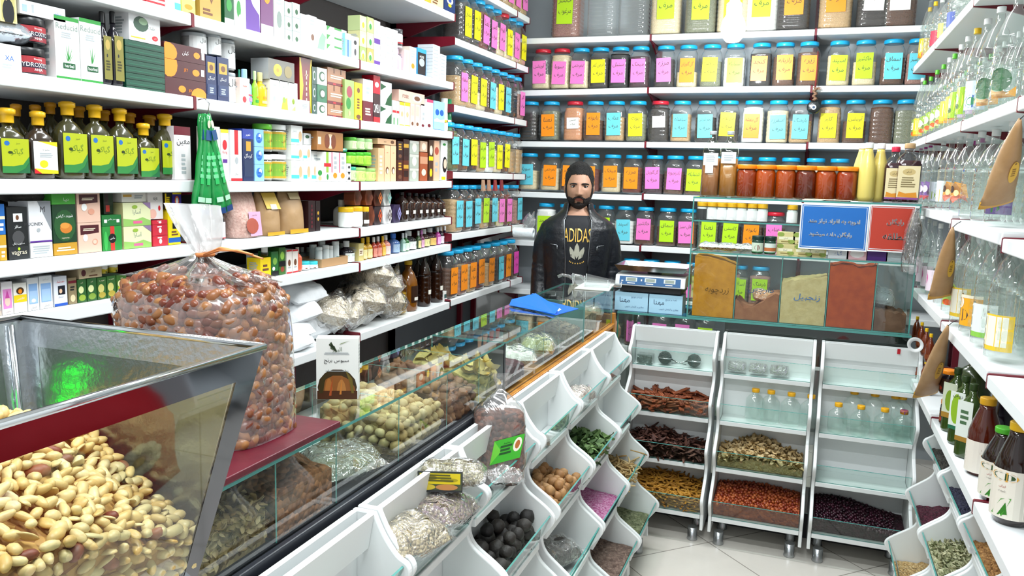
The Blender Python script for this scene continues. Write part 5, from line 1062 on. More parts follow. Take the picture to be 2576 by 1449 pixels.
scatter('bark_strip', [plate('bark%d' % i, BARK, .06, .013, .25, i, n=4, th=.002) for i in range(4)], fill(U['F0'], 2, hf, .02, .6) + [p + Vector((0, 0, .012)) for p in fill(U['F0'], 2, hf, .03, .6, False, 5)], 'dull purplish brown bark strip in the bin under the cinnamon', 'bark strip', 'bark strips in one bin', .5)
TUR = item_mat('d49a38', 'a06a1c', .6, .5, 70); hf = hb(.075, .04, -.1, 1)
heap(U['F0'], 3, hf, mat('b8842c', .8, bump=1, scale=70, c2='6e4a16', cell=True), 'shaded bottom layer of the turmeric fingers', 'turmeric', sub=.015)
scatter('turmeric_root', [sticks('tur%d' % i, TUR, .042, .0052, .35, 5, i) for i in range(4)], fill(U['F0'], 3, hf, .0185, .5), 'golden brown turmeric finger in the lowest left bin facing the camera', 'turmeric root', 'turmeric fingers in one bin', .4)
GIN = item_mat('e6ce9c', 'c2a068', .6, .4, 70); hf = hb(.07, .06, -.05, .6)
heap(U['F1'], 2, hf, mat('e8cc9c', .8, bump=1, scale=90, c2='d0ac74', cell=True), 'shaded bottom layer of the pale ginger pieces', 'ginger', sub=.012)
scatter('ginger_slice', [plate('gin%d' % i, GIN, .03, .017, .5, i, n=4, th=.004) for i in range(4)], (fill(U['F1'], 2, hf, .0155, .5) + [p + Vector((0, 0, .006)) for p in fill(U['F1'], 2, hf, .02, .5, False, 7)])[:300], 'pale beige ginger slice in the middle bin facing the camera', 'ginger slice', 'ginger slices in one bin', .6)
ROS = item_mat('c86a38', '8a3020', .3, .3, 60); hf = hb(.095, .02, 0, 1)
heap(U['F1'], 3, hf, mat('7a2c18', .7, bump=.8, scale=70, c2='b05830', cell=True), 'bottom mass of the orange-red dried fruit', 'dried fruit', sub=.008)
scatter('dried_fruit', [blob('ros%d' % i, .009, .008, .0075, ROS, .14, 1.8, i, 1) for i in range(3)], fill(U['F1'], 3, hf, .0165, .45)[:300], 'shiny orange-red dried fruit in the lowest middle bin', 'dried fruit', 'orange-red dried fruits in one bin', 1.5)
BER = item_mat('4a1c30', '1e0e18', .35, .3, 60); hf = hb(.075, .03, -.4, .8, -.012)
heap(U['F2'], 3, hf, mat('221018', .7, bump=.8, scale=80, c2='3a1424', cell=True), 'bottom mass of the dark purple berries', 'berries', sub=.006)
scatter('dark_berry', [blob('ber%d' % i, .0078, .0078, .007, BER, .1, 1.8, i, 1) for i in range(3)], fill(U['F2'], 3, hf, .0155, .4)[:300], 'dark purple dried berry in the lowest right bin facing the camera', 'berry', 'dark dried berries in one bin', 1.5)
for un, k, args, c, c2, lb, ct_ in (('R0', 1, (.07, .03), '4c4a44', '2e2c28', 'heap of dark grey-brown tea leaves under the bottle shelf', 'tea'), ('R1', 1, (.06, .035, -.1), '34344e', '1c1c30', 'heap of dark blue petals in the bin under the bottles', 'petals'), ('R0', 2, (.045, .03, -.2), '5c1c34', '340e20', 'heap of dark red petals beside the dark berries', 'petals'),
                             ('R1', 2, (.075, .03), 'c2c09a', '7c845c', 'heap of pale green dried blossoms in the right-hand bin', 'blossoms'), ('R0', 3, (.03, .03, .2), 'd8bc88', 'a8844c', 'heap of pale golden chips in the lowest right-hand bin', 'chips'), ('R2', 1, (.05, .035, .1), 'c89458', '8a5a2c', 'heap of golden brown flakes nearest the camera on the right', 'flakes')):
    heap(U[un], k, hb(*args), mat(c, .8, bump=1, scale=130, c2=c2, cell=True), lb, ct_, rough=.01)
FL = {'R0': item_mat('4c4a44', '2e2c28'), 'R1': item_mat('d0cca4', '8c9468')}
scatter('pale_blossom', [plate('bl%d' % i, FL['R1'], .02, .012, .9, i, n=4, point=True) for i in range(4)], fill(U['R1'], 2, hb(.082, .03), .0155, .6, False)[:220], 'pale green papery blossom on the heap in the right-hand bin', 'blossom', 'pale green blossoms on one heap', .7)
# small things in the bins
def packet(name, loc, size, rot, M, label, cat, group=None, spec=None, film=FILM, seed=1, cm=None):
    t = empty(name, loc, rot[2], label, cat, group)
    a = pillow('contents', (0, 0, 0), tuple(v * .93 for v in size), (rot[0], rot[1], 0), M, parent=t, seed=seed, amp=.06)
    b_ = pillow('film', (0, 0, 0), size, (rot[0], rot[1], 0), film, parent=t, seed=seed, amp=.1)
    if spec:
        mb = MB(); L, W, H = size; decals(mb, lambda u, v, l: (-L * .32 + u * L * .64, -W * .3 + v * W * .6, H * .5 + .002 + l), spec, L / W); o = mb.build('printed_label', t, fix=False); o.rotation_euler = (rot[0], rot[1], 0)
    return t
HERB = mat('a89c74', .8, bump=1, scale=150, c2='8a6a7c', cell=True); HERB2 = mat('c4b48c', .8, bump=1, scale=140, c2='8a7a54', cell=True)
p = onz(1050, 1320, .83); packet('herb_packet', (-.735, 1.415, .858), (.19, .15, .085), (.1, .12, 1.35), HERB2, 'glossy clear herb packet with yellow foot nearest the camera', 'herb packet', seed=2)
packet('herb_packet', (-.735, 1.585, .852), (.17, .15, .08), (.05, .1, 1.5), HERB, 'clear packet of purplish herbs lying flat in the bin', 'herb packet', seed=4)
t = empty('herb_packet', (-.725, 1.615, .925), .35, 'clear herb packet with a yellow flower picture on the front, on top', 'herb packet')
pillow('contents', (0, 0, 0), (.15, .09, .056), (0, 0, 0), mat('b4ac80', .8, bump=1, scale=150, c2='7a7050', cell=True), parent=t, seed=8, pinch=.4)
pillow('film', (0, 0, 0), (.165, .1, .064), (0, 0, 0), FILM, parent=t, seed=9, pinch=.4)
mb = MB(); mb.box(-.07, -.05, -.025, .03, -.046, .022, DARK); decals(mb, lambda u, v, l: (-.07 + u * .1, -.05 - l, -.025 + v * .047), 'r .02 .1 .98 .97 4a5238;r .05 .4 .95 .92 e8d020;e .3 .7 .15 .1 8a7a10;e .7 .6 .2 .1 b0a018;e .2 .25 .2 .15 d8c040;e .65 .25 .25 .15 c88a50;l .2 .5 .8 .9 3 5a5a20', 2)
mb.build('picture_card', t, fix=False)
pillow('film_tail', (.125, .02, -.01), (.09, .05, .03), (.3, .1, .4), FILM, parent=t, seed=12, amp=.3)
def upright_bag(loc, rz, W, D, H, M, label, cat, top=.05, name='bag', spec=None, film=FILMBAG, lean=0, lblrect=None, seed=0, neck=.35, puff=1):
    t = empty(name, loc, rz, label, cat); t.rotation_euler = (lean, 0, rz)
    def prof(v, k):
        return 1 - .12 * (abs(2 * v - .9)) ** 3
    for nm, MM, g, hh in (('contents', M, .96, H * .8), ('plastic_bag', film, 1, H)):
        mb = MB(); rs = []; n = 36; K = 22
        for i in range(K + 1):
            v = i / K; z = v * hh; ring = []
            vv = z / H; shr = 1 if vv < .76 else 1 - (1 - neck * .35) * ((vv - .76) / .24) ** 1.3
            if nm == 'contents': shr = 1 if v < .9 else (1 - ((v - .9) / .1) ** 2 * .5) if v < 1 else .01
            for j in range(n):
                a = 2 * math.pi * j / n; ca, sa = math.cos(a), math.sin(a); e = (abs(ca) ** 3.6 + abs(sa) ** 3.6) ** (-1 / 3.6)
                q = noise.noise(Vector((ca * 1.6 + seed, sa * 1.6, vv * 4))) * .05 + noise.noise(Vector((ca * 5, sa * 5 + seed, vv * 9))) * (.012 if nm == 'contents' else .02)
                k = prof(vv, 0) * g * (1 + q * puff); k *= (.93 if v == 0 else 1)
                ring.append((ca * e * W / 2 * k * shr, sa * e * D / 2 * k * shr, z))
            rs.append(ring)
        mb.rings(rs, MM); mb.build(nm, t)
    mb = MB(); rs = []
    for i in range(9):      # gathered tail
        v = i / 8; r = W * .5 * (neck * .35 + .55 * neck * v); ring = []
        for j in range(24):
            a = 2 * math.pi * j / 24; k = 1 + .35 * math.sin(a * 5 + v * 3) * (.3 + v) ; ring.append((math.cos(a) * r * k + .03 * v * W, math.sin(a) * r * .5 * k, H * .985 + v * top))
        rs.append(ring)
    mb.rings(rs, film, cap0=False, cap1=False); mb.build('gathered_top', t)
    if spec:
        x0, z0, x1, z1 = lblrect; mb = MB(); decals(mb, lambda u, v, l: (x0 + (x1 - x0) * u + (v - .5) * .012, -D / 2 * 1.04 - l, z0 + (z1 - z0) * v + (u - .5) * .022), spec, (x1 - x0) / (z1 - z0)); mb.build('paper_label', t, fix=False)
    return t
MIXH = mat('7a4c38', .8, bump=1, scale=75, c2='2c1a16', cell=True)
upright_bag((-.742, 1.965, .778), .42, .145, .09, .255, MIXH, 'clear bag of brown dried fruit tea with a bright green label', 'bag', .045, 'tea_bag', 'r 0 0 1 1 3fae2c;p 6cc83c 0 0 .3 .5 0 1;e .82 .62 .14 .3 f0ecd8;e .82 .62 .08 .18 b86830;l .25 .3 .65 .75 3 1c5020;t .45 .8 .1 1c5020 مخلوط', lblrect=(-.02, .07, .06, .135), lean=-.05, seed=3)
packet('sachet_packet', tierpt(U['L2'], 0, -.2, .5, .03), (.09, .06, .03), (.2, .4, .5), mat('7a5c3c', .7, bump=.8, scale=60), 'small brown sachet lying in an otherwise empty top bin', 'sachet', seed=3)
packet('root_packet', tierpt(U['L1'], 0, .0, .55, .055), (.15, .09, .07), (.2, .1, 1.3), mat('d8ccc0', .7, bump=1, scale=60, c2='a08c80'), 'crinkled clear packet of whitish roots in a top bin', 'packet', seed=6)
mb = MB(); mb.lathe([(.001, 0), (.014, .002), (.017, .008), (.014, .014), (.001, .016)], mat('7a7c7c', .5), 14); o = mb.build('dried_pod'); o.location = tierpt(U['L0'], 0, .35, .3, .003); tag(o, 'small grey pod alone in the far top bin', 'pod')
packet('wrapped_packet', tierpt(U['L2'], 2, .1, .5, .05), (.2, .13, .09), (.2, .1, 1.2), mat('55504c', .6, bump=1, scale=50, c2='3c3836'), 'heap of dark goods under shiny clear film in a scoop bin', 'packet', seed=13)
p = tierpt(U['L5'], 0, .5, .4, .03); packet('red_packet', p, (.09, .07, .05), (.2, .1, 1.0), mat('b03040', .7, bump=1, scale=70, c2='802030'), 'small red dried-flower packet near the bottom edge of the picture', 'packet', seed=17)
for i, u in enumerate((-.72, -.22, .28)):
    packet('lavender_packet', tierpt(U['F1'], 0, u, .5, .035), (.082, .06, .03), (.75, 0, 0), mat('9a8aa0', .8, bump=1, scale=150, c2='7c8a6c', cell=True), 'clear packet of %s lavender in the top middle bin' % ('purple', 'paler', 'grey-green')[i], 'lavender packet', seed=20 + i)
# tins and strainers in F0 top
t = empty('dark_tin', tierpt(U['F0'], 0, -.72, .5, .001), 0, 'flat dark grey block wrapped in plastic in the top left bin', 'block'); mb = MB(); mb.box(-.035, -.03, 0, .035, .03, .045, mat('4a5654', .4, bump=.3, scale=60)); mb.build('block', t, bevel=.004); mb = MB(); mb.box(-.037, -.032, -.0005, .037, .032, .047, FILM); mb.build('wrapping', t)
for u, h, lb in ((-.22, .062, 'round grey mesh tea strainer with a handle, left one'), (.52, .055, 'round grey mesh tea strainer with a handle, right one')):
    p = tierpt(U['F0'], 0, u, .45, .002); t = empty('tea_strainer', p, 0, lb, 'tea strainer')
    mb = MB(); vs, fs = ICO2; mb.add([(v.x * .032, v.y * .02, .034 + v.z * .032) for v in vs], fs, mat('5c6462', .4, .5, 1, 200), True); mb.build('mesh_ball', t)
    mb = MB(); mb.lathe([(.0325, .0315), (.034, .034), (.0325, .0365)], STEEL, 20, sy=.65); mb.build('rim', t)
    s = 1 if u < 0 else -1; mb = MB(); mb.tube([(s * .03, 0, .03), (s * .06, -.005, .018), (s * .1, -.008, .012)], .003, STEEL, 6); mb.build('handle', t)
# clear bottles in F1 / F2 bins
WAT = clear('f4faf6', .03, 1.4)
pl = []
for i, px in enumerate((1893, 1932, 1983, 2033)): pl.append(('F1', px, .45, 'f0b020', 'clear empty bottle with a yellow cap in the middle bin facing the camera'))
for i, px in enumerate((2103, 2160, 2220, 2276)): pl.append(('F2', px, .72, 'f0b020', 'clear bottle with a yellow cap in the front row of the right bin'))
pl.append(('F2', 2328, .72, 'e070c0', 'clear bottle with a pink cap beside the yellow-capped ones'))
for i, px in enumerate((2140, 2192, 2243, 2292)): pl.append(('F2', px, .16, 'f0b020', 'clear bottle with a yellow cap in the raised rear row of the right bin'))
for un, px, v, c, lb in pl:
    yl = tierpt(U[un], 1, 0, v, .002)
    x = ony(px, 1100, yl.y).x; x = min(x, .425 if v < .6 else .428); rear = v < .3
    bottle((x, yl.y, yl.z + (.0 if not rear else .022)), 0, .042 if v != .72 else .04, .145 if un == 'F1' else (.13 if not rear else .155), 'round', clear('f4faf8', .04, 2, .05), None, cap=c, caph=.016, label=lb, name='clear_bottle')
# tape roll and tag on F2 top
mb = MB(); mb.rings([[(.03 * math.cos(a) * k, y, .03 * math.sin(a) * k) for a in [j * math.pi / 10 for j in range(20)]] for k, y in ((1, 0), (1, .02), (.6, .02), (.6, 0), (1, 0))], mat('e8ecec', .4), True, False, False); o = mb.build('tape_roll'); o.location = (.442, 3.62, .96); tag(o, 'roll of white tape leaning at the end of the bins', 'tape roll')
mb = MB(); mb.box(-.006, -.001, -.011, .006, .001, .011, RED); o = mb.build('red_tag'); o.location = (.39, 3.688, .915); tag(o, 'tiny red tag on the white board of the right bin', 'tag')

# ---------------- goods inside the glass counter ----------------
def cheap(y0, y1, M, label, cat, h0=.05, h1=.11, seed=0, x0=CX0 + .012, x1=CX1 - .012, zb=.9595, rough=.01, name='heap', back=True):
    mb = MB(); nx, ny = 14, max(8, int((y1 - y0) / .02)); top = []
    H = lambda u, v: min(.14, (h1 + (h0 - h1) * u ** 1.2) * (.8 + .2 * math.sin(v * math.pi)) + noise.noise(Vector((u * 4 + seed, v * 5, seed))) * rough * 1.5)
    for i in range(nx + 1):
        for j in range(ny + 1):
            u, v = i / nx, j / ny; top.append((x0 + (x1 - x0) * u, y0 + .005 + (y1 - y0 - .01) * v, zb + max(.01, H(u, v) + noise.noise(Vector((u * 20, v * 20, seed))) * rough * .4)))
    g = lambda i, j: i * (ny + 1) + j; mb.add(top, [(g(i, j), g(i + 1, j), g(i + 1, j + 1), g(i, j + 1)) for i in range(nx) for j in range(ny)], M, True)
    for side in ([g(nx, j) for j in range(ny + 1)], [g(0, j) for j in range(ny + 1)], [g(i, 0) for i in range(nx + 1)], [g(i, ny) for i in range(nx + 1)]):
        n = len(side); mb.add([top[q] for q in side] + [(top[q][0], top[q][1], zb) for q in side], [(q, q + 1, n + q + 1, n + q) for q in range(n - 1)], M, True)
    tag(mb.build(name), label, cat, None, 'stuff'); return H
def cpts(y0, y1, H, sx, seed=0, rows=4, x0=CX0 + .02, x1=CX1 - .02, zb=.9595):
    rnd = random.Random(seed); pts = []
    nx, ny = int((x1 - x0) / sx), int((y1 - y0 - sx * .6) / sx)
    for i in range(nx):
        for j in range(ny):
            u = (i + .5 + rnd.uniform(-.25, .25)) / nx; v = (j + .5 + rnd.uniform(-.25, .25)) / ny; pts.append((x0 + (x1 - x0) * u, y0 + sx * .5 + (y1 - y0 - sx) * v, zb + min(.135 - sx * .3, H(u, v))))
    for q in range(rows):
        for j in range(ny):
            z = zb + H(1, .5) - (q + .6) * sx * .85
            if z > zb + sx * .4: pts.append((x1 - sx * .05, y0 + sx * .5 + (y1 - y0 - sx) * (j + .5 + (q % 2) * .4) / ny, z))
        for i in range(nx):
            z = zb + H(i / nx, 0) * .8 - (q + .4) * sx * .85
            if z > zb + sx * .4: pts.append((x0 + (x1 - x0) * (i + .5 + (q % 2) * .4) / nx, y0 + sx * .42, z))
    return pts
cheap(.73, 1.108, mat('c0a878', .7, bump=1, scale=75, c2='7c6440', cell=True), 'heap of pale melon seeds behind the counter glass', 'seeds', .08, .13, 1, x1=CX1 - .024)
SEED = item_mat('c4ac80', '94784c', .6, .3, 60); Hs = lambda u, v: .08 + (1 - u) * .05
scatter('melon_seed', [plate('seed%d' % i, SEED, .017, .009, .3, i, n=4, point=True, th=.002) for i in range(3)], [p for p in cpts(.9, 1.106, Hs, .0135, 2, 7) if p[0] > -.93][:280], 'pale brown melon seed behind the near counter glass', 'melon seed', 'melon seeds in the counter', 1.0)
cheap(1.114, 1.297, mat('a06a48', .8, bump=1, scale=80, c2='5c3826', cell=True), 'heap of reddish brown crumbly nuts in the glass counter', 'nuts', .09, .135, 2)
packet('herb_packet', (-.88, 1.40, .985), (.2, .1, .05), (0, 0, 1.2), mat('5f6448', .7, bump=1, scale=90, c2='3c402c'), 'clear packet of dull green herbs in the counter under the white box', 'herb packet', seed=31)
packet('herb_packet', (-.93, 1.48, .985), (.16, .1, .05), (0, 0, .9), mat('4a4438', .7, bump=1, scale=90), 'clear packet of dark herbs behind the green one in the counter', 'herb packet', seed=32)
FIG = item_mat('dcc490', 'b8945c', .6, .4, 60)
Hf = cheap(1.574, 1.806, mat('d4b880', .8, bump=1, scale=55, c2='8a6a3c', cell=True), 'bottom layer of the round beige dried figs', 'figs', .085, .11, 3, x1=CX1 - .024)
scatter('dried_fig', [blob('fig%d' % i, .0135, .0135, .0105, FIG, .09, 2, i) for i in range(3)], cpts(1.56, 1.806, Hf, .0265, 4, 5), 'round beige dried fig in the glass counter', 'dried fig', 'beige dried figs in the counter', .8)
DRB = item_mat('a87650', '7a4c30', .6, .5, 60)
Hf = cheap(1.827, 2.016, mat('9a6a44', .8, bump=1, scale=50, c2='4c2c18', cell=True), 'bottom layer of the brown dried fruit beside the figs', 'dried fruit', .08, .125, 5, x1=CX1 - .024)
scatter('dried_fruit', [blob('drb%d' % i, .019, .013, .011, DRB, .3, 2.2, i) for i in range(4)], cpts(1.813, 2.016, Hf, .029, 5, 4), 'wrinkled brown dried fruit in the counter beside the beige figs', 'dried fruit', 'brown dried fruits in the counter', .8)
YEL = item_mat('e8d488', 'c8a850', .5, .4, 40)
Hf = cheap(2.038, 2.19, mat('dcc478', .8, bump=1, scale=45, c2='947434', cell=True), 'bottom layer of the pale yellow slices at the dark post', 'dried slices', .09, .12, 6, x1=CX1 - .024)
scatter('dried_slice', [plate('yel%d' % i, YEL, .05, .03, .8, i, n=5, th=.002) for i in range(4)], cpts(2.024, 2.19, Hf, .032, 6, 3), 'pale yellow curled dried slice in the counter by the dark post', 'dried slice', 'yellow slices in the counter', .8)
cheap(2.21, 2.42, mat('5a2430', .7, bump=1, scale=60, c2='321018', cell=True), 'heap of dark red dried fruit beyond the dark post', 'dried fruit', .05, .1, 7)
packet('white_packet', (-.9, 2.5, 1.0), (.16, .14, .07), (0, 0, .4), mat('d4d4c8', .6, bump=.8, scale=50), 'clear packet of whitish goods in the counter under the folder', 'packet', seed=33)
packet('olive_packet', (-.88, 2.7, 1.0), (.13, .15, .09), (0, 0, .2), mat('b4ac48', .5, bump=1, scale=50, c2='7c7a28'), 'clear packet of yellow-green goods under the blue folder', 'packet', seed=34)
PIS = item_mat('5f6048', '35382c', .4, .3, 60)
Hf = cheap(2.785, 3.09, mat('8a7c64', .8, bump=1, scale=60, c2='5a5040', cell=True), 'heap of greyish nuts before the far post of the counter', 'nuts', .06, .12, 8)
scatter('dark_nut', [blob('pis%d' % i, .011, .009, .008, PIS, .1, 2, i, 1) for i in range(2)], cpts(2.785, 3.09, Hf, .026, 8, 4), 'dark olive nut in the far part of the glass counter', 'nut', 'dark olive nuts in the counter', .8)
cheap(3.107, 3.35, mat('9a8868', .8, bump=1, scale=60, c2='6a5a3c', cell=True), 'heap of grey-beige nuts past the far post', 'nuts', .08, .12, 9)
packet('amber_packet', (-.9, 3.45, 1.01), (.15, .14, .09), (0, 0, .2), mat('a8742c', .4, bump=1, scale=50, c2='6e6420'), 'clear packet of amber and green sweets at the counter end', 'packet', seed=35)

# ---------------- things on the counters ----------------
def upbox(name, c, rz, W, D, H, M, specF, specR, label, cat='box', sides=None, top=None):
    mb = MB(); mb.box(-W / 2, -D / 2, 0, W / 2, D / 2, H, M, sides={1: top} if top else None)
    decals(mb, lambda u, v, l: ((u - .5) * W, -D / 2 - l, v * H), specF, W / H)
    if specR: decals(mb, lambda u, v, l: (W / 2 + l, (u - .5) * D, v * H), specR, D / H)
    o = mb.build(name, fix=False); o.location = c; o.rotation_euler = (0, 0, rz); return tag(o, label, cat)
a = onz(796, 1003, 1.113); b_ = onz(901, 1003, 1.113)
dv = Vector((b_.x - a.x, b_.y - a.y)); rz = math.atan2(dv.y, dv.x); W = dv.length; H = ony(850, 851, (a.y + b_.y) / 2).z - 1.113
mid = (a + b_) / 2; D = .036; n = Vector((-math.sin(rz), math.cos(rz)))
upbox('rice_bran_box', (mid.x + n.x * D / 2, mid.y + n.y * D / 2, 1.112), rz, W, D, H, mat('eef0ec', .4),
      'e .5 .2 .47 .3 3a2c14;e .5 .06 .46 .34 8a5426;e .3 .05 .1 .3 a86830;e .6 .05 .12 .28 b0743a;r .02 0 .98 .14 4a2810;p 3a3010 .06 .1 .12 .32 .3 .5 .2 .28 .16 .1;p 6a5a20 .9 .1 .86 .34 .68 .5 .8 .28 .84 .1;p a84c20 .3 .06 .4 .4 .36 .06;p c87c34 .55 .08 .62 .38 .6 .08;t .48 .63 .085 k سبوس برنج;t .5 .82 .09 5a6a50 البرز;p 3c4a34 .3 .9 .36 .95 .34 .84 .5 .78 .44 .88;p 8a9a70 .55 .9 .8 .97 .6 .93;l .15 .74 .85 .78 2 s;l .2 .46 .8 .48 1 s', 'l .2 .4 .8 .9 9 s;r 0 .0 1 .16 c8d0c8', 'white rice bran box with a brown ear-of-rice picture on the glass counter')
# maroon board and date bag
mb = MB(); mb.box(-1.34, .78, 1.1125, -.8165, 1.30, 1.1245, mat('5c1626', .4, bump=.15, scale=14, c2='4c1020')); tag(mb.build('maroon_board', bevel=.002), 'worn maroon board lying on the glass counter under the date bag', 'board')
# dates in a clear sack
DX0, DX1, DY0, DY1, DZ0, DZ1 = -1.15, -.868, 1.062, 1.268, 1.1255, 1.412
dt = empty('date_bag', ((DX0 + DX1) / 2, (DY0 + DY1) / 2, DZ0), 0, 'big clear plastic bag of brown dates tied with an orange string', 'bag')
def dsurf(a, v, k=1.0):
    """bag wall: a = angle, v = 0..1 height share"""
    ca, sa = math.cos(a), math.sin(a); e = (abs(ca) ** 3.4 + abs(sa) ** 3.4) ** (-1 / 3.4)
    wx = (DX1 - DX0) / 2 * (1 - .05 * v) ; wy = (DY1 - DY0) / 2 * (1 + .06 * math.sin(v * 3.1))
    q = 1 + .03 * noise.noise(Vector((ca * 1.5, sa * 1.5, v * 3)))
    sh = 1 if v < .8 else math.sqrt(max(.02, 1 - ((v - .8) / .26) ** 2))
    return Vector((ca * e * wx * q * sh * k - (.012 * v), sa * e * wy * q * sh * k, v * (DZ1 - DZ0) * (1 if k >= 1 else 1)))
mb = MB(); rs = []
for i in range(19): rs.append([dsurf(2 * math.pi * j / 40, i / 18 * .96, .93) for j in range(40)])
mb.rings(rs, mat('7e4424', .6, bump=1, scale=42, c2='3c1a10', cell=True)); o = mb.build('date_mass', dt); tag(o, kind='stuff')
mb = MB(); rs = [[p * 1 for p in [dsurf(2 * math.pi * j / 56, i / 20 * 1.0, 1.055) for j in range(56)]] for i in range(21)]
for r_, zt in ((.13, .268), (.085, .28), (.05, .292), (.026, .302), (.016, .31)):
    rs.append([Vector((math.cos(a) * r_ * (1 + .25 * math.sin(a * 9)) * (1 if r_ < .1 else 1.02) - .012, math.sin(a) * r_ * .62 * (1 + .25 * math.sin(a * 9)), zt + .01)) for a in [2 * math.pi * j / 56 for j in range(56)]])
mb.rings(rs, FILMBAG, cap1=False); mb.build('plastic_bag', dt)
mb = MB(); rs = []
for i in range(12):
    v = i / 11; r_ = .016 + .036 * v ** .7 * (1 if v < .9 else .95)
    rs.append([Vector((math.cos(a) * r_ * (1 + .3 * math.sin(a * 4 + v * 2)) + .0 - .03 * v, math.sin(a) * r_ * .55 * (1 + .3 * math.sin(a * 5)), .32 + v * .088)) for a in [2 * math.pi * j / 40 for j in range(40)]])
mb.rings(rs, clear('f2f2f2', .2, 2.2, .45, 1, 14), cap0=False, cap1=False); mb.build('gathered_top', dt)
ORS = mat('d88850', .6)
mb = MB(); mb.tube([(-.022, 0, .318), (0, -.02, .32), (.02, -.005, .322), (.0, .014, .321), (-.022, 0, .318)], .004, ORS, 8); mb.tube([(.012, -.018, .322), (.05, -.022, .336), (.1, -.02, .33), (.135, -.018, .322)], [.004, .005, .004, .003], ORS, 8, flat=.5); mb.tube([(.01, -.018, .32), (.05, -.024, .332), (.09, -.026, .334), (.12, -.026, .329)], [.003, .004, .004, .003], ORS, 8, flat=.5); mb.build('orange_string', dt)
DATE = item_mat('b47c48', '6c2c20', .33, .3, 55)
rnd = random.Random(5); dp = []; n_d = 0
protos = [blob('date%d' % i, .0165, .0108, .0105, DATE, .13, 1.5, i) for i in range(4)]
rows = 19
for i in range(rows):
    v = (i + .5) / rows * .93
    for j in range(58):
        a = -math.pi + (j + (i % 2) * .5 + rnd.uniform(-.2, .2)) / 58 * 2 * math.pi
        if not (-2.75 < a < .75): continue          # the sides the photo shows
        dp.append((a, v + rnd.uniform(-.012, .012)))
rnd.shuffle(dp); dx_ = dp[300:]; dp = dp[:300]
dx_ += [(rnd.uniform(-3.14, 3.14), rnd.uniform(.86, .99)) for _ in range(160)]
mb = MB(); vs, fs = ICO2; dm = [mat(c, .3, bump=.2, scale=55) for c in ('94603a', '6c3424', '7c4630')]
for a, v in dx_:
    T = Matrix.Translation(dsurf(a, v, .94)) @ Matrix.Rotation(a + 1.57 + rnd.uniform(-1, 1), 4, 'Z') @ Matrix.Rotation(rnd.uniform(-.9, .9), 4, 'Y'); mb.add([(q.x * .0165, q.y * .0108, q.z * .0105) for q in vs], fs, dm[rnd.randrange(3)], True, T)
o = mb.build('dates', dt, fix=False); tag(o, kind='stuff')
for a, v in dp:
    p = dsurf(a, v, .97); o = put('date', protos[rnd.randrange(4)], None, dt.location + p, (rnd.uniform(-.6, .6), rnd.uniform(-.9, .9), a + 1.57 + rnd.uniform(-1, 1)), rnd.uniform(.85, 1.15))
    tag(o, 'glossy brown date inside the big clear bag', 'date', 'dates in the big clear bag')
# blue folder
BLU = mat('1068e0', .3)
A = [onz(x, y, 1.1125) for x, y in ((1283, 768), (1398, 794), (1455, 778), (1350, 752))]
f0 = (A[0] + A[1] + A[2] + A[3]) / 4; t = empty('blue_folder', (f0.x, f0.y, 1.1125), 0, 'bright blue plastic folder lying half open on the glass counter', 'folder')
mb = MB(); q = [(p.x - f0.x, p.y - f0.y) for p in A]; mb.prism(q, 'z', 0.0005, .0025, BLU); mb.build('back_cover', t)
apex = onz(1345, 747, 1.13); c0 = onz(1281, 770, 1.1125); c1 = onz(1396, 793, 1.1125)
fv = [Vector((c0.x - f0.x, c0.y - f0.y, .003)), Vector((c1.x - f0.x, c1.y - f0.y, .003)), Vector((c1.x - f0.x + .004, c1.y - f0.y + .035, .02)), Vector((apex.x - f0.x + .01, apex.y - f0.y - .02, .034)), Vector((c0.x - f0.x - .002, c0.y - f0.y + .03, .02))]
mb = MB(); mb.add([*fv, *[p + Vector((0, 0, .0015)) for p in fv]], [(4, 3, 2, 1, 0), (5, 6, 7, 8, 9), (0, 1, 6, 5), (1, 2, 7, 6), (2, 3, 8, 7), (3, 4, 9, 8), (4, 0, 5, 9)], BLU); mb.build('front_flap', t)
mb = MB(); mb.lathe([(.006, 0), (.006, .0015), (.001, .002)], mat('3c8cf0', .3), 12, (fv[3].x - .005, fv[3].y - .015, .0335)); mb.build('snap_button', t)
mb = MB(); w_ = [onz(x, y, 1.1155) for x, y in ((1390, 776), (1404, 784), (1412, 779), (1398, 772))]; mb.prism([(p.x - f0.x, p.y - f0.y) for p in w_], 'z', .0035, .0045, mat('f0f4f8', .5)); mb.build('paper_sheet', t)
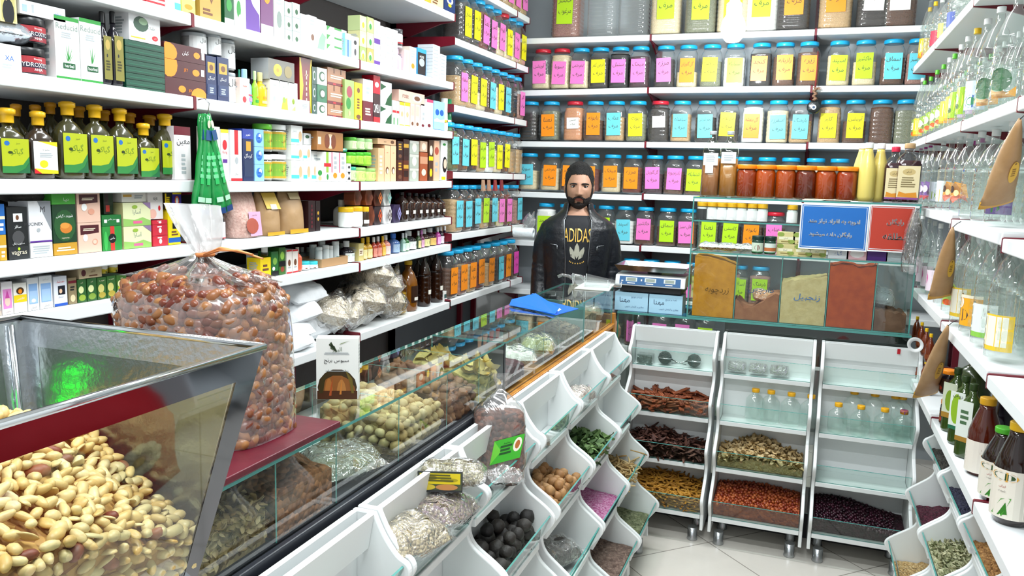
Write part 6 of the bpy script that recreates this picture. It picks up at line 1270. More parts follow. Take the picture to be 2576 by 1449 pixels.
# scoops on the paper at the counter end
pp = [onz(x, y, 1.1125) for x, y in ((1445, 727), (1532, 733), (1546, 716), (1470, 712))]
mb = MB(); mb.prism([(p.x, p.y) for p in pp], 'z', 1.1125, 1.1165, mat('e8ece8', .5)); tag(mb.build('paper_pad'), 'white paper pad on the glass under the clear scoops', 'paper')
s0 = onz(1500, 722, 1.12)
for k, (dx, rz, lb) in enumerate(((0, .35, 'clear plastic scoop on the paper pad, left one'), (.055, .15, 'clear plastic scoop on the paper pad, right one'))):
    t = empty('plastic_scoop', (s0.x + dx - .03, s0.y + .02, 1.117), rz, lb, 'scoop'); mb = MB(); rs = []
    CP = clear('e8ecec', .05, 2.2, .1)
    for i in range(10):
        v = i / 9; L = v * .16 - .08; h = .05 * (1 - .55 * v)
        rs.append([(L, .042 * math.cos(a) * (1 - .1 * v), .004 + h * (1 - math.sin(a))) for a in [math.pi * .0 + math.pi * j / 12 for j in range(13)]])
    mb.rings(rs, CP, True, False, False, closed=False); mb.build('bowl', t)
    mb = MB(); mb.tube([(-.08, 0, .03), (-.1, 0, .045), (-.13, 0, .05), (-.15, 0, .04)], .007, CP, 8); mb.build('handle', t)
    mb = MB(); mb.tube(rs[-1], .0014, mat('dfe6e6', .1, .6), 6); mb.tube(rs[0], .0014, mat('dfe6e6', .1, .6), 6); mb.build('rim', t)
# scale on two light-blue boxes
for x0, x1, lb in ((1545, 1629, 'left'), (1631, 1716, 'right')):
    a = ony(x0, 785, 3.775); b_ = ony(x1, 785, 3.775); W = b_.x - a.x - .002
    upbox('tissue_box', ((a.x + b_.x) / 2, 3.775 + .055, .977), 0, W, .11, .088, mat('a8d4ec', .4), 't .3 .56 .34 1c2c4c مهنا;t .66 .75 .13 4a6a90 تهیه و توزیع;t .6 .24 .12 2a4a80 عطاری و گیاهان دارویی;r 0 0 1 .03 88b8d8', None, 'light blue carton with dark script under the scale, %s one' % lb)
sc = empty('weighing_scale', (-.685, 3.875, 1.0665), 0, 'white electronic scale with a steel tray on two light blue cartons', 'scale')
mb = MB(); mb.box(-.145, -.095, .004, .145, .11, .034, mat('1c1e22', .5)); [mb.lathe([(.012, 0), (.012, .004)], DARK, 10, (x, y, 0)) for x in (-.12, .12) for y in (-.07, .08)]; mb.build('black_base', sc, bevel=.003)
mb = MB(); W = .165; mb.prism([(-.118, .034), (-.108, .082), (-.06, .088), (.12, .088), (.125, .034)], 'x', -W, W, mat('e4e8e8', .35)); mb.build('housing', sc, bevel=.004)
mb = MB(); fn = lambda u, v, l: (-.15 + .3 * u, -.1185 + .0095 * v - l, .038 + .042 * v)
decals(mb, lambda u, v, l: fn(u, v, l + .0008), 'r .02 .05 .98 .95 2c5c8c;r .12 .4 .3 .85 c8d0d0;r .14 .46 .28 .78 8a968c;r .42 .4 .6 .85 c8d0d0;r .44 .46 .58 .78 8a968c;r .72 .4 .9 .85 c8d0d0;r .74 .46 .88 .78 8a968c;l .14 .15 .28 .3 1 w;l .44 .15 .58 .3 1 w;l .74 .15 .88 .3 1 w;r .05 .4 .08 .5 w;r .36 .5 .38 .7 w', 7); mb.build('display_panel', sc, fix=False)
mb = MB(); mb.box(-.03, -.02, .089, .03, .04, .105, DARK); mb.build('tray_support', sc)
mb = MB(); mb.rings([[(x, y, z) for x, y in ((-a, -b_), (a, -b_), (a, b_), (-a, b_))] for a, b_, z in ((.15, .1, .106), (.168, .115, .13), (.172, .118, .13), (.153, .102, .103))], STEEL, False, False, True); mb.box(-.15, -.1, .105, .15, .1, .107, STEEL); mb.build('steel_tray', sc)

# ---------------- on and in the glass case ----------------
T = 1.5315
for x, lb, c1, fl, w_ in ((1785, 'left', 'a8683c', .78, 1), (1829, 'right', 'b0702c', .8, 0)):
    p = ony(x, 495, 3.83); bottle((p.x, 3.83, T), 0, .04, .295, 'square', clear('e8ece4', .05, 1.4), mat(c1, .3, coat=.4), .62, 's', .016, 'r 0 .4 1 .95 eef0ee;r .15 .05 .7 .45 e8ecec;l .15 .55 .85 .85 4 s' if w_ else 'r 0 .5 1 1 eef0ee;l .15 .6 .85 .9 3 s', .36, .72, label='tall square bottle of brown syrup with taped white paper, %s one' % lb, name='syrup_bottle')
HON = {0: '9a3c14', 1: 'b8500e', 2: 'b04c10', 3: '6a2410', 4: 'b04a12', 5: 'a03a10'}
for i, x in enumerate((1875, 1922, 1973, 2023, 2073, 2126)):
    p = ony(x, 500, 3.82); cc = HON[i]
    bottle((p.x, 3.82, T), 0, .0455 if i != 3 else .046, .152, 'honey', clear('f6efe4', .04, 1.4), mat(cc, .2, coat=.5), .97, 'f08a1c', .02, label=['reddish honey jar with an orange lid beside the syrup bottles', 'bright orange honey jar, second from the syrup bottles', 'orange honey jar left of the darkest one', 'darkest brown-red honey jar with an orange lid', 'orange honey jar right of the darkest one', 'deep orange honey jar with an orange lid beside the yellow bottles'][i], cat='honey jar', name='honey_jar')
for x, yy, lb in ((2160, 3.86, 'pale yellow juice bottle with a white cap, rear left one'), (2176, 3.8, 'pale yellow juice bottle with a white cap, broad front one'), (2206, 3.84, 'pale yellow juice bottle with a white cap beside the dark syrup')):
    p = ony(x, 500, yy); bottle((p.x, yy, T), 0, .034, .25, 'cone', mat('e0cc6c', .3, coat=.3), None, .8, 'w', .024, label=lb, name='juice_bottle')
for x, R_, H_, cp, lb in ((2243, .042, .235, 'd02848', 'dark cherry syrup bottle with a red cap and cream label'), (2288, .052, .25, 'b8966c', 'wider dark cherry syrup bottle with a beige cap')):
    p = ony(x, 500, 3.81); bottle((min(p.x, .372), 3.81, T), 0, R_, H_, 'square', clear('e8e4e6', .05, 1.4), mat('3c0c20', .15, coat=.6), .78, cp, .022, 'r 0 0 1 1 e4d4a8;e .5 .82 .3 .1 c8b078;l .15 .35 .85 .68 5 8a7a54;p d88c28 .05 .08 .95 .05 .9 .22 .4 .18 .1 .24;r 0 0 1 .06 8a4a8a;t .5 .82 .08 7a6a40 آلبالو', .07, .68, label=lb, name='syrup_bottle')
for x, c, lb in [(1765, '3a3c3e', 'small bottle with a black label and yellow cap')] + [(v, 'f2f4f4', 'small white-labelled bottle with a yellow cap') for v in (1790, 1815, 1840, 1865, 1891, 1917, 1992)]:
    p = ony(x, 550, 3.81); bottle((p.x, 3.81, 1.425), 0, .0225, .085, 'jar', clear('eef2f0', .06, 1.2), mat('e8ecec', .5), .9, 'eab428', .02, 'r 0 0 1 .95 ' + c, .05, .8, 2.6, label=lb + ' inside the glass case', name='oil_bottle', group=None if c[0] == '3' else 'small yellow-capped bottles in the case')
for i, x in enumerate((1785, 1830, 1870)):
    p = ony(x, 625, 3.83); packet('wrapped_packet', (p.x, 3.83, 1.303), (.1, .12, .04), (0, 0, .1 * i), mat('d8dcda', .5, bump=.4, scale=20), 'flat whitish packet in clear film inside the glass case', 'packet', 'whitish film packets in the case', seed=40 + i)
for x, lb, sp in ((1905, 'dark green supplement jar with a heart on its label', 'r 0 0 1 1 c8d8c4;e .5 .5 .2 .3 7a3c3c;r 0 0 1 .1 2a6a40'), (1937, 'dark green supplement jar with an orange band', 'r 0 0 1 1 d0dcd4;r 0 .2 1 .55 b86a3c;r 0 0 1 .1 2a6a40')):
    p = ony(x, 630, 3.8); bottle((p.x, 3.8, 1.283), 0, .026, .085, 'jar', mat('143c30', .15, coat=.6), None, .8, '12302a', .018, sp, .1, .75, 2.2, label=lb + ' inside the glass case', name='supplement_jar', cat='jar')
for x, z in ((1975, 1.283), (2020, 1.283), (2055, 1.283), (1975, 1.335), (2015, 1.335)):
    p = ony(x, 640, 3.83); upbox('golden_carton', (min(p.x, .1), 3.83, z), 0, .075, .06, .05, mat('d4c88c', .35), 'e .2 .8 .2 .2 8ca048;e .8 .2 .2 .2 8ca048;r .1 .35 .9 .6 e8e4c4;t .5 .47 .2 4a4a20 آسارا;l .2 .1 .8 .25 1 8a7a40', None, 'glossy golden carton with green leaves inside the glass case, %s' % ('on its twins' if z > 1.3 else 'on the glass shelf'))
for x, c, c2, lb in ((2108, 'e4eaf0', '3868a8', 'white carton with blue print under the blue sign'), (2155, 'e8b8c0', 'f4f0f0', 'pink carton with a white disc under the red sign'), (2205, '4a1c78', '4a1c78', 'deep purple carton under the red sign'), (2255, 'b8c8cc', 'c4d0d4', 'pale grey carton at the case end')):
    p = ony(x, 645, 3.8); upbox('carton', (min(p.x, .375), 3.81, 1.283), 0, .082, .06, .05, mat(c, .4), 't .5 .45 .4 %s گیاه' % c2 if x < 2120 else 'e .5 .5 .35 .35 ' + c2, None, lb)
# powders
def powder(i, M, h, label, cat, back=.94, nz=.012, dip=0):
    x0, x1 = PX[i] + .0045, PX[i + 1] - .0045; mb = MB(); n = 24; y0, y1 = 3.7585, 3.945; top = []
    for a in range(n + 1):
        for b2 in range(9):
            u, v = a / n, b2 / 8; z = .9845 + h(u) * (.291) * (1 - .25 * v * dip) + noise.noise(Vector((u * 7 + i * 5, v * 3, i))) * nz; top.append((x0 + (x1 - x0) * u, y0 + (y1 - y0) * v, min(z, 1.272)))
    g = lambda a, b2: a * 9 + b2; mb.add(top, [(g(a, b2), g(a + 1, b2), g(a + 1, b2 + 1), g(a, b2 + 1)) for a in range(n) for b2 in range(8)], M, True)
    for side in ([g(a, 0) for a in range(n + 1)], [g(a, 8) for a in range(n + 1)], [g(0, b2) for b2 in range(9)], [g(n, b2) for b2 in range(9)]):
        k = len(side); mb.add([top[q] for q in side] + [(top[q][0], top[q][1], .9845) for q in side], [(q, q + 1, k + q + 1, k + q) for q in range(k - 1)], M)
    return tag(mb.build('powder', fix=False), label, cat, None, 'stuff')
powder(0, mat('c8861c', .85, bump=.25, scale=30, c2='b87812'), lambda u: .95 - .14 * u * u, 'golden turmeric powder filling the first glass bin', 'powder', nz=.004)
powder(1, mat('8a5438', .85, bump=.25, scale=30, c2='9c6444'), lambda u: .3 - .12 * math.sin(u * 5), 'low brown cinnamon powder in the second glass bin', 'powder')
powder(2, mat('ccb684', .85, bump=.3, scale=40, c2='c0a874'), lambda u: .62 + .12 * u, 'cream ginger powder in the third glass bin', 'powder', nz=.01)
powder(3, mat('b04818', .85, bump=.25, scale=30, c2='a03c12'), lambda u: .93 - .02 * math.cos(u * 9), 'red-orange paprika powder filling the fourth glass bin', 'powder', nz=.008)
powder(4, mat('6e5040', .85, bump=.25, scale=30, c2='5e4234'), lambda u: .32 - .06 * u, 'grey-brown powder low in the last glass bin', 'powder')
packet('crumpled_bag', ((PX[1] + PX[2]) / 2 + .02, 3.85, 1.085), (.1, .09, .06), (.3, .2, .3), mat('d08a54', .5, bump=.6, scale=30), 'crumpled orange-brown plastic bag on the brown powder', 'plastic bag', seed=51)
packet('crumpled_bag', (.3, 3.86, 1.12), (.15, .11, .09), (.5, .2, .2), mat('b4c4cc', .4, bump=.6, scale=30), 'crumpled pale plastic bag on the grey-brown powder', 'plastic bag', seed=52)
for i, s, col in ((0, 'زردچوبه', '5a4010'), (1, 'دارچین', '28486c'), (2, 'زنجبیل', '2c64a0')):
    x0, x1 = PX[i], PX[i + 1]; mb = MB(); write(mb, s, lambda u, v, l: (x0 + (x1 - x0) * u, 3.7515 - l, 1.03 + .15 * v), .58, (.5, .62, .5)[i], .22, mat(col, .6), .55, .0003, 1.0, .1)
    o = mb.build('handwritten_name', cs, fix=False); o['label'] = 'handwritten word on the glass'
# signs
def sign(x0, x1, xe, y0, y1, bg, l1, l2, label, cut=None):
    a, b_, c = ony(x0, y0, 3.742), ony(x1, y0, 3.742), ony(x0, y1, 3.742); x_0, x_1, z1, z0 = a.x, b_.x, a.z, c.z; W, H = x_1 - x_0, z1 - z0
    mb = MB(); mb.box(x_0, 3.742, z0, x_1, 3.7445, z1, mat('eef0f2', .3)); fn = lambda u, v, l: (x_0 + W * u, 3.742 - l, z0 + H * v)
    decals(mb, fn, 'r .02 .03 .98 .97 %s;r .035 .05 .965 .062 dfe8f0;r .035 .94 .965 .952 dfe8f0;r .035 .05 .042 .95 dfe8f0;r .958 .05 .965 .95 dfe8f0' % bg, W / H)
    for tx, cx, cy, h, mw in (l1, l2):
        for o_ in (-.003, .0005, .004): write(mb, tx, lambda u, v, l: fn(u + o_, v, l + .0012), cx, cy, h, mat('f4f6f8', .4), mw, .0004, W / H)
    return tag(mb.build('sign', fix=False), label, 'sign')
sign(2016, 2190, 0, 511, 625, '1c68b8', ('ادویه به افراد نیاز مند', .5, .62, .12, .8), ('رایگان داده میشود', .46, .34, .13, .62), 'blue sign with two lines of white script on the glass case')
sign(2191, 2305, 0, 514, 632, 'b83c2c', ('رایگان', .58, .64, .15, .7), ('مطلقه', .6, .34, .14, .6), 'red sign with white script beside the blue one')

# dried hanging bundle
t = empty('herb_bundle', (.405, 3.70, 1.50), 0, 'dark feathery dried bundle in clear film hanging beside the red sign', 'bundle')
mb = MB(); rnd = random.Random(3)
for i in range(70):
    a = rnd.uniform(0, 6.28); r_ = rnd.uniform(.004, .03); L = rnd.uniform(.1, .22)
    mb.tube([(math.cos(a) * .006, math.sin(a) * .006, 0), (math.cos(a) * r_, math.sin(a) * r_ * .7, -L * .5), (math.cos(a) * r_ * 1.1 - .01, math.sin(a) * r_ * .8, -L)], [.0015, .003, .001], mat('3c3630', .8) if i % 3 else mat('8a7c64', .8), 4)
mb.build('stalks', t)
mb = MB(); mb.lathe([(.036, -.25), (.04, -.2), (.036, -.08), (.018, -.01), (.012, .01)], FILM, 16, sy=.8, cap0=False, cap1=False); mb.build('film', t)
mb = MB(); mb.tube([(0, 0, 0), (.02, .01, .02), (.048, .02, .024)], .001, DARK, 5); mb.build('string', t)
# plastic roll at the side shelf end
pr = ony(1312, 585, 4.45)
t = empty('bag_roll', (-1.60, 4.45, ony(1312, 585, 4.45).z), 0, 'roll of thin clear plastic bags sticking out from the side shelves', 'bag roll')
mb = MB(); mb.rings([[(x, r_ * math.cos(a), r_ * math.sin(a)) for a in [j * math.pi / 9 for j in range(18)]] for x, r_ in ((-.02, .03), (.1, .03), (.1, .012), (.04, .012))], mat('dfe6ea', .4, bump=.4, scale=40), True, False, False); mb.build('roll', t)
pillow('loose_film', (.07, 0, .06), (.07, .05, .1), (0, .3, 0), FILM, parent=t, seed=5, amp=.2)
# small sachets hanging under the side shelf
for i, (x, c) in enumerate(((1216, 'b08c74'), (1230, 'a8806c'), (1246, '8a2c38'), (1262, '7c2838'))):
    y = onx(x, 470, LX + .012).y; mb = MB(); mb.add([(-.018, 0, 0), (.018, 0, 0), (.022, -.006, -.06), (-.022, -.006, -.06), (-.018, .004, 0), (.018, .004, 0), (.022, .006, -.06), (-.022, .006, -.06)], [(0, 1, 2, 3), (5, 4, 7, 6), (3, 2, 6, 7), (0, 4, 5, 1), (1, 5, 6, 2), (4, 0, 3, 7)], mat(c, .3, bump=.5, scale=60, coat=.4))
    o = mb.build('small_sachet'); o.location = (LX + .012, y, 1.574); o.rotation_euler = (0, 0, 1.57); tag(o, ('tan' if i < 2 else 'dark red') + ' small sachet clipped under the fourth side shelf', 'sachet', 'small sachets clipped under the side shelf, ' + ('tan' if i < 2 else 'red'))
# beaded eye charm hanging between the jar bays
p = ony(2047, 270, BY - .03)
t = empty('beaded_charm', p, 0, 'black disc charm with a blue-white eye on a knotted brown cord', 'charm')
mb = MB(); mb.lathe([(.001, -.006), (.03, -.006), (.036, 0), (.03, .006), (.001, .006)], mat('1c2224', .2, coat=.5, bump=.3, scale=90), 24, T=Matrix.Rotation(math.pi / 2, 4, 'X')); mb.build('disc', t)
mb = MB(); mb.add([(.013 * math.cos(a), -.0075, .013 * math.sin(a)) for a in [j * math.pi / 9 for j in range(18)]], [tuple(range(18))], mat('c8d8e8', .3)); mb.add([(.007 * math.cos(a), -.0082, .007 * math.sin(a)) for a in [j * math.pi / 9 for j in range(18)]], [tuple(range(18))], mat('28405c', .3)); mb.build('eye', t, fix=False)
mb = MB(); mb.tube([(.003 * math.sin(i * 1.7), 0, .034 + i * .006) for i in range(13)], [.009 + .007 * abs(math.sin(i * 1.1)) for i in range(13)], mat('8a6a54', .8, bump=1, scale=120), 8); mb.tube([(0, 0, .1), (.002, 0, .2), (0, 0, .3)], [.006, .004, .003], mat('7a2c2c', .8, bump=.6, scale=120), 6); [mb.tube([(0, 0, .1), (math.cos(a) * .02, 0, .1 + math.sin(a) * .012), (math.cos(a) * .034, 0, .1 + math.sin(a) * .016)], [.003, .002, .001], mat('8a6a54', .8), 5) for a in (-.4, -.1, .2, .5)]; mb.build('knotted_cord', t)
# ---------------- bottles on the right-hand shelves ----------------
WB = clear('f6faf8', .04, 2.4, .05)
RZ = {1: 2.225, 2: 1.823, 3: 1.497, 4: 1.145, 5: .80}
RZN = {1: 'top right shelf', 2: 'second right shelf', 3: 'third right shelf', 4: 'fourth right shelf', 5: 'lowest right shelf'}
def RB(row, px, py, R, cap, lab=None, body=None, liq=None, style='big', name='clear_bottle', desc=None, lz0=.12, lz1=.42, dx=0, capn='', group=None, fill=.8, Hmax=.34, zb=None):
    X0 = RX + .014 + R + dx; p = onx(px, max(py, -30), X0); z = (RZ[row] if zb is None else zb) + .001
    if row == 3: z = {True: 1.497, False: 1.482}[p.y > 2.3] + .001 if p.y < 3.1 else 1.513
    if row == 4 and zb is None: z = 1.156 if p.y > 3.1 else 1.146 if p.y > 2.3 else 1.136
    H = min(max(onx(px, py, X0).z - z, .12), Hmax)
    y = min(max(p.y, 1.4 + R), 4.79)
    lb = (desc or 'clear water bottle') + ((' with a %s cap' % capn) if capn else '') + ', ' + RZN[row]
    return bottle((X0, y, z), -1.05 if row < 5 else -.75, R, H, style, body or WB, liq, fill, cap=cap, caph=.02 if H > .2 else .014, spec=lab, lz0=lz0, lz1=lz1, larc=2.4, label=lb, name=name, group=group, gz='bottles on the ' + RZN[row])
YG = 'r 0 0 1 1 8fb52c;e .35 .5 .3 .42 f0d84c;e .32 .55 .14 .22 eef0e0;r .75 0 1 1 d8b8d8;e .4 .3 .1 .1 3a5a1c'
LG = 'p a8cc3c .1 0 .9 0 1 .6 .7 1 .3 .9 0 .5;e .45 .55 .22 .2 f0ecc8;e .6 .15 .2 .12 c8582c'
YE = 'r 0 0 1 1 e8c030;e .5 .6 .3 .3 f2f0e4;r .1 0 .9 .1 e89020'
BLU_ = 'r 0 0 1 1 c8d4e4;e .6 .3 .25 .22 3060a8;e .6 .3 .15 .14 3c8c4c'
GRE = 'p e8a030 0 0 1 0 1 .3 .8 .1 .2 .1 0 .4;e .6 .5 .3 .35 3a6a44;r 0 .6 .3 1 e8e4e4'
PUR = 'p 8a5ab0 .1 .2 .9 .2 1 .9 .5 1 0 .8;e .5 .6 .2 .2 e8d8f0;p c83840 0 0 .3 .2 .5 0 .7 .2 1 0 1 .25 0 .25'
ORA = 'p f0a030 .2 .3 1 .3 .9 .9 .5 1 .1 .7;e .4 .65 .12 .16 4a3a3a;e .6 .5 .1 .14 e8dca0;p c8502c 0 0 .3 .25 .5 .05 .75 .3 1 .1 .9 .4 .1 .4'
PNK = 'r 0 0 1 1 eedce8;e .3 .6 .2 .3 d84c9c;p d84c9c 0 .05 1 .05 1 .22 0 .22'
BER_ = 'r 0 0 1 1 f0a828;e .4 .35 .25 .2 2c2444;e .3 .75 .18 .2 f0ece0;r 0 .9 1 1 e8e0c8'
YW = 'r 0 0 1 1 f0c838;r .12 .12 .88 .95 f2eedc;l .2 .2 .8 .85 5 a8985c'
GW = 'r 0 0 1 1 e4ece8;r 0 0 1 .15 8cc850;l .2 .3 .8 .9 5 b08c9c'
for px, py, c, cn, lab in ((2296, 48, 'w', 'white', LG), (2310, 42, 'w', 'white', YE), (2333, 30, 'f0c020', 'yellow', LG), (2355, 4, 'f0c020', 'yellow', None), (2372, -5, 'w', 'white', 'r 0 0 1 1 c83048'), (2392, -20, 'f0c020', 'yellow', 'r .3 0 .7 1 e8e060'), (2415, -50, 'w', 'white', 'r .2 0 .8 1 5060a0')):
    RB(1, px, py, .036, c, lab, capn=cn)
for px, py, c, cn, lab, R_ in ((2291, 222, 'w', 'white', LG, .032), (2312, 205, 'w', 'white', LG, .034), (2327, 203, '58b82c', 'green', YE, .033), (2343, 193, '58b82c', 'green', LG, .034), (2359, 176, '58b82c', 'green', LG, .034), (2375, 162, '58b82c', 'green', LG, .034), (2390, 145, 'w', 'white', LG, .034), (2403, 135, '58b82c', 'green', YE, .034),
                           (2420, 112, 'w', 'white', YE, .036), (2440, 75, 'w', 'white', YG, .044), (2462, 58, 'f0c020', 'yellow', YG, .045), (2490, 20, 'w', 'white', BLU_, .046), (2525, -20, 'w', 'white', GRE, .048), (2567, -60, 'w', 'white', GRE, .048)):
    RB(2, px, py, R_, c, lab, capn=cn)
for px, py, c, cn, lab, R_ in ((2318, 366, 'b83c98', 'magenta', PUR, .03), (2330, 364, 'b83c98', 'magenta', PUR, .03), (2342, 360, 'b83c98', 'magenta', PUR, .031), (2355, 354, 'b83c98', 'magenta', PUR, .032), (2375, 352, 'w', 'white', 'r 0 0 1 1 dce4ec;e .5 .3 .25 .2 9ab84c', .036), (2397, 340, 'w', 'white', 'r 0 0 1 1 d4dce4;e .5 .3 .3 .3 e0c040', .038), (2418, 338, 'w', 'white', ORA, .04),
                           (2442, 334, 'w', 'white', ORA, .042), (2472, 330, 'w', 'white', None, .044), (2508, 325, 'w', 'white', None, .046), (2553, 300, 'w', 'white', 'r 0 0 1 1 5a4a78;e .4 .6 .2 .35 d8d0e8;e .5 .2 .25 .15 3a6a3c', .048)):
    RB(3, px, py, R_, c, lab, capn=cn)
for px, py, c, cn, lab, R_ in ((2322, 541, 'w', 'white', PNK, .038), (2340, 550, 'w', 'white', PNK, .032), (2353, 556, 'w', 'white', PNK, .032), (2368, 562, 'w', 'white', PNK, .034), (2395, 560, 'w', 'white', None, .036), (2422, 560, 'w', 'white', LG, .04), (2450, 556, 'w', 'white', YW, .042), (2482, 552, 'w', 'white', BER_, .044), (2520, 548, 'w', 'white', GW, .046), (2565, 540, 'w', 'white', YW, .047)):
    RB(4, px, py, R_, c, lab, capn=cn, lz0=.1, lz1=.4)
# bottles standing behind the front ones
rnd = random.Random(21)
for row, ys, R_, z_ in ((2, [4.7 - i * .098 for i in range(26)], .034, 0), (3, [3.85 - i * .1 for i in range(18)], .038, 0), (4, [3.85 - i * .1 for i in range(19)], .038, 0), (1, [4.7 - i * .11 for i in range(14)], .036, 0)):
    for y in ys:
        if y < 1.75: continue
        z = {1: 2.226, 2: 1.828, 3: 1.515 if y > 3.1 else 1.5 if y > 2.3 else 1.484, 4: 1.158 if y > 3.1 else 1.148 if y > 2.3 else 1.138}[row]
        bottle((RX + .15 + rnd.uniform(-.006, .006), y, z), -math.pi / 2, R_, .285 if row != 3 else .28, 'big', WB, None, cap=rnd.choice(['w', 'w', 'w', '58b82c' if row == 2 else 'b83c98' if row == 3 else 'w']), caph=.02, label='clear bottle standing in the rear row, ' + RZN[row], name='clear_bottle', group='rear row of clear bottles, ' + RZN[row])
# lowest row
HB = mat('6a2c12', .12, coat=.6)
for i, (px, py) in enumerate(((2312, 762), (2325, 764), (2338, 768), (2350, 772))):
    for k in (0, 1): RB(5, px, py if k else py + 66, .0165, 'f0c020', 'r .2 .1 .8 .7 7a3c1c', body=HB, style='long', name='honey_bottle', desc='small brown honey bottle with a yellow cap, %s layer' % ('upper' if k else 'lower'), zb=None if not k else .915, Hmax=.11 if not k else .115, dx=.0)
for k, py in ((0, 985), (1, 905)):
    RB(5, 2392, py, .026, 'f08a1c', 'r 0 0 1 1 3a2010;e .5 .5 .4 .35 e8b830;e .3 .3 .15 .15 b03020', body=JB, style='jar', name='honey_jar', desc='dark jar with an orange cap, %s of two' % ('lower' if not k else 'upper'), zb=None if not k else .893, Hmax=.09, lz0=.1, lz1=.75)
OG = mat('34481c', .12, coat=.6)
for px, py, lb in ((2412, 925, 'r 0 0 1 1 c8d0b8;e .5 .5 .3 .3 7a9a2c;r 0 0 1 .15 a07830'), (2432, 945, 'r 0 0 1 1 dce4dc;e .45 .55 .35 .4 8cb42c;r 0 .0 1 .1 2a6a4c;t .5 .9 .12 x روغن'), (2452, 965, 'r 0 0 1 1 dce4dc;l .2 .4 .8 .8 3 4a6a4a;r 0 0 1 .12 a07830')):
    RB(5, px, py, .03, '2c4018', lb, body=OG, style='square', name='oil_bottle', desc='green olive-oil bottle with a pale label', lz0=.25, lz1=.85)
RB(5, 2455, 900, .05, '28301c', None, body=mat('3a4a22', .2, coat=.5), style='square', name='oil_bottle', desc='big dark green oil tin behind the slim green bottles', dx=.09)
RB(5, 2488, 1000, .042, 'd8a020', 'r 0 0 1 1 e4dcd0;l .2 .2 .8 .8 6 b8a898', body=mat('4c1c10', .12, coat=.6), style='cone', name='syrup_bottle', desc='red-brown syrup bottle with a pale label', lz0=.05, lz1=.5)
RB(5, 2520, 985, .045, 'e8b820', None, body=JB, style='cone', name='syrup_bottle', desc='black syrup bottle with a yellow cap behind the green-capped one', dx=.06)
GB = 'r 0 0 1 1 e4ded0;p e89830 0 0 1 0 1 1 0 1;p ece8dc .05 .03 .95 .03 .95 .97 .05 .97;e .5 .86 .3 .1 d8a040;e .5 .86 .24 .07 2c4a28;t .5 .66 .06 a03020 ایرانی;t .5 .56 .05 k شربت;p 4a9a34 .3 .05 .55 .05 .7 .45 .5 .4;p 347824 .45 .05 .65 .1 .6 .35'
RB(5, 2530, 1075, .046, '50b030', GB, body=mat('22100a', .1, coat=.7), style='cone', name='syrup_bottle', desc='large dark syrup bottle with a bright green cap', lz0=.08, lz1=.6)
RB(5, 2570, 1062, .046, 'e8b820', GB, body=mat('22100a', .1, coat=.7), style='cone', name='syrup_bottle', desc='large dark syrup bottle cut by the picture edge', lz0=.08, lz1=.6)
# green fabric behind the lowest row
# hanging kraft cones
KR = mat('b08c64', .5, bump=.5, scale=14, c2='a07c54'); GOLD = mat('c8942c', .4)
def cone(x0, y0, x1, y1, w_, X0, label):
    a = onx(x0, y0, X0); b_ = onx(x1, y1, X0); d = b_ - a; L = d.length; t = empty('kraft_cone', a, 0, label, 'paper pouch')
    q = d.normalized(); side = Vector((.85, .5, 0)); side = (side - q * side.dot(q)).normalized(); nn = q.cross(side)
    mb = MB(); rs = []
    for i in range(12):
        v = i / 11; ww = w_ * (.06 + .94 * v ** .8); th = .005 + .022 * math.sin(min(1, v * 1.1) * math.pi * .85); c = q * (L * v)
        rs.append([c + side * (ww / 2 * math.cos(g) * (1 + .02 * math.sin(v * 20))) + nn * (th * math.sin(g)) for g in [j * math.pi / 10 for j in range(20)]])
    mb.rings(rs, KR); mb.build('paper_body', t)
    mb = MB(); mb.rings([[c + side * (w_ * .52 * math.cos(g)) + nn * (.006 * math.sin(g)) for g in [j * math.pi / 8 for j in range(16)]] for c in (q * (L * .97), q * (L * 1.06))], GOLD); mb.build('golden_foot', t)
    fn = lambda u, v, l: q * (L * (.42 + .26 * (1 - v))) + side * (w_ * .26 * (u - .5)) - nn * (.0275 + l) if nn.y > 0 else q * (L * (.42 + .26 * (1 - v))) + side * (w_ * .26 * (u - .5)) + nn * (.0275 + l)
    mb = MB(); decals(mb, fn, 'e .5 .5 .5 .5 d8a838;l .25 .3 .75 .7 4 8a6420;e .5 .9 .12 .05 8a6420', .6); mb.build('yellow_label', t, fix=False)
    mb = MB(); mb.tube([(0, 0, 0), (.01, .0, .012), (RX - X0 + .002, 0, .02)], .0012, DARK, 5); mb.build('hook', t)
cone(2566, 300, 2508, 505, .085, .428, 'large kraft paper cone with golden foot hanging at the right edge')
cone(2397, 572, 2366, 738, .085, .43, 'kraft paper cone hanging beside the pink-labelled bottles')
cone(2385, 820, 2330, 985, .085, .43, 'kraft paper cone hanging before the dark jars, lowest of three')
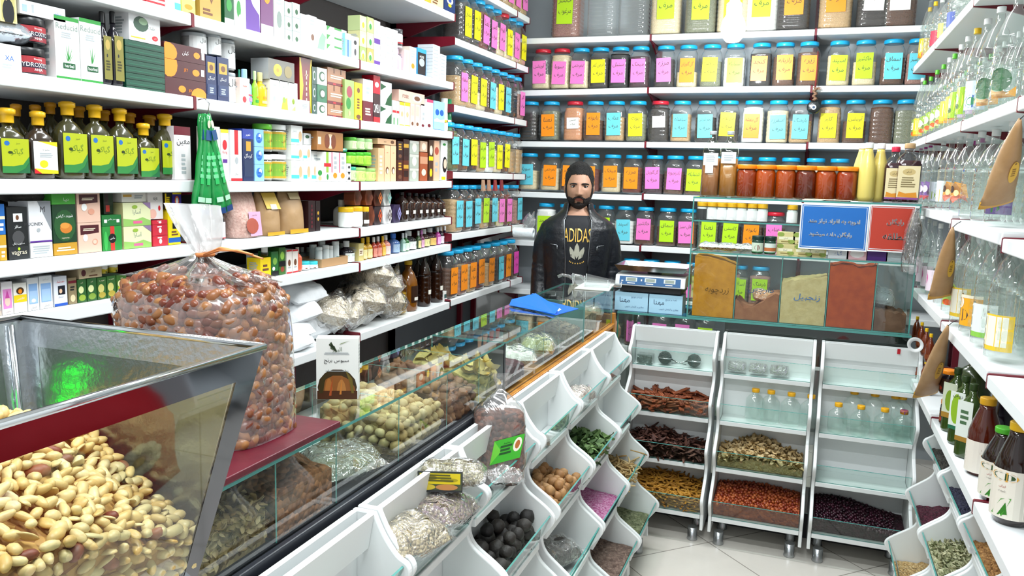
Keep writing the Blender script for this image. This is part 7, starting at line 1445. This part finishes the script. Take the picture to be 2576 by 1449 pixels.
# ---------------- steel hopper of peanuts ----------------
HX0, HX1, HY0, HY1, HZ = -.93, -.56, .27, .735, 1.404; BX0, BX1, BY0_, BY1, BZ = -.86, -.628, .36, .695, 1.13
h = empty('peanut_hopper', (0, 0, 0), 0, 'tapered steel-framed glass hopper heaped with shelled peanuts, nearest the camera', 'hopper')
MIR = mat('6c6e74', .06, 1)
T4 = [Vector(v) for v in ((HX0, HY0, HZ), (HX1, HY0, HZ), (HX1, HY1, HZ), (HX0, HY1, HZ))]; B4 = [Vector(v) for v in ((BX0, BY0_, BZ), (BX1, BY0_, BZ), (BX1, BY1, BZ), (BX0, BY1, BZ))]
cen = Vector((-.745, .51, 1.2))
def lerp(a, b_, t): return a + (b_ - a) * t
for k, nm in enumerate(('front', 'right', 'far', 'left')):
    a, b_ = T4[k], T4[(k + 1) % 4]; c, d = B4[(k + 1) % 4], B4[k]      # top a->b, bottom d->c
    def P(u, v): return lerp(lerp(d, c, u), lerp(a, b_, u), v)
    n = (b_ - a).cross(d - a).normalized()
    if n.dot(cen - a) > 0: n = -n
    def slab(u0, v0, u1, v1, M, name, th=.0025, off=0):
        q = [P(u0, v0), P(u1, v0), P(u1, v1), P(u0, v1)]; mb = MB(); vs = [p + n * off for p in q] + [p - n * th + n * off for p in q]
        mb.add(vs, [(0, 1, 2, 3), (7, 6, 5, 4), (0, 4, 5, 1), (1, 5, 6, 2), (2, 6, 7, 3), (3, 7, 4, 0)], M); return mb.build(name, h)
    m_ = MIR if nm == 'right' else BRUSH
    fw = .075
    slab(0, .88, 1, 1, m_, 'steel_band'); slab(0, 0, 1, .06, m_, 'steel_band'); slab(0, .06, fw, .88, m_, 'steel_band'); slab(1 - fw, .06, 1, .88, m_, 'steel_band')
    if nm in ('right', 'front'): slab(fw, .06, 1 - fw, .88, clear('f6faf8', .02, 1.4), 'glass_pane', .0015, -.0005)
    else: slab(fw, .06, 1 - fw, .88, mat('8c9490', .22, .9, .1, 80), 'steel_panel', .0015, -.0005)
mb = MB(); mb.tube([T4[0], T4[1]], .0042, STEEL, 8); mb.tube([T4[1], T4[2]], .0042, STEEL, 8); mb.tube([T4[2], T4[3]], .0042, STEEL, 8); mb.tube([T4[3], T4[0]], .0042, STEEL, 8); mb.build('rolled_rim', h)
mb = MB(); mb.box(BX0, BY0_, BZ - .004, BX1, BY1, BZ, BRUSH); mb.build('bottom_plate', h)
mb = MB(); mb.tube([lerp(T4[3], B4[3], .02) + Vector((.006, -.02, 0)), lerp(T4[3], B4[3], .9) + Vector((.006, -.02, 0))], .004, STEEL, 6); mb.build('corner_bead', h)
GRL = mat('10e830', .4, emis=9)  # glowing green strips stand in for a green light reflected in the steel
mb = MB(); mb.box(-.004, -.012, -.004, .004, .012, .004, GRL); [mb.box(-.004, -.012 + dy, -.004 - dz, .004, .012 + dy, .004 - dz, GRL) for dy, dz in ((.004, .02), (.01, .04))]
o = mb.build('green_reflection_glow', h); o.location = (-.902, .655, 1.345); o['label'] = 'reflected green light put in as a bright glowing strip'
# brown ground heap past the hopper pane (in a second, lower tray)
def ph(x, y):
    u = (x - BX0) / (BX1 - BX0); v = (y - HY0) / (HY1 - HY0)
    return 1.372 - .55 * max(0, x + .80) ** 1.0 - .45 * max(0, y - .5) ** 1.05 - .1 * max(0, -x - .86)
def inner(z, m_=.006):
    t = (z - BZ) / (HZ - BZ); return (BX0 + (HX0 - BX0) * t + m_, BX1 + (HX1 - BX1) * t - m_, BY0_ + (HY0 - BY0_) * t + m_, BY1 + (HY1 - BY1) * t - m_)
PN = mat('d0a45c', .7, bump=.8, scale=60, c2='8a5c2c', cell=True)
mb = MB(); nx = ny = 26; top = []
for i in range(nx + 1):
    for j in range(ny + 1):
        z = 1.33
        for _ in range(4):
            x0, x1, y0, y1 = inner(z, .009); x = x0 + (x1 - x0) * i / nx; y = y0 + (y1 - y0) * j / ny; z = ph(x, y) - .012
        top.append((x, y, z))
g = lambda i, j: i * (ny + 1) + j; mb.add(top, [(g(i, j), g(i + 1, j), g(i + 1, j + 1), g(i, j + 1)) for i in range(nx) for j in range(ny)], PN, True)
x0, x1, y0, y1 = inner(BZ, .01)
for side, fnb in (([g(nx, j) for j in range(ny + 1)], lambda p, k: (x1, y0 + (y1 - y0) * k / ny, BZ + .001)), ([g(i, ny) for i in range(nx + 1)], lambda p, k: (x0 + (x1 - x0) * k / nx, y1, BZ + .001)), ([g(i, 0) for i in range(nx + 1)], lambda p, k: (x0 + (x1 - x0) * k / nx, y0, BZ + .001)), ([g(0, j) for j in range(ny + 1)], lambda p, k: (x0, y0 + (y1 - y0) * k / ny, BZ + .001))):
    n = len(side); mb.add([top[q] for q in side] + [fnb(top[q], k) for k, q in enumerate(side)], [(q, q + 1, n + q + 1, n + q) for q in range(n - 1)], PN, True)
tag(mb.build('peanut_mass'), 'bottom mass of the shelled peanuts in the steel hopper', 'peanuts', None, 'stuff')
PEA = item_mat('f6e0a4', 'e4b86a', .42, .3, 90); PES = item_mat('a0603c', '7c3c28', .5, .2, 60)
PE2 = mat('e8c680', .45, bump=.1, scale=60)
def pfn(p, v): return Vector((p.x * (1 + .0 * v.y), p.y * (1 - .12 * math.cos(v.x * 4)), p.z))
protos = [blob('pea0', .0105, .0058, .0052, PEA, .04, 1.2, 0, fn=pfn), blob('pea1', .0115, .0062, .003, PEA, .05, 1.2, 3, fn=lambda p, v: Vector((p.x, p.y, max(p.z, -.0006) - .1 * p.x * p.x * 10))), blob('pea2', .0095, .0065, .0056, PEA, .06, 1.3, 5), blob('pea3', .0125, .0052, .0048, PEA, .05, 1.5, 7, fn=lambda p, v: Vector((p.x, p.y + p.x * p.x * 14, p.z)))]
pr2 = [blob('pes0', .0105, .0066, .006, PES, .06, 1.2, 9)]
rnd = random.Random(11); cand = []
for _ in range(4200):       # heap top
    z = 1.34; u, v = rnd.random(), rnd.random()
    for _k in range(3): x0, x1, y0, y1 = inner(z, .011); x = x0 + (x1 - x0) * u; y = y0 + (y1 - y0) * v; z = ph(x, y)
    cand.append(Vector((x, y, z + rnd.uniform(-.003, .002))))
for _ in range(3000):       # against the aisle-side glass
    z = rnd.uniform(1.15, 1.37); x0, x1, y0, y1 = inner(z, .0085); y = rnd.uniform(y0, y1)
    if z < ph(x1, y): cand.append(Vector((x1, y, z)))
keep = []
for p in cand:
    s = toscreen(p)
    if not (-60 < s[0] < 620 and 980 < s[1] < 1520): continue
    if all((p - q).length > .0102 for q in keep): keep.append(p)
keep.sort(key=lambda p: (p - EYE).length); extra = keep[300:]; keep = keep[:300]
for p in keep:
    pool = pr2 if rnd.random() < .05 else protos
    o = put('peanut', pool[rnd.randrange(len(pool))], None, p, (rnd.uniform(-.8, .8), rnd.uniform(-.6, .6), rnd.uniform(0, 6.28)), rnd.uniform(.85, 1.2)); tag(o, 'shelled peanut in the steel hopper', 'peanut', 'shelled peanuts in the steel hopper')
mb = MB(); vs, fs = ICO2
for p in extra:
    T = Matrix.Translation(p) @ Matrix.Rotation(rnd.uniform(0, 6.28), 4, 'Z') @ Matrix.Rotation(rnd.uniform(-.7, .7), 4, 'Y'); a, b_ = rnd.uniform(.0095, .012), rnd.uniform(.0055, .0068)
    mb.add([(v.x * a, v.y * b_ + v.x * v.x * .0015, v.z * .0052) for v in vs], fs, PE2 if rnd.random() < .93 else PES, True, T)
tag(mb.build('peanuts', fix=False), 'rest of the shelled peanuts in the steel hopper', 'peanuts', None, 'stuff')
st = empty('hopper_stand', (0, 0, 0), 0, 'white cabinet stand carrying the steel hopper', 'stand')
mb = MB(); mb.box(-.90, .3, .06, -.58, .705, 1.124, WHITE); mb.box(-.88, .32, 0, -.6, .69, .06, DARK); mb.build('cabinet_body', st, bevel=.004)
mb = MB(); mb.box(-.579, .32, .1, -.573, .69, 1.08, WHITE); mb.build('door', st, bevel=.002)

# flowered red cloth bundle on the floor of the aisle, mirrored in the hopper's steel face
t = empty('flowered_cloth', (.3, 1.5, .27), .1, 'red flowered cloth sack in the aisle, mirrored in the hopper steel', 'sack')
RC = mat('c81424', .7, bump=.6, scale=40)
pillow('cloth', (0, 0, 0), (.34, .72, .54), (0, 0, 0), RC, parent=t, seed=3, amp=.05)
mb = MB()
for cy, cz, r_, c in ((.14, .1, .075, 'f0e4b8'), (-.1, .16, .06, 'e8dcb0'), (-.24, .08, .06, 'e050b8')):
    for k in range(10):
        a = k * .628; mb.lathe([(.001, -.006), (r_ * .3, -.004), (r_ * .33, .002), (.001, .01)], mat(c, .7, bump=.6, scale=90), 10, (cy + math.cos(a) * r_ * .6, cz + math.sin(a) * r_ * .6, 0), T=Matrix(((0, 0, -1, -.165), (1, 0, 0, 0), (0, 1, 0, 0), (0, 0, 0, 1))))
    mb.lathe([(.001, -.004), (r_ * .3, 0), (.001, .012)], mat('d0b050', .7), 10, (cy, cz, 0), T=Matrix(((0, 0, -1, -.165), (1, 0, 0, 0), (0, 1, 0, 0), (0, 0, 0, 1))))
mb.build('flower_pattern', t)
# ---------------- the man behind the counter ----------------
def remesh(o, vox, smooth=4, mats=None):
    md = o.modifiers.new('r', 'REMESH'); md.mode = 'VOXEL'; md.voxel_size = vox; md.use_smooth_shade = True
    if smooth: s_ = o.modifiers.new('s', 'SMOOTH'); s_.iterations = smooth; s_.factor = .5
    bpy.context.view_layer.update(); me = bpy.data.meshes.new_from_object(o.evaluated_get(bpy.context.evaluated_depsgraph_get()))
    o.modifiers.clear(); o.data = me
    me.polygons.foreach_set('use_smooth', [True] * len(me.polygons))
    me.materials.clear()
    for M in mats: me.materials.append(M)
    return o
man = empty('person', (-1.172, 4.22, 0), .27, 'man in a black leather jacket and black shirt with gold print behind the counter', 'person')
HC = Vector((0, -.012, 1.545))
def headpt(th, ph_, off=0):
    d = Vector((math.sin(th) * math.cos(ph_), -math.cos(th) * math.cos(ph_), math.sin(ph_)))
    x, y, z = .0695 * d.x, .092 * d.y, .114 * d.z
    if z < 0:
        q = -d.z; x *= 1 - .26 * q ** 1.6 + .04 * math.sin(q * 3.1); 
        if y > 0: y *= 1 - .42 * q
        else: y *= 1 + .10 * q * q
    else: x *= 1 + .03 * d.z
    if d.y < 0:
        G = lambda a, sa, b_, sb_: math.exp(-(a / sa) ** 2 - (b_ / sb_) ** 2)
        ax = abs(x); f = 0
        t = min(1, max(0, (.018 - z) / .05)); nh = (.003 + .021 * t) if z > -.033 else .024 * math.exp(-((z + .033) / .006) ** 2)
        if z > .018: nh = .003 * math.exp(-((z - .018) / .012) ** 2)
        f += nh * math.exp(-(x / (.0085 + .005 * t)) ** 2) + .008 * G(ax - .013, .006, z + .031, .006)
        f -= .009 * G(ax - .031, .016, z - .010, .0105); f += .0045 * G(ax - .028, .022, z - .027, .007); f += .004 * G(ax - .043, .016, z + .018, .018)
        f += .005 * G(x, .021, z + .0525, .004) + .006 * G(x, .019, z + .0625, .0045) - .005 * G(x, .024, z + .0575, .0022); f += .007 * G(x, .02, z + .094, .014); f -= .004 * G(x, .03, z + .076, .006)
        y -= f * min(1, -d.y * 1.6)
    n = Vector((d.x / .0735, d.y / .092, d.z / .114)).normalized()
    return HC + Vector((x, y, z)) + n * off
SKIN = mat('a67e68', .5, bump=.08, scale=200, spec=.35); LIP = mat('8a4a40', .45); HAIR = mat('0c0a0a', .55, bump=1, scale=260); EYEW = mat('d8d4cc', .25); IRIS = mat('1a100a', .15)
body = MB()
NT, NP = 88, 66
body.rings([[headpt(2 * math.pi * j / NT, -math.pi / 2 + math.pi * (i + .5) / NP) for j in range(NT)] for i in range(NP)], SKIN)
for s in (-1, 1):
    vs, fs = ICO2; body.add([HC + Vector((s * (.073 + .010 * v.x), .012 + v.y * .017 + abs(v.z) * .002, -.002 + v.z * .031)) for v in vs], fs, SKIN, True)
body.tube([(0, .005, 1.30), (0, 0, 1.38), (0, -.006, 1.43), (0, -.01, 1.48), (0, -.005, 1.53)], [.09, .062, .055, .054, .05], SKIN, 20)
def ell(z, a, b_, cx=0, cy=0, n=32, e=2.4):
    out = []
    for j in range(n):
        t = 2 * math.pi * j / n; c, s_ = math.cos(t), math.sin(t); k = (abs(c) ** e + abs(s_) ** e) ** (-1 / e); out.append((cx + a * k * c, cy + b_ * k * s_, z))
    return out
TOR = [(.86, .15, .10), (.95, .155, .105), (1.05, .148, .098), (1.15, .16, .105), (1.25, .172, .11), (1.32, .172, .105), (1.365, .15, .092), (1.40, .10, .075), (1.42, .07, .06)]
body.rings([ell(*q) for q in TOR], SKIN)
hand_w = {}
for s in (-1, 1):
    body.tube([(s * .15, .0, 1.34), (s * .172, .005, 1.26), (s * .194, .012, 1.1), (s * .198, -.03, .96), (s * .198, -.09, .86)], [.04, .042, .038, .034, .026], SKIN, 14)
    W = Vector((s * .198, -.09, .86)); D = Vector((-s * .05, -.5, -.86)).normalized(); A = Vector((s * .2, -.85, .5)); A = (A - D * A.dot(D)).normalized(); B = D.cross(A)
    body.tube([W, W + D * .03, W + D * .085], [.025, .034, .036], SKIN, 12, flat=.55)
    for i, (o_, L) in enumerate(((-.028, .062), (-.010, .074), (.009, .070), (.027, .056))):
        r0 = W + D * .082 + B * o_; kn = r0 + D * L * .45 - A * .006 * s * s; body.tube([W + D * .05 + B * o_ * .8, r0, kn, kn + D * L * .32 + A * -.014, kn + D * L * .5 + A * -.03], [.0095, .0095, .009, .0085, .007], SKIN, 8)
    body.tube([W + D * .02 + B * -.024 , W + D * .05 + B * -.046, W + D * .075 + B * -.052 - A * .01, W + D * .095 + B * -.05 - A * .02], [.012, .011, .0095, .008], SKIN, 8)
    body.tube([(s * .085, 0, .9), (s * .095, -.01, .7), (s * .098, -.012, .48), (s * .1, .012, .3), (s * .1, .02, .09)], [.09, .075, .055, .052, .036], SKIN, 16)
    body.tube([(s * .1, .045, .045), (s * .1, .0, .045), (s * .105, -.09, .035), (s * .108, -.16, .028)], [.034, .038, .036, .024], SKIN, 12, flat=.8)
o = body.build('body', man); remesh(o, .0046, 2, [SKIN, LIP])
for p in o.data.polygons:
    c = p.center - HC
    if c.y < -.07 and abs(c.x) < .0235 and (-.0665 + .0001 * 0) < c.z + (abs(c.x) / .0235) ** 2 * .0035 * (1 if c.z < -.0575 else -1) * -1 < -.0505 and abs(c.z + .0582) < .0095 * (1 - (abs(c.x) / .0245) ** 2) + .0005: p.material_index = 1
def patch(mask, offf, M, name, fine=1):
    mb = MB(); n1, n2 = 230, 170; idx = {}; vs = []; fs = []
    def get(i, j):
        i %= n1
        if (i, j) not in idx:
            th = 2 * math.pi * i / n1; ph_ = -math.pi / 2 + math.pi * j / n2; th = th if th < math.pi else th - 2 * math.pi
            idx[i, j] = len(vs); vs.append(headpt(th, ph_, offf(th, ph_)))
        return idx[i, j]
    for i in range(n1):
        for j in range(1, n2 - 1):
            th = 2 * math.pi * (i + .5) / n1; th = th if th < math.pi else th - 2 * math.pi; ph_ = -math.pi / 2 + math.pi * (j + .5) / n2
            if mask(th, ph_): fs.append((get(i, j), get(i + 1, j), get(i + 1, j + 1), get(i, j + 1)))
    mb.add(vs, fs, M, True); o = mb.build(name, man)
    md = o.modifiers.new('thick', 'SOLIDIFY'); md.thickness = .004; md.offset = -1
    return o
R_ = math.radians
def hairline(a):
    a = abs(math.degrees(a)); pts = [(0, 38), (30, 39), (50, 36), (60, 22), (70, 8), (76, -10), (83, -12), (87, 8), (102, 10), (110, -8), (118, -28), (140, -38), (180, -40)]
    for (x0, y0), (x1, y1) in zip(pts, pts[1:]):
        if a <= x1: return R_(y0 + (y1 - y0) * (a - x0) / (x1 - x0))
    return R_(-40)
def hoff(th, ph_):
    d = ph_ - hairline(th); k = min(1, max(0, d / .35)); P_ = Vector((math.sin(th) * math.cos(ph_), -math.cos(th) * math.cos(ph_), math.sin(ph_)))
    top = max(0, P_.z) ** 1.2; front = max(0, -P_.y + .2)
    return .003 + k * (.003 + .019 * top + .012 * front * top) + .003 * k * noise.noise(P_ * 7) + .0016 * noise.noise(P_ * 60)
patch(lambda th, ph_: ph_ > hairline(th) + .06 * noise.noise(Vector((th * 9, ph_ * 4, 0))), hoff, HAIR, 'hair')
def bmask(th, ph_):
    p = headpt(th, ph_) - HC; ax = abs(p.x); a = abs(th); nz = .003 * noise.noise(Vector((th * 25, ph_ * 25, 2)))
    if a > R_(98): return False
    if p.y < -.05 and (ax / .0235) ** 2 + ((p.z + .0605) / .0105) ** 2 < 1: return False
    if ax < .031 and p.y < -.05 and -.0515 - (ax / .03) ** 2 * .016 + nz < p.z < -.0405 - (ax / .03) ** 2 * .012 + nz * .5: return True
    if R_(68) < a < R_(90) and -.05 < p.z < .002: return True
    if ax < .008 and p.y < -.05 and p.z < -.068: return p.z > -.112
    jl = -.046 - .020 * max(0, 1 - ax / .05) + nz
    if ax < .022 and p.z > -.077 + nz: return False
    return jl > p.z > -.112
patch(bmask, lambda th, ph_: .0022 + .001 * noise.noise(Vector((th * 30, ph_ * 30, 1))), mat('1e1512', .7, bump=1, scale=300), 'beard')
for s in (-1, 1):
    mb = MB(); E_ = HC + Vector((s * .0305, -.0735, .0085))
    vs, fs = ICO2; mb.add([E_ + Vector((v.x * .013, v.y * .008, v.z * .0055)) for v in vs], fs, EYEW, True); mb.add([E_ + Vector((v.x * .0062 + s * -.0003, -.0058 + v.y * .003, v.z * .0055)) for v in vs], fs, IRIS, True); mb.build('eye', man)
    mb = MB(); mb.tube([E_ + Vector((-.0145, -.003, -.001)), E_ + Vector((-.007, -.0075, .0042)), E_ + Vector((.0, -.0085, .0058)), E_ + Vector((.008, -.0072, .0042)), E_ + Vector((.0145, -.002, -.0005))], .0014, HAIR, 5); mb.tube([E_ + Vector((-.0145, -.001, .004)), E_ + Vector((0, -.0055, .0105)), E_ + Vector((.0145, -.001, .004))], .0034, SKIN, 6); mb.build('eyelid', man)
    mb = MB(); pts = []
    for i in range(7):
        u = i / 6; x = .011 + .037 * u; th = math.asin(min(.95, x / .0695 / .95)) ; z_ = .0215 + .004 * math.sin(u * 2.6) - .004 * u; pts.append(headpt(s * th, math.asin(z_ / .114), .002))
    mb.tube(pts, [.002, .0036, .0042, .004, .0034, .0026, .001], HAIR, 6, flat=1.1); mb.build('eyebrow', man)
BLKT = mat('12151c', .75, bump=.15, scale=60)
sh = MB(); sh.rings([ell(z, a + .008, b_ + .008) for z, a, b_ in TOR[:-1]] + [ell(1.402, .08, .07, 0, -.0)], BLKT)
def tfront(u, v, l):
    x = -.066 + .132 * u; z = 1.10 + .25 * v
    for (z0, a0, b0_), (z1, a1, b1_) in zip(TOR, TOR[1:]):
        if z0 <= z <= z1: t = (z - z0) / (z1 - z0); a, b_ = a0 + (a1 - a0) * t + .008, b0_ + (b1_ - b0_) * t + .008; break
    k = (1 - min(.99, abs(x / a)) ** 2.4) ** (1 / 2.4)
    return (x, -b_ * k - l - .0016, z)
def shirt():
    o = sh.build('shirt', man)
    mb = MB(); G = mat('e8bc5c', .3, .3); Sv = mat('a8a898', .5)
    write(mb, 'ADIDAS', tfront, .5, .80, .29, G, 1.12, .001, .132 / .25)
    for c, M_ in (('p', Sv),):
        for pts in ([(.5, .30), (.38, .42), (.42, .56), (.5, .64), (.58, .56), (.62, .42)], [(.44, .28), (.26, .34), (.2, .48), (.22, .56), (.36, .48), (.42, .4)], [(.56, .28), (.74, .34), (.8, .48), (.78, .56), (.64, .48), (.58, .4)]): mb.add([tfront(u, v, .0012) for u, v in pts], [tuple(range(6))], M_)
    for k in range(3): mb.add([tfront(u, v, .0018) for u, v in ((.22, .33 + k * .025), (.78, .33 + k * .025), (.78, .34 + k * .025), (.22, .34 + k * .025))], [(0, 1, 2, 3)], BLKT)
    for k in range(8): a = -1.2 + k * .34; mb.add([tfront(.5 + .3 * math.sin(a) + dx, .27 - .09 * math.cos(a) * .8 + dz, .001) for dx, dz in ((-.02, 0), (0, .022), (.03, 0), (0, -.014))], [(0, 1, 2, 3)], G)
    mb.build('gold_print', o, fix=False)
shirt()
LEA = mat('12151c', .4, bump=.7, scale=24, spec=.5)
jk = MB(); rs = []
JR = [(.80, .185, .135, .30), (.87, .182, .133, .29), (.97, .176, .128, .30), (1.07, .172, .122, .33), (1.17, .182, .128, .33), (1.27, .193, .130, .34), (1.33, .19, .122, .37), (1.375, .165, .104, .44), (1.405, .115, .09, .52), (1.43, .086, .08, .66), (1.468, .076, .076, .74)]
for z, a, b_, gp in JR:
    n = 46; out = []; inn = []
    for j in range(n):
        t = -math.pi / 2 + gp + (2 * math.pi - 2 * gp) * j / (n - 1); c, s_ = math.cos(t), math.sin(t); e = 2.4; k = (abs(c) ** e + abs(s_) ** e) ** (-1 / e)
        f = 1 + .02 * noise.noise(Vector((c * 3, s_ * 3, z * 14))); out.append((a * k * c * f, b_ * k * s_ * f, z)); inn.append(((a - .013) * k * c, (b_ - .013) * k * s_, z))
    rs.append(out + inn[::-1])
jk.rings(rs, LEA)
for s in (-1, 1):
    pts = []; rr = []
    P0 = [(s * .11, .0, 1.355), (s * .148, .003, 1.318), (s * .178, .006, 1.24), (s * .192, .012, 1.12), (s * .196, .0, 1.02), (s * .196, -.04, .93), (s * .197, -.085, .868)]; r0 = [.05, .058, .058, .053, .05, .047, .042]
    for i in range(25):
        t = i / 24 * 6; k = min(5, int(t)); f = t - k; p = Vector(P0[k]).lerp(Vector(P0[k + 1]), f); pts.append(p); rr.append((r0[k] + (r0[k + 1] - r0[k]) * f) * (1 + .045 * noise.noise(Vector((s * 5, 0, i * .9))) + .02 * math.sin(i * 2.1)))
    jk.tube(pts, rr, LEA, 20)
o = jk.build('leather_jacket', man); remesh(o, .006, 3, [LEA]); jo = o
for s in (-1, 1):
    mb = MB(); mb.tube([(s * a * math.sin(gp) * 1.02, -b_ * math.cos(gp) * 1.03 - .004, z) for z, a, b_, gp in JR[:-2]], .0022, mat('8c9094', .3, .8), 6); mb.build('zip', jo)
    mb = MB(); mb.tube([(s * .105, -.1275, 1.245), (s * .14, -.116, 1.25)], .002, mat('8c9094', .3, .8), 5); mb.tube([(s * .105, -.129, 1.245), (s * .104, -.131, 1.225)], .0025, mat('8c9094', .3, .8), 5); mb.build('pocket_zip', jo)
tr = MB(); tr.rings([ell(z, a, b_) for z, a, b_ in ((.80, .165, .118), (.88, .165, .118), (.96, .162, .112))], mat('1c2028', .8))
JEAN = mat('1c2028', .8)
for s in (-1, 1): tr.tube([(s * .085, 0, .86), (s * .096, -.01, .7), (s * .1, -.012, .48), (s * .102, .012, .3), (s * .102, .018, .07)], [.098, .086, .068, .064, .056], JEAN, 18)
o = tr.build('trousers', man); remesh(o, .008, 2, [JEAN])
for s in (-1, 1): mb = MB(); mb.tube([(s * .1, .06, .05), (s * .1, 0, .052), (s * .106, -.09, .044), (s * .11, -.17, .034), (s * .111, -.19, .03)], [.03, .048, .046, .036, .02], mat('1a1818', .4), 14, flat=.85); mb.box(s * .105 - .045, -.19, .0, s * .105 + .045, .085, .016, mat('0e0e0e', .6)); mb.build('shoe', man)
# ---------------- labels: tell look-alikes apart ----------------
def fit(s):
    w_ = s.split()
    return ' '.join(w_[:16])
from collections import defaultdict
bpy.context.view_layer.update()
by = defaultdict(list)
for o in S.objects:
    if o.parent is None and o.get('label') and not o.get('group'): by[o['label']].append(o)
def centre(o):
    obs = [o] + list(o.children); lo = Vector((9, 9, 9)); hi = -lo
    for q in obs:
        if q.type != 'MESH': continue
        for c in q.bound_box:
            p = q.matrix_world @ Vector(c); lo = Vector(map(min, lo, p)); hi = Vector(map(max, hi, p))
    return (lo + hi) / 2
for lb, obs in by.items():
    if len(obs) < 2: continue
    pts = [(toscreen(centre(o)), o) for o in obs]; pts.sort(key=lambda q: q[0][0])
    cols = [[pts[0]]]
    for q in pts[1:]:
        if q[0][0] - cols[-1][-1][0][0] < 7: cols[-1].append(q)
        else: cols.append([q])
    for i, c in enumerate(cols):
        c.sort(key=lambda q: -q[0][1])
        for k, (p, o) in enumerate(c):
            a = ('' if len(cols) == 1 else ' ' + ORD[i] + (' from left' if i < len(cols) - 1 or len(cols) > 2 else ' from left'))
            b2 = '' if len(c) == 1 else (' lowest' if k == 0 else ' topmost' if k == len(c) - 1 else ' ' + ORD[k] + ' from below')
            w_ = lb.split(); room = 16 - len((a + b2).split())
            o['label'] = ' '.join(w_[:room]) + ',' + a + (' and' if a and b2 and len(w_) < room else '') + b2
for o in S.objects:
    if o.get('label') and len(o['label'].split()) > 16: print('LONG', len(o['label'].split()), o['label'])
for n_, g_ in GRP.items():
    o = bpy.data.objects.get(n_)
    if o is not None and not o.get('group'): o['group'] = g_
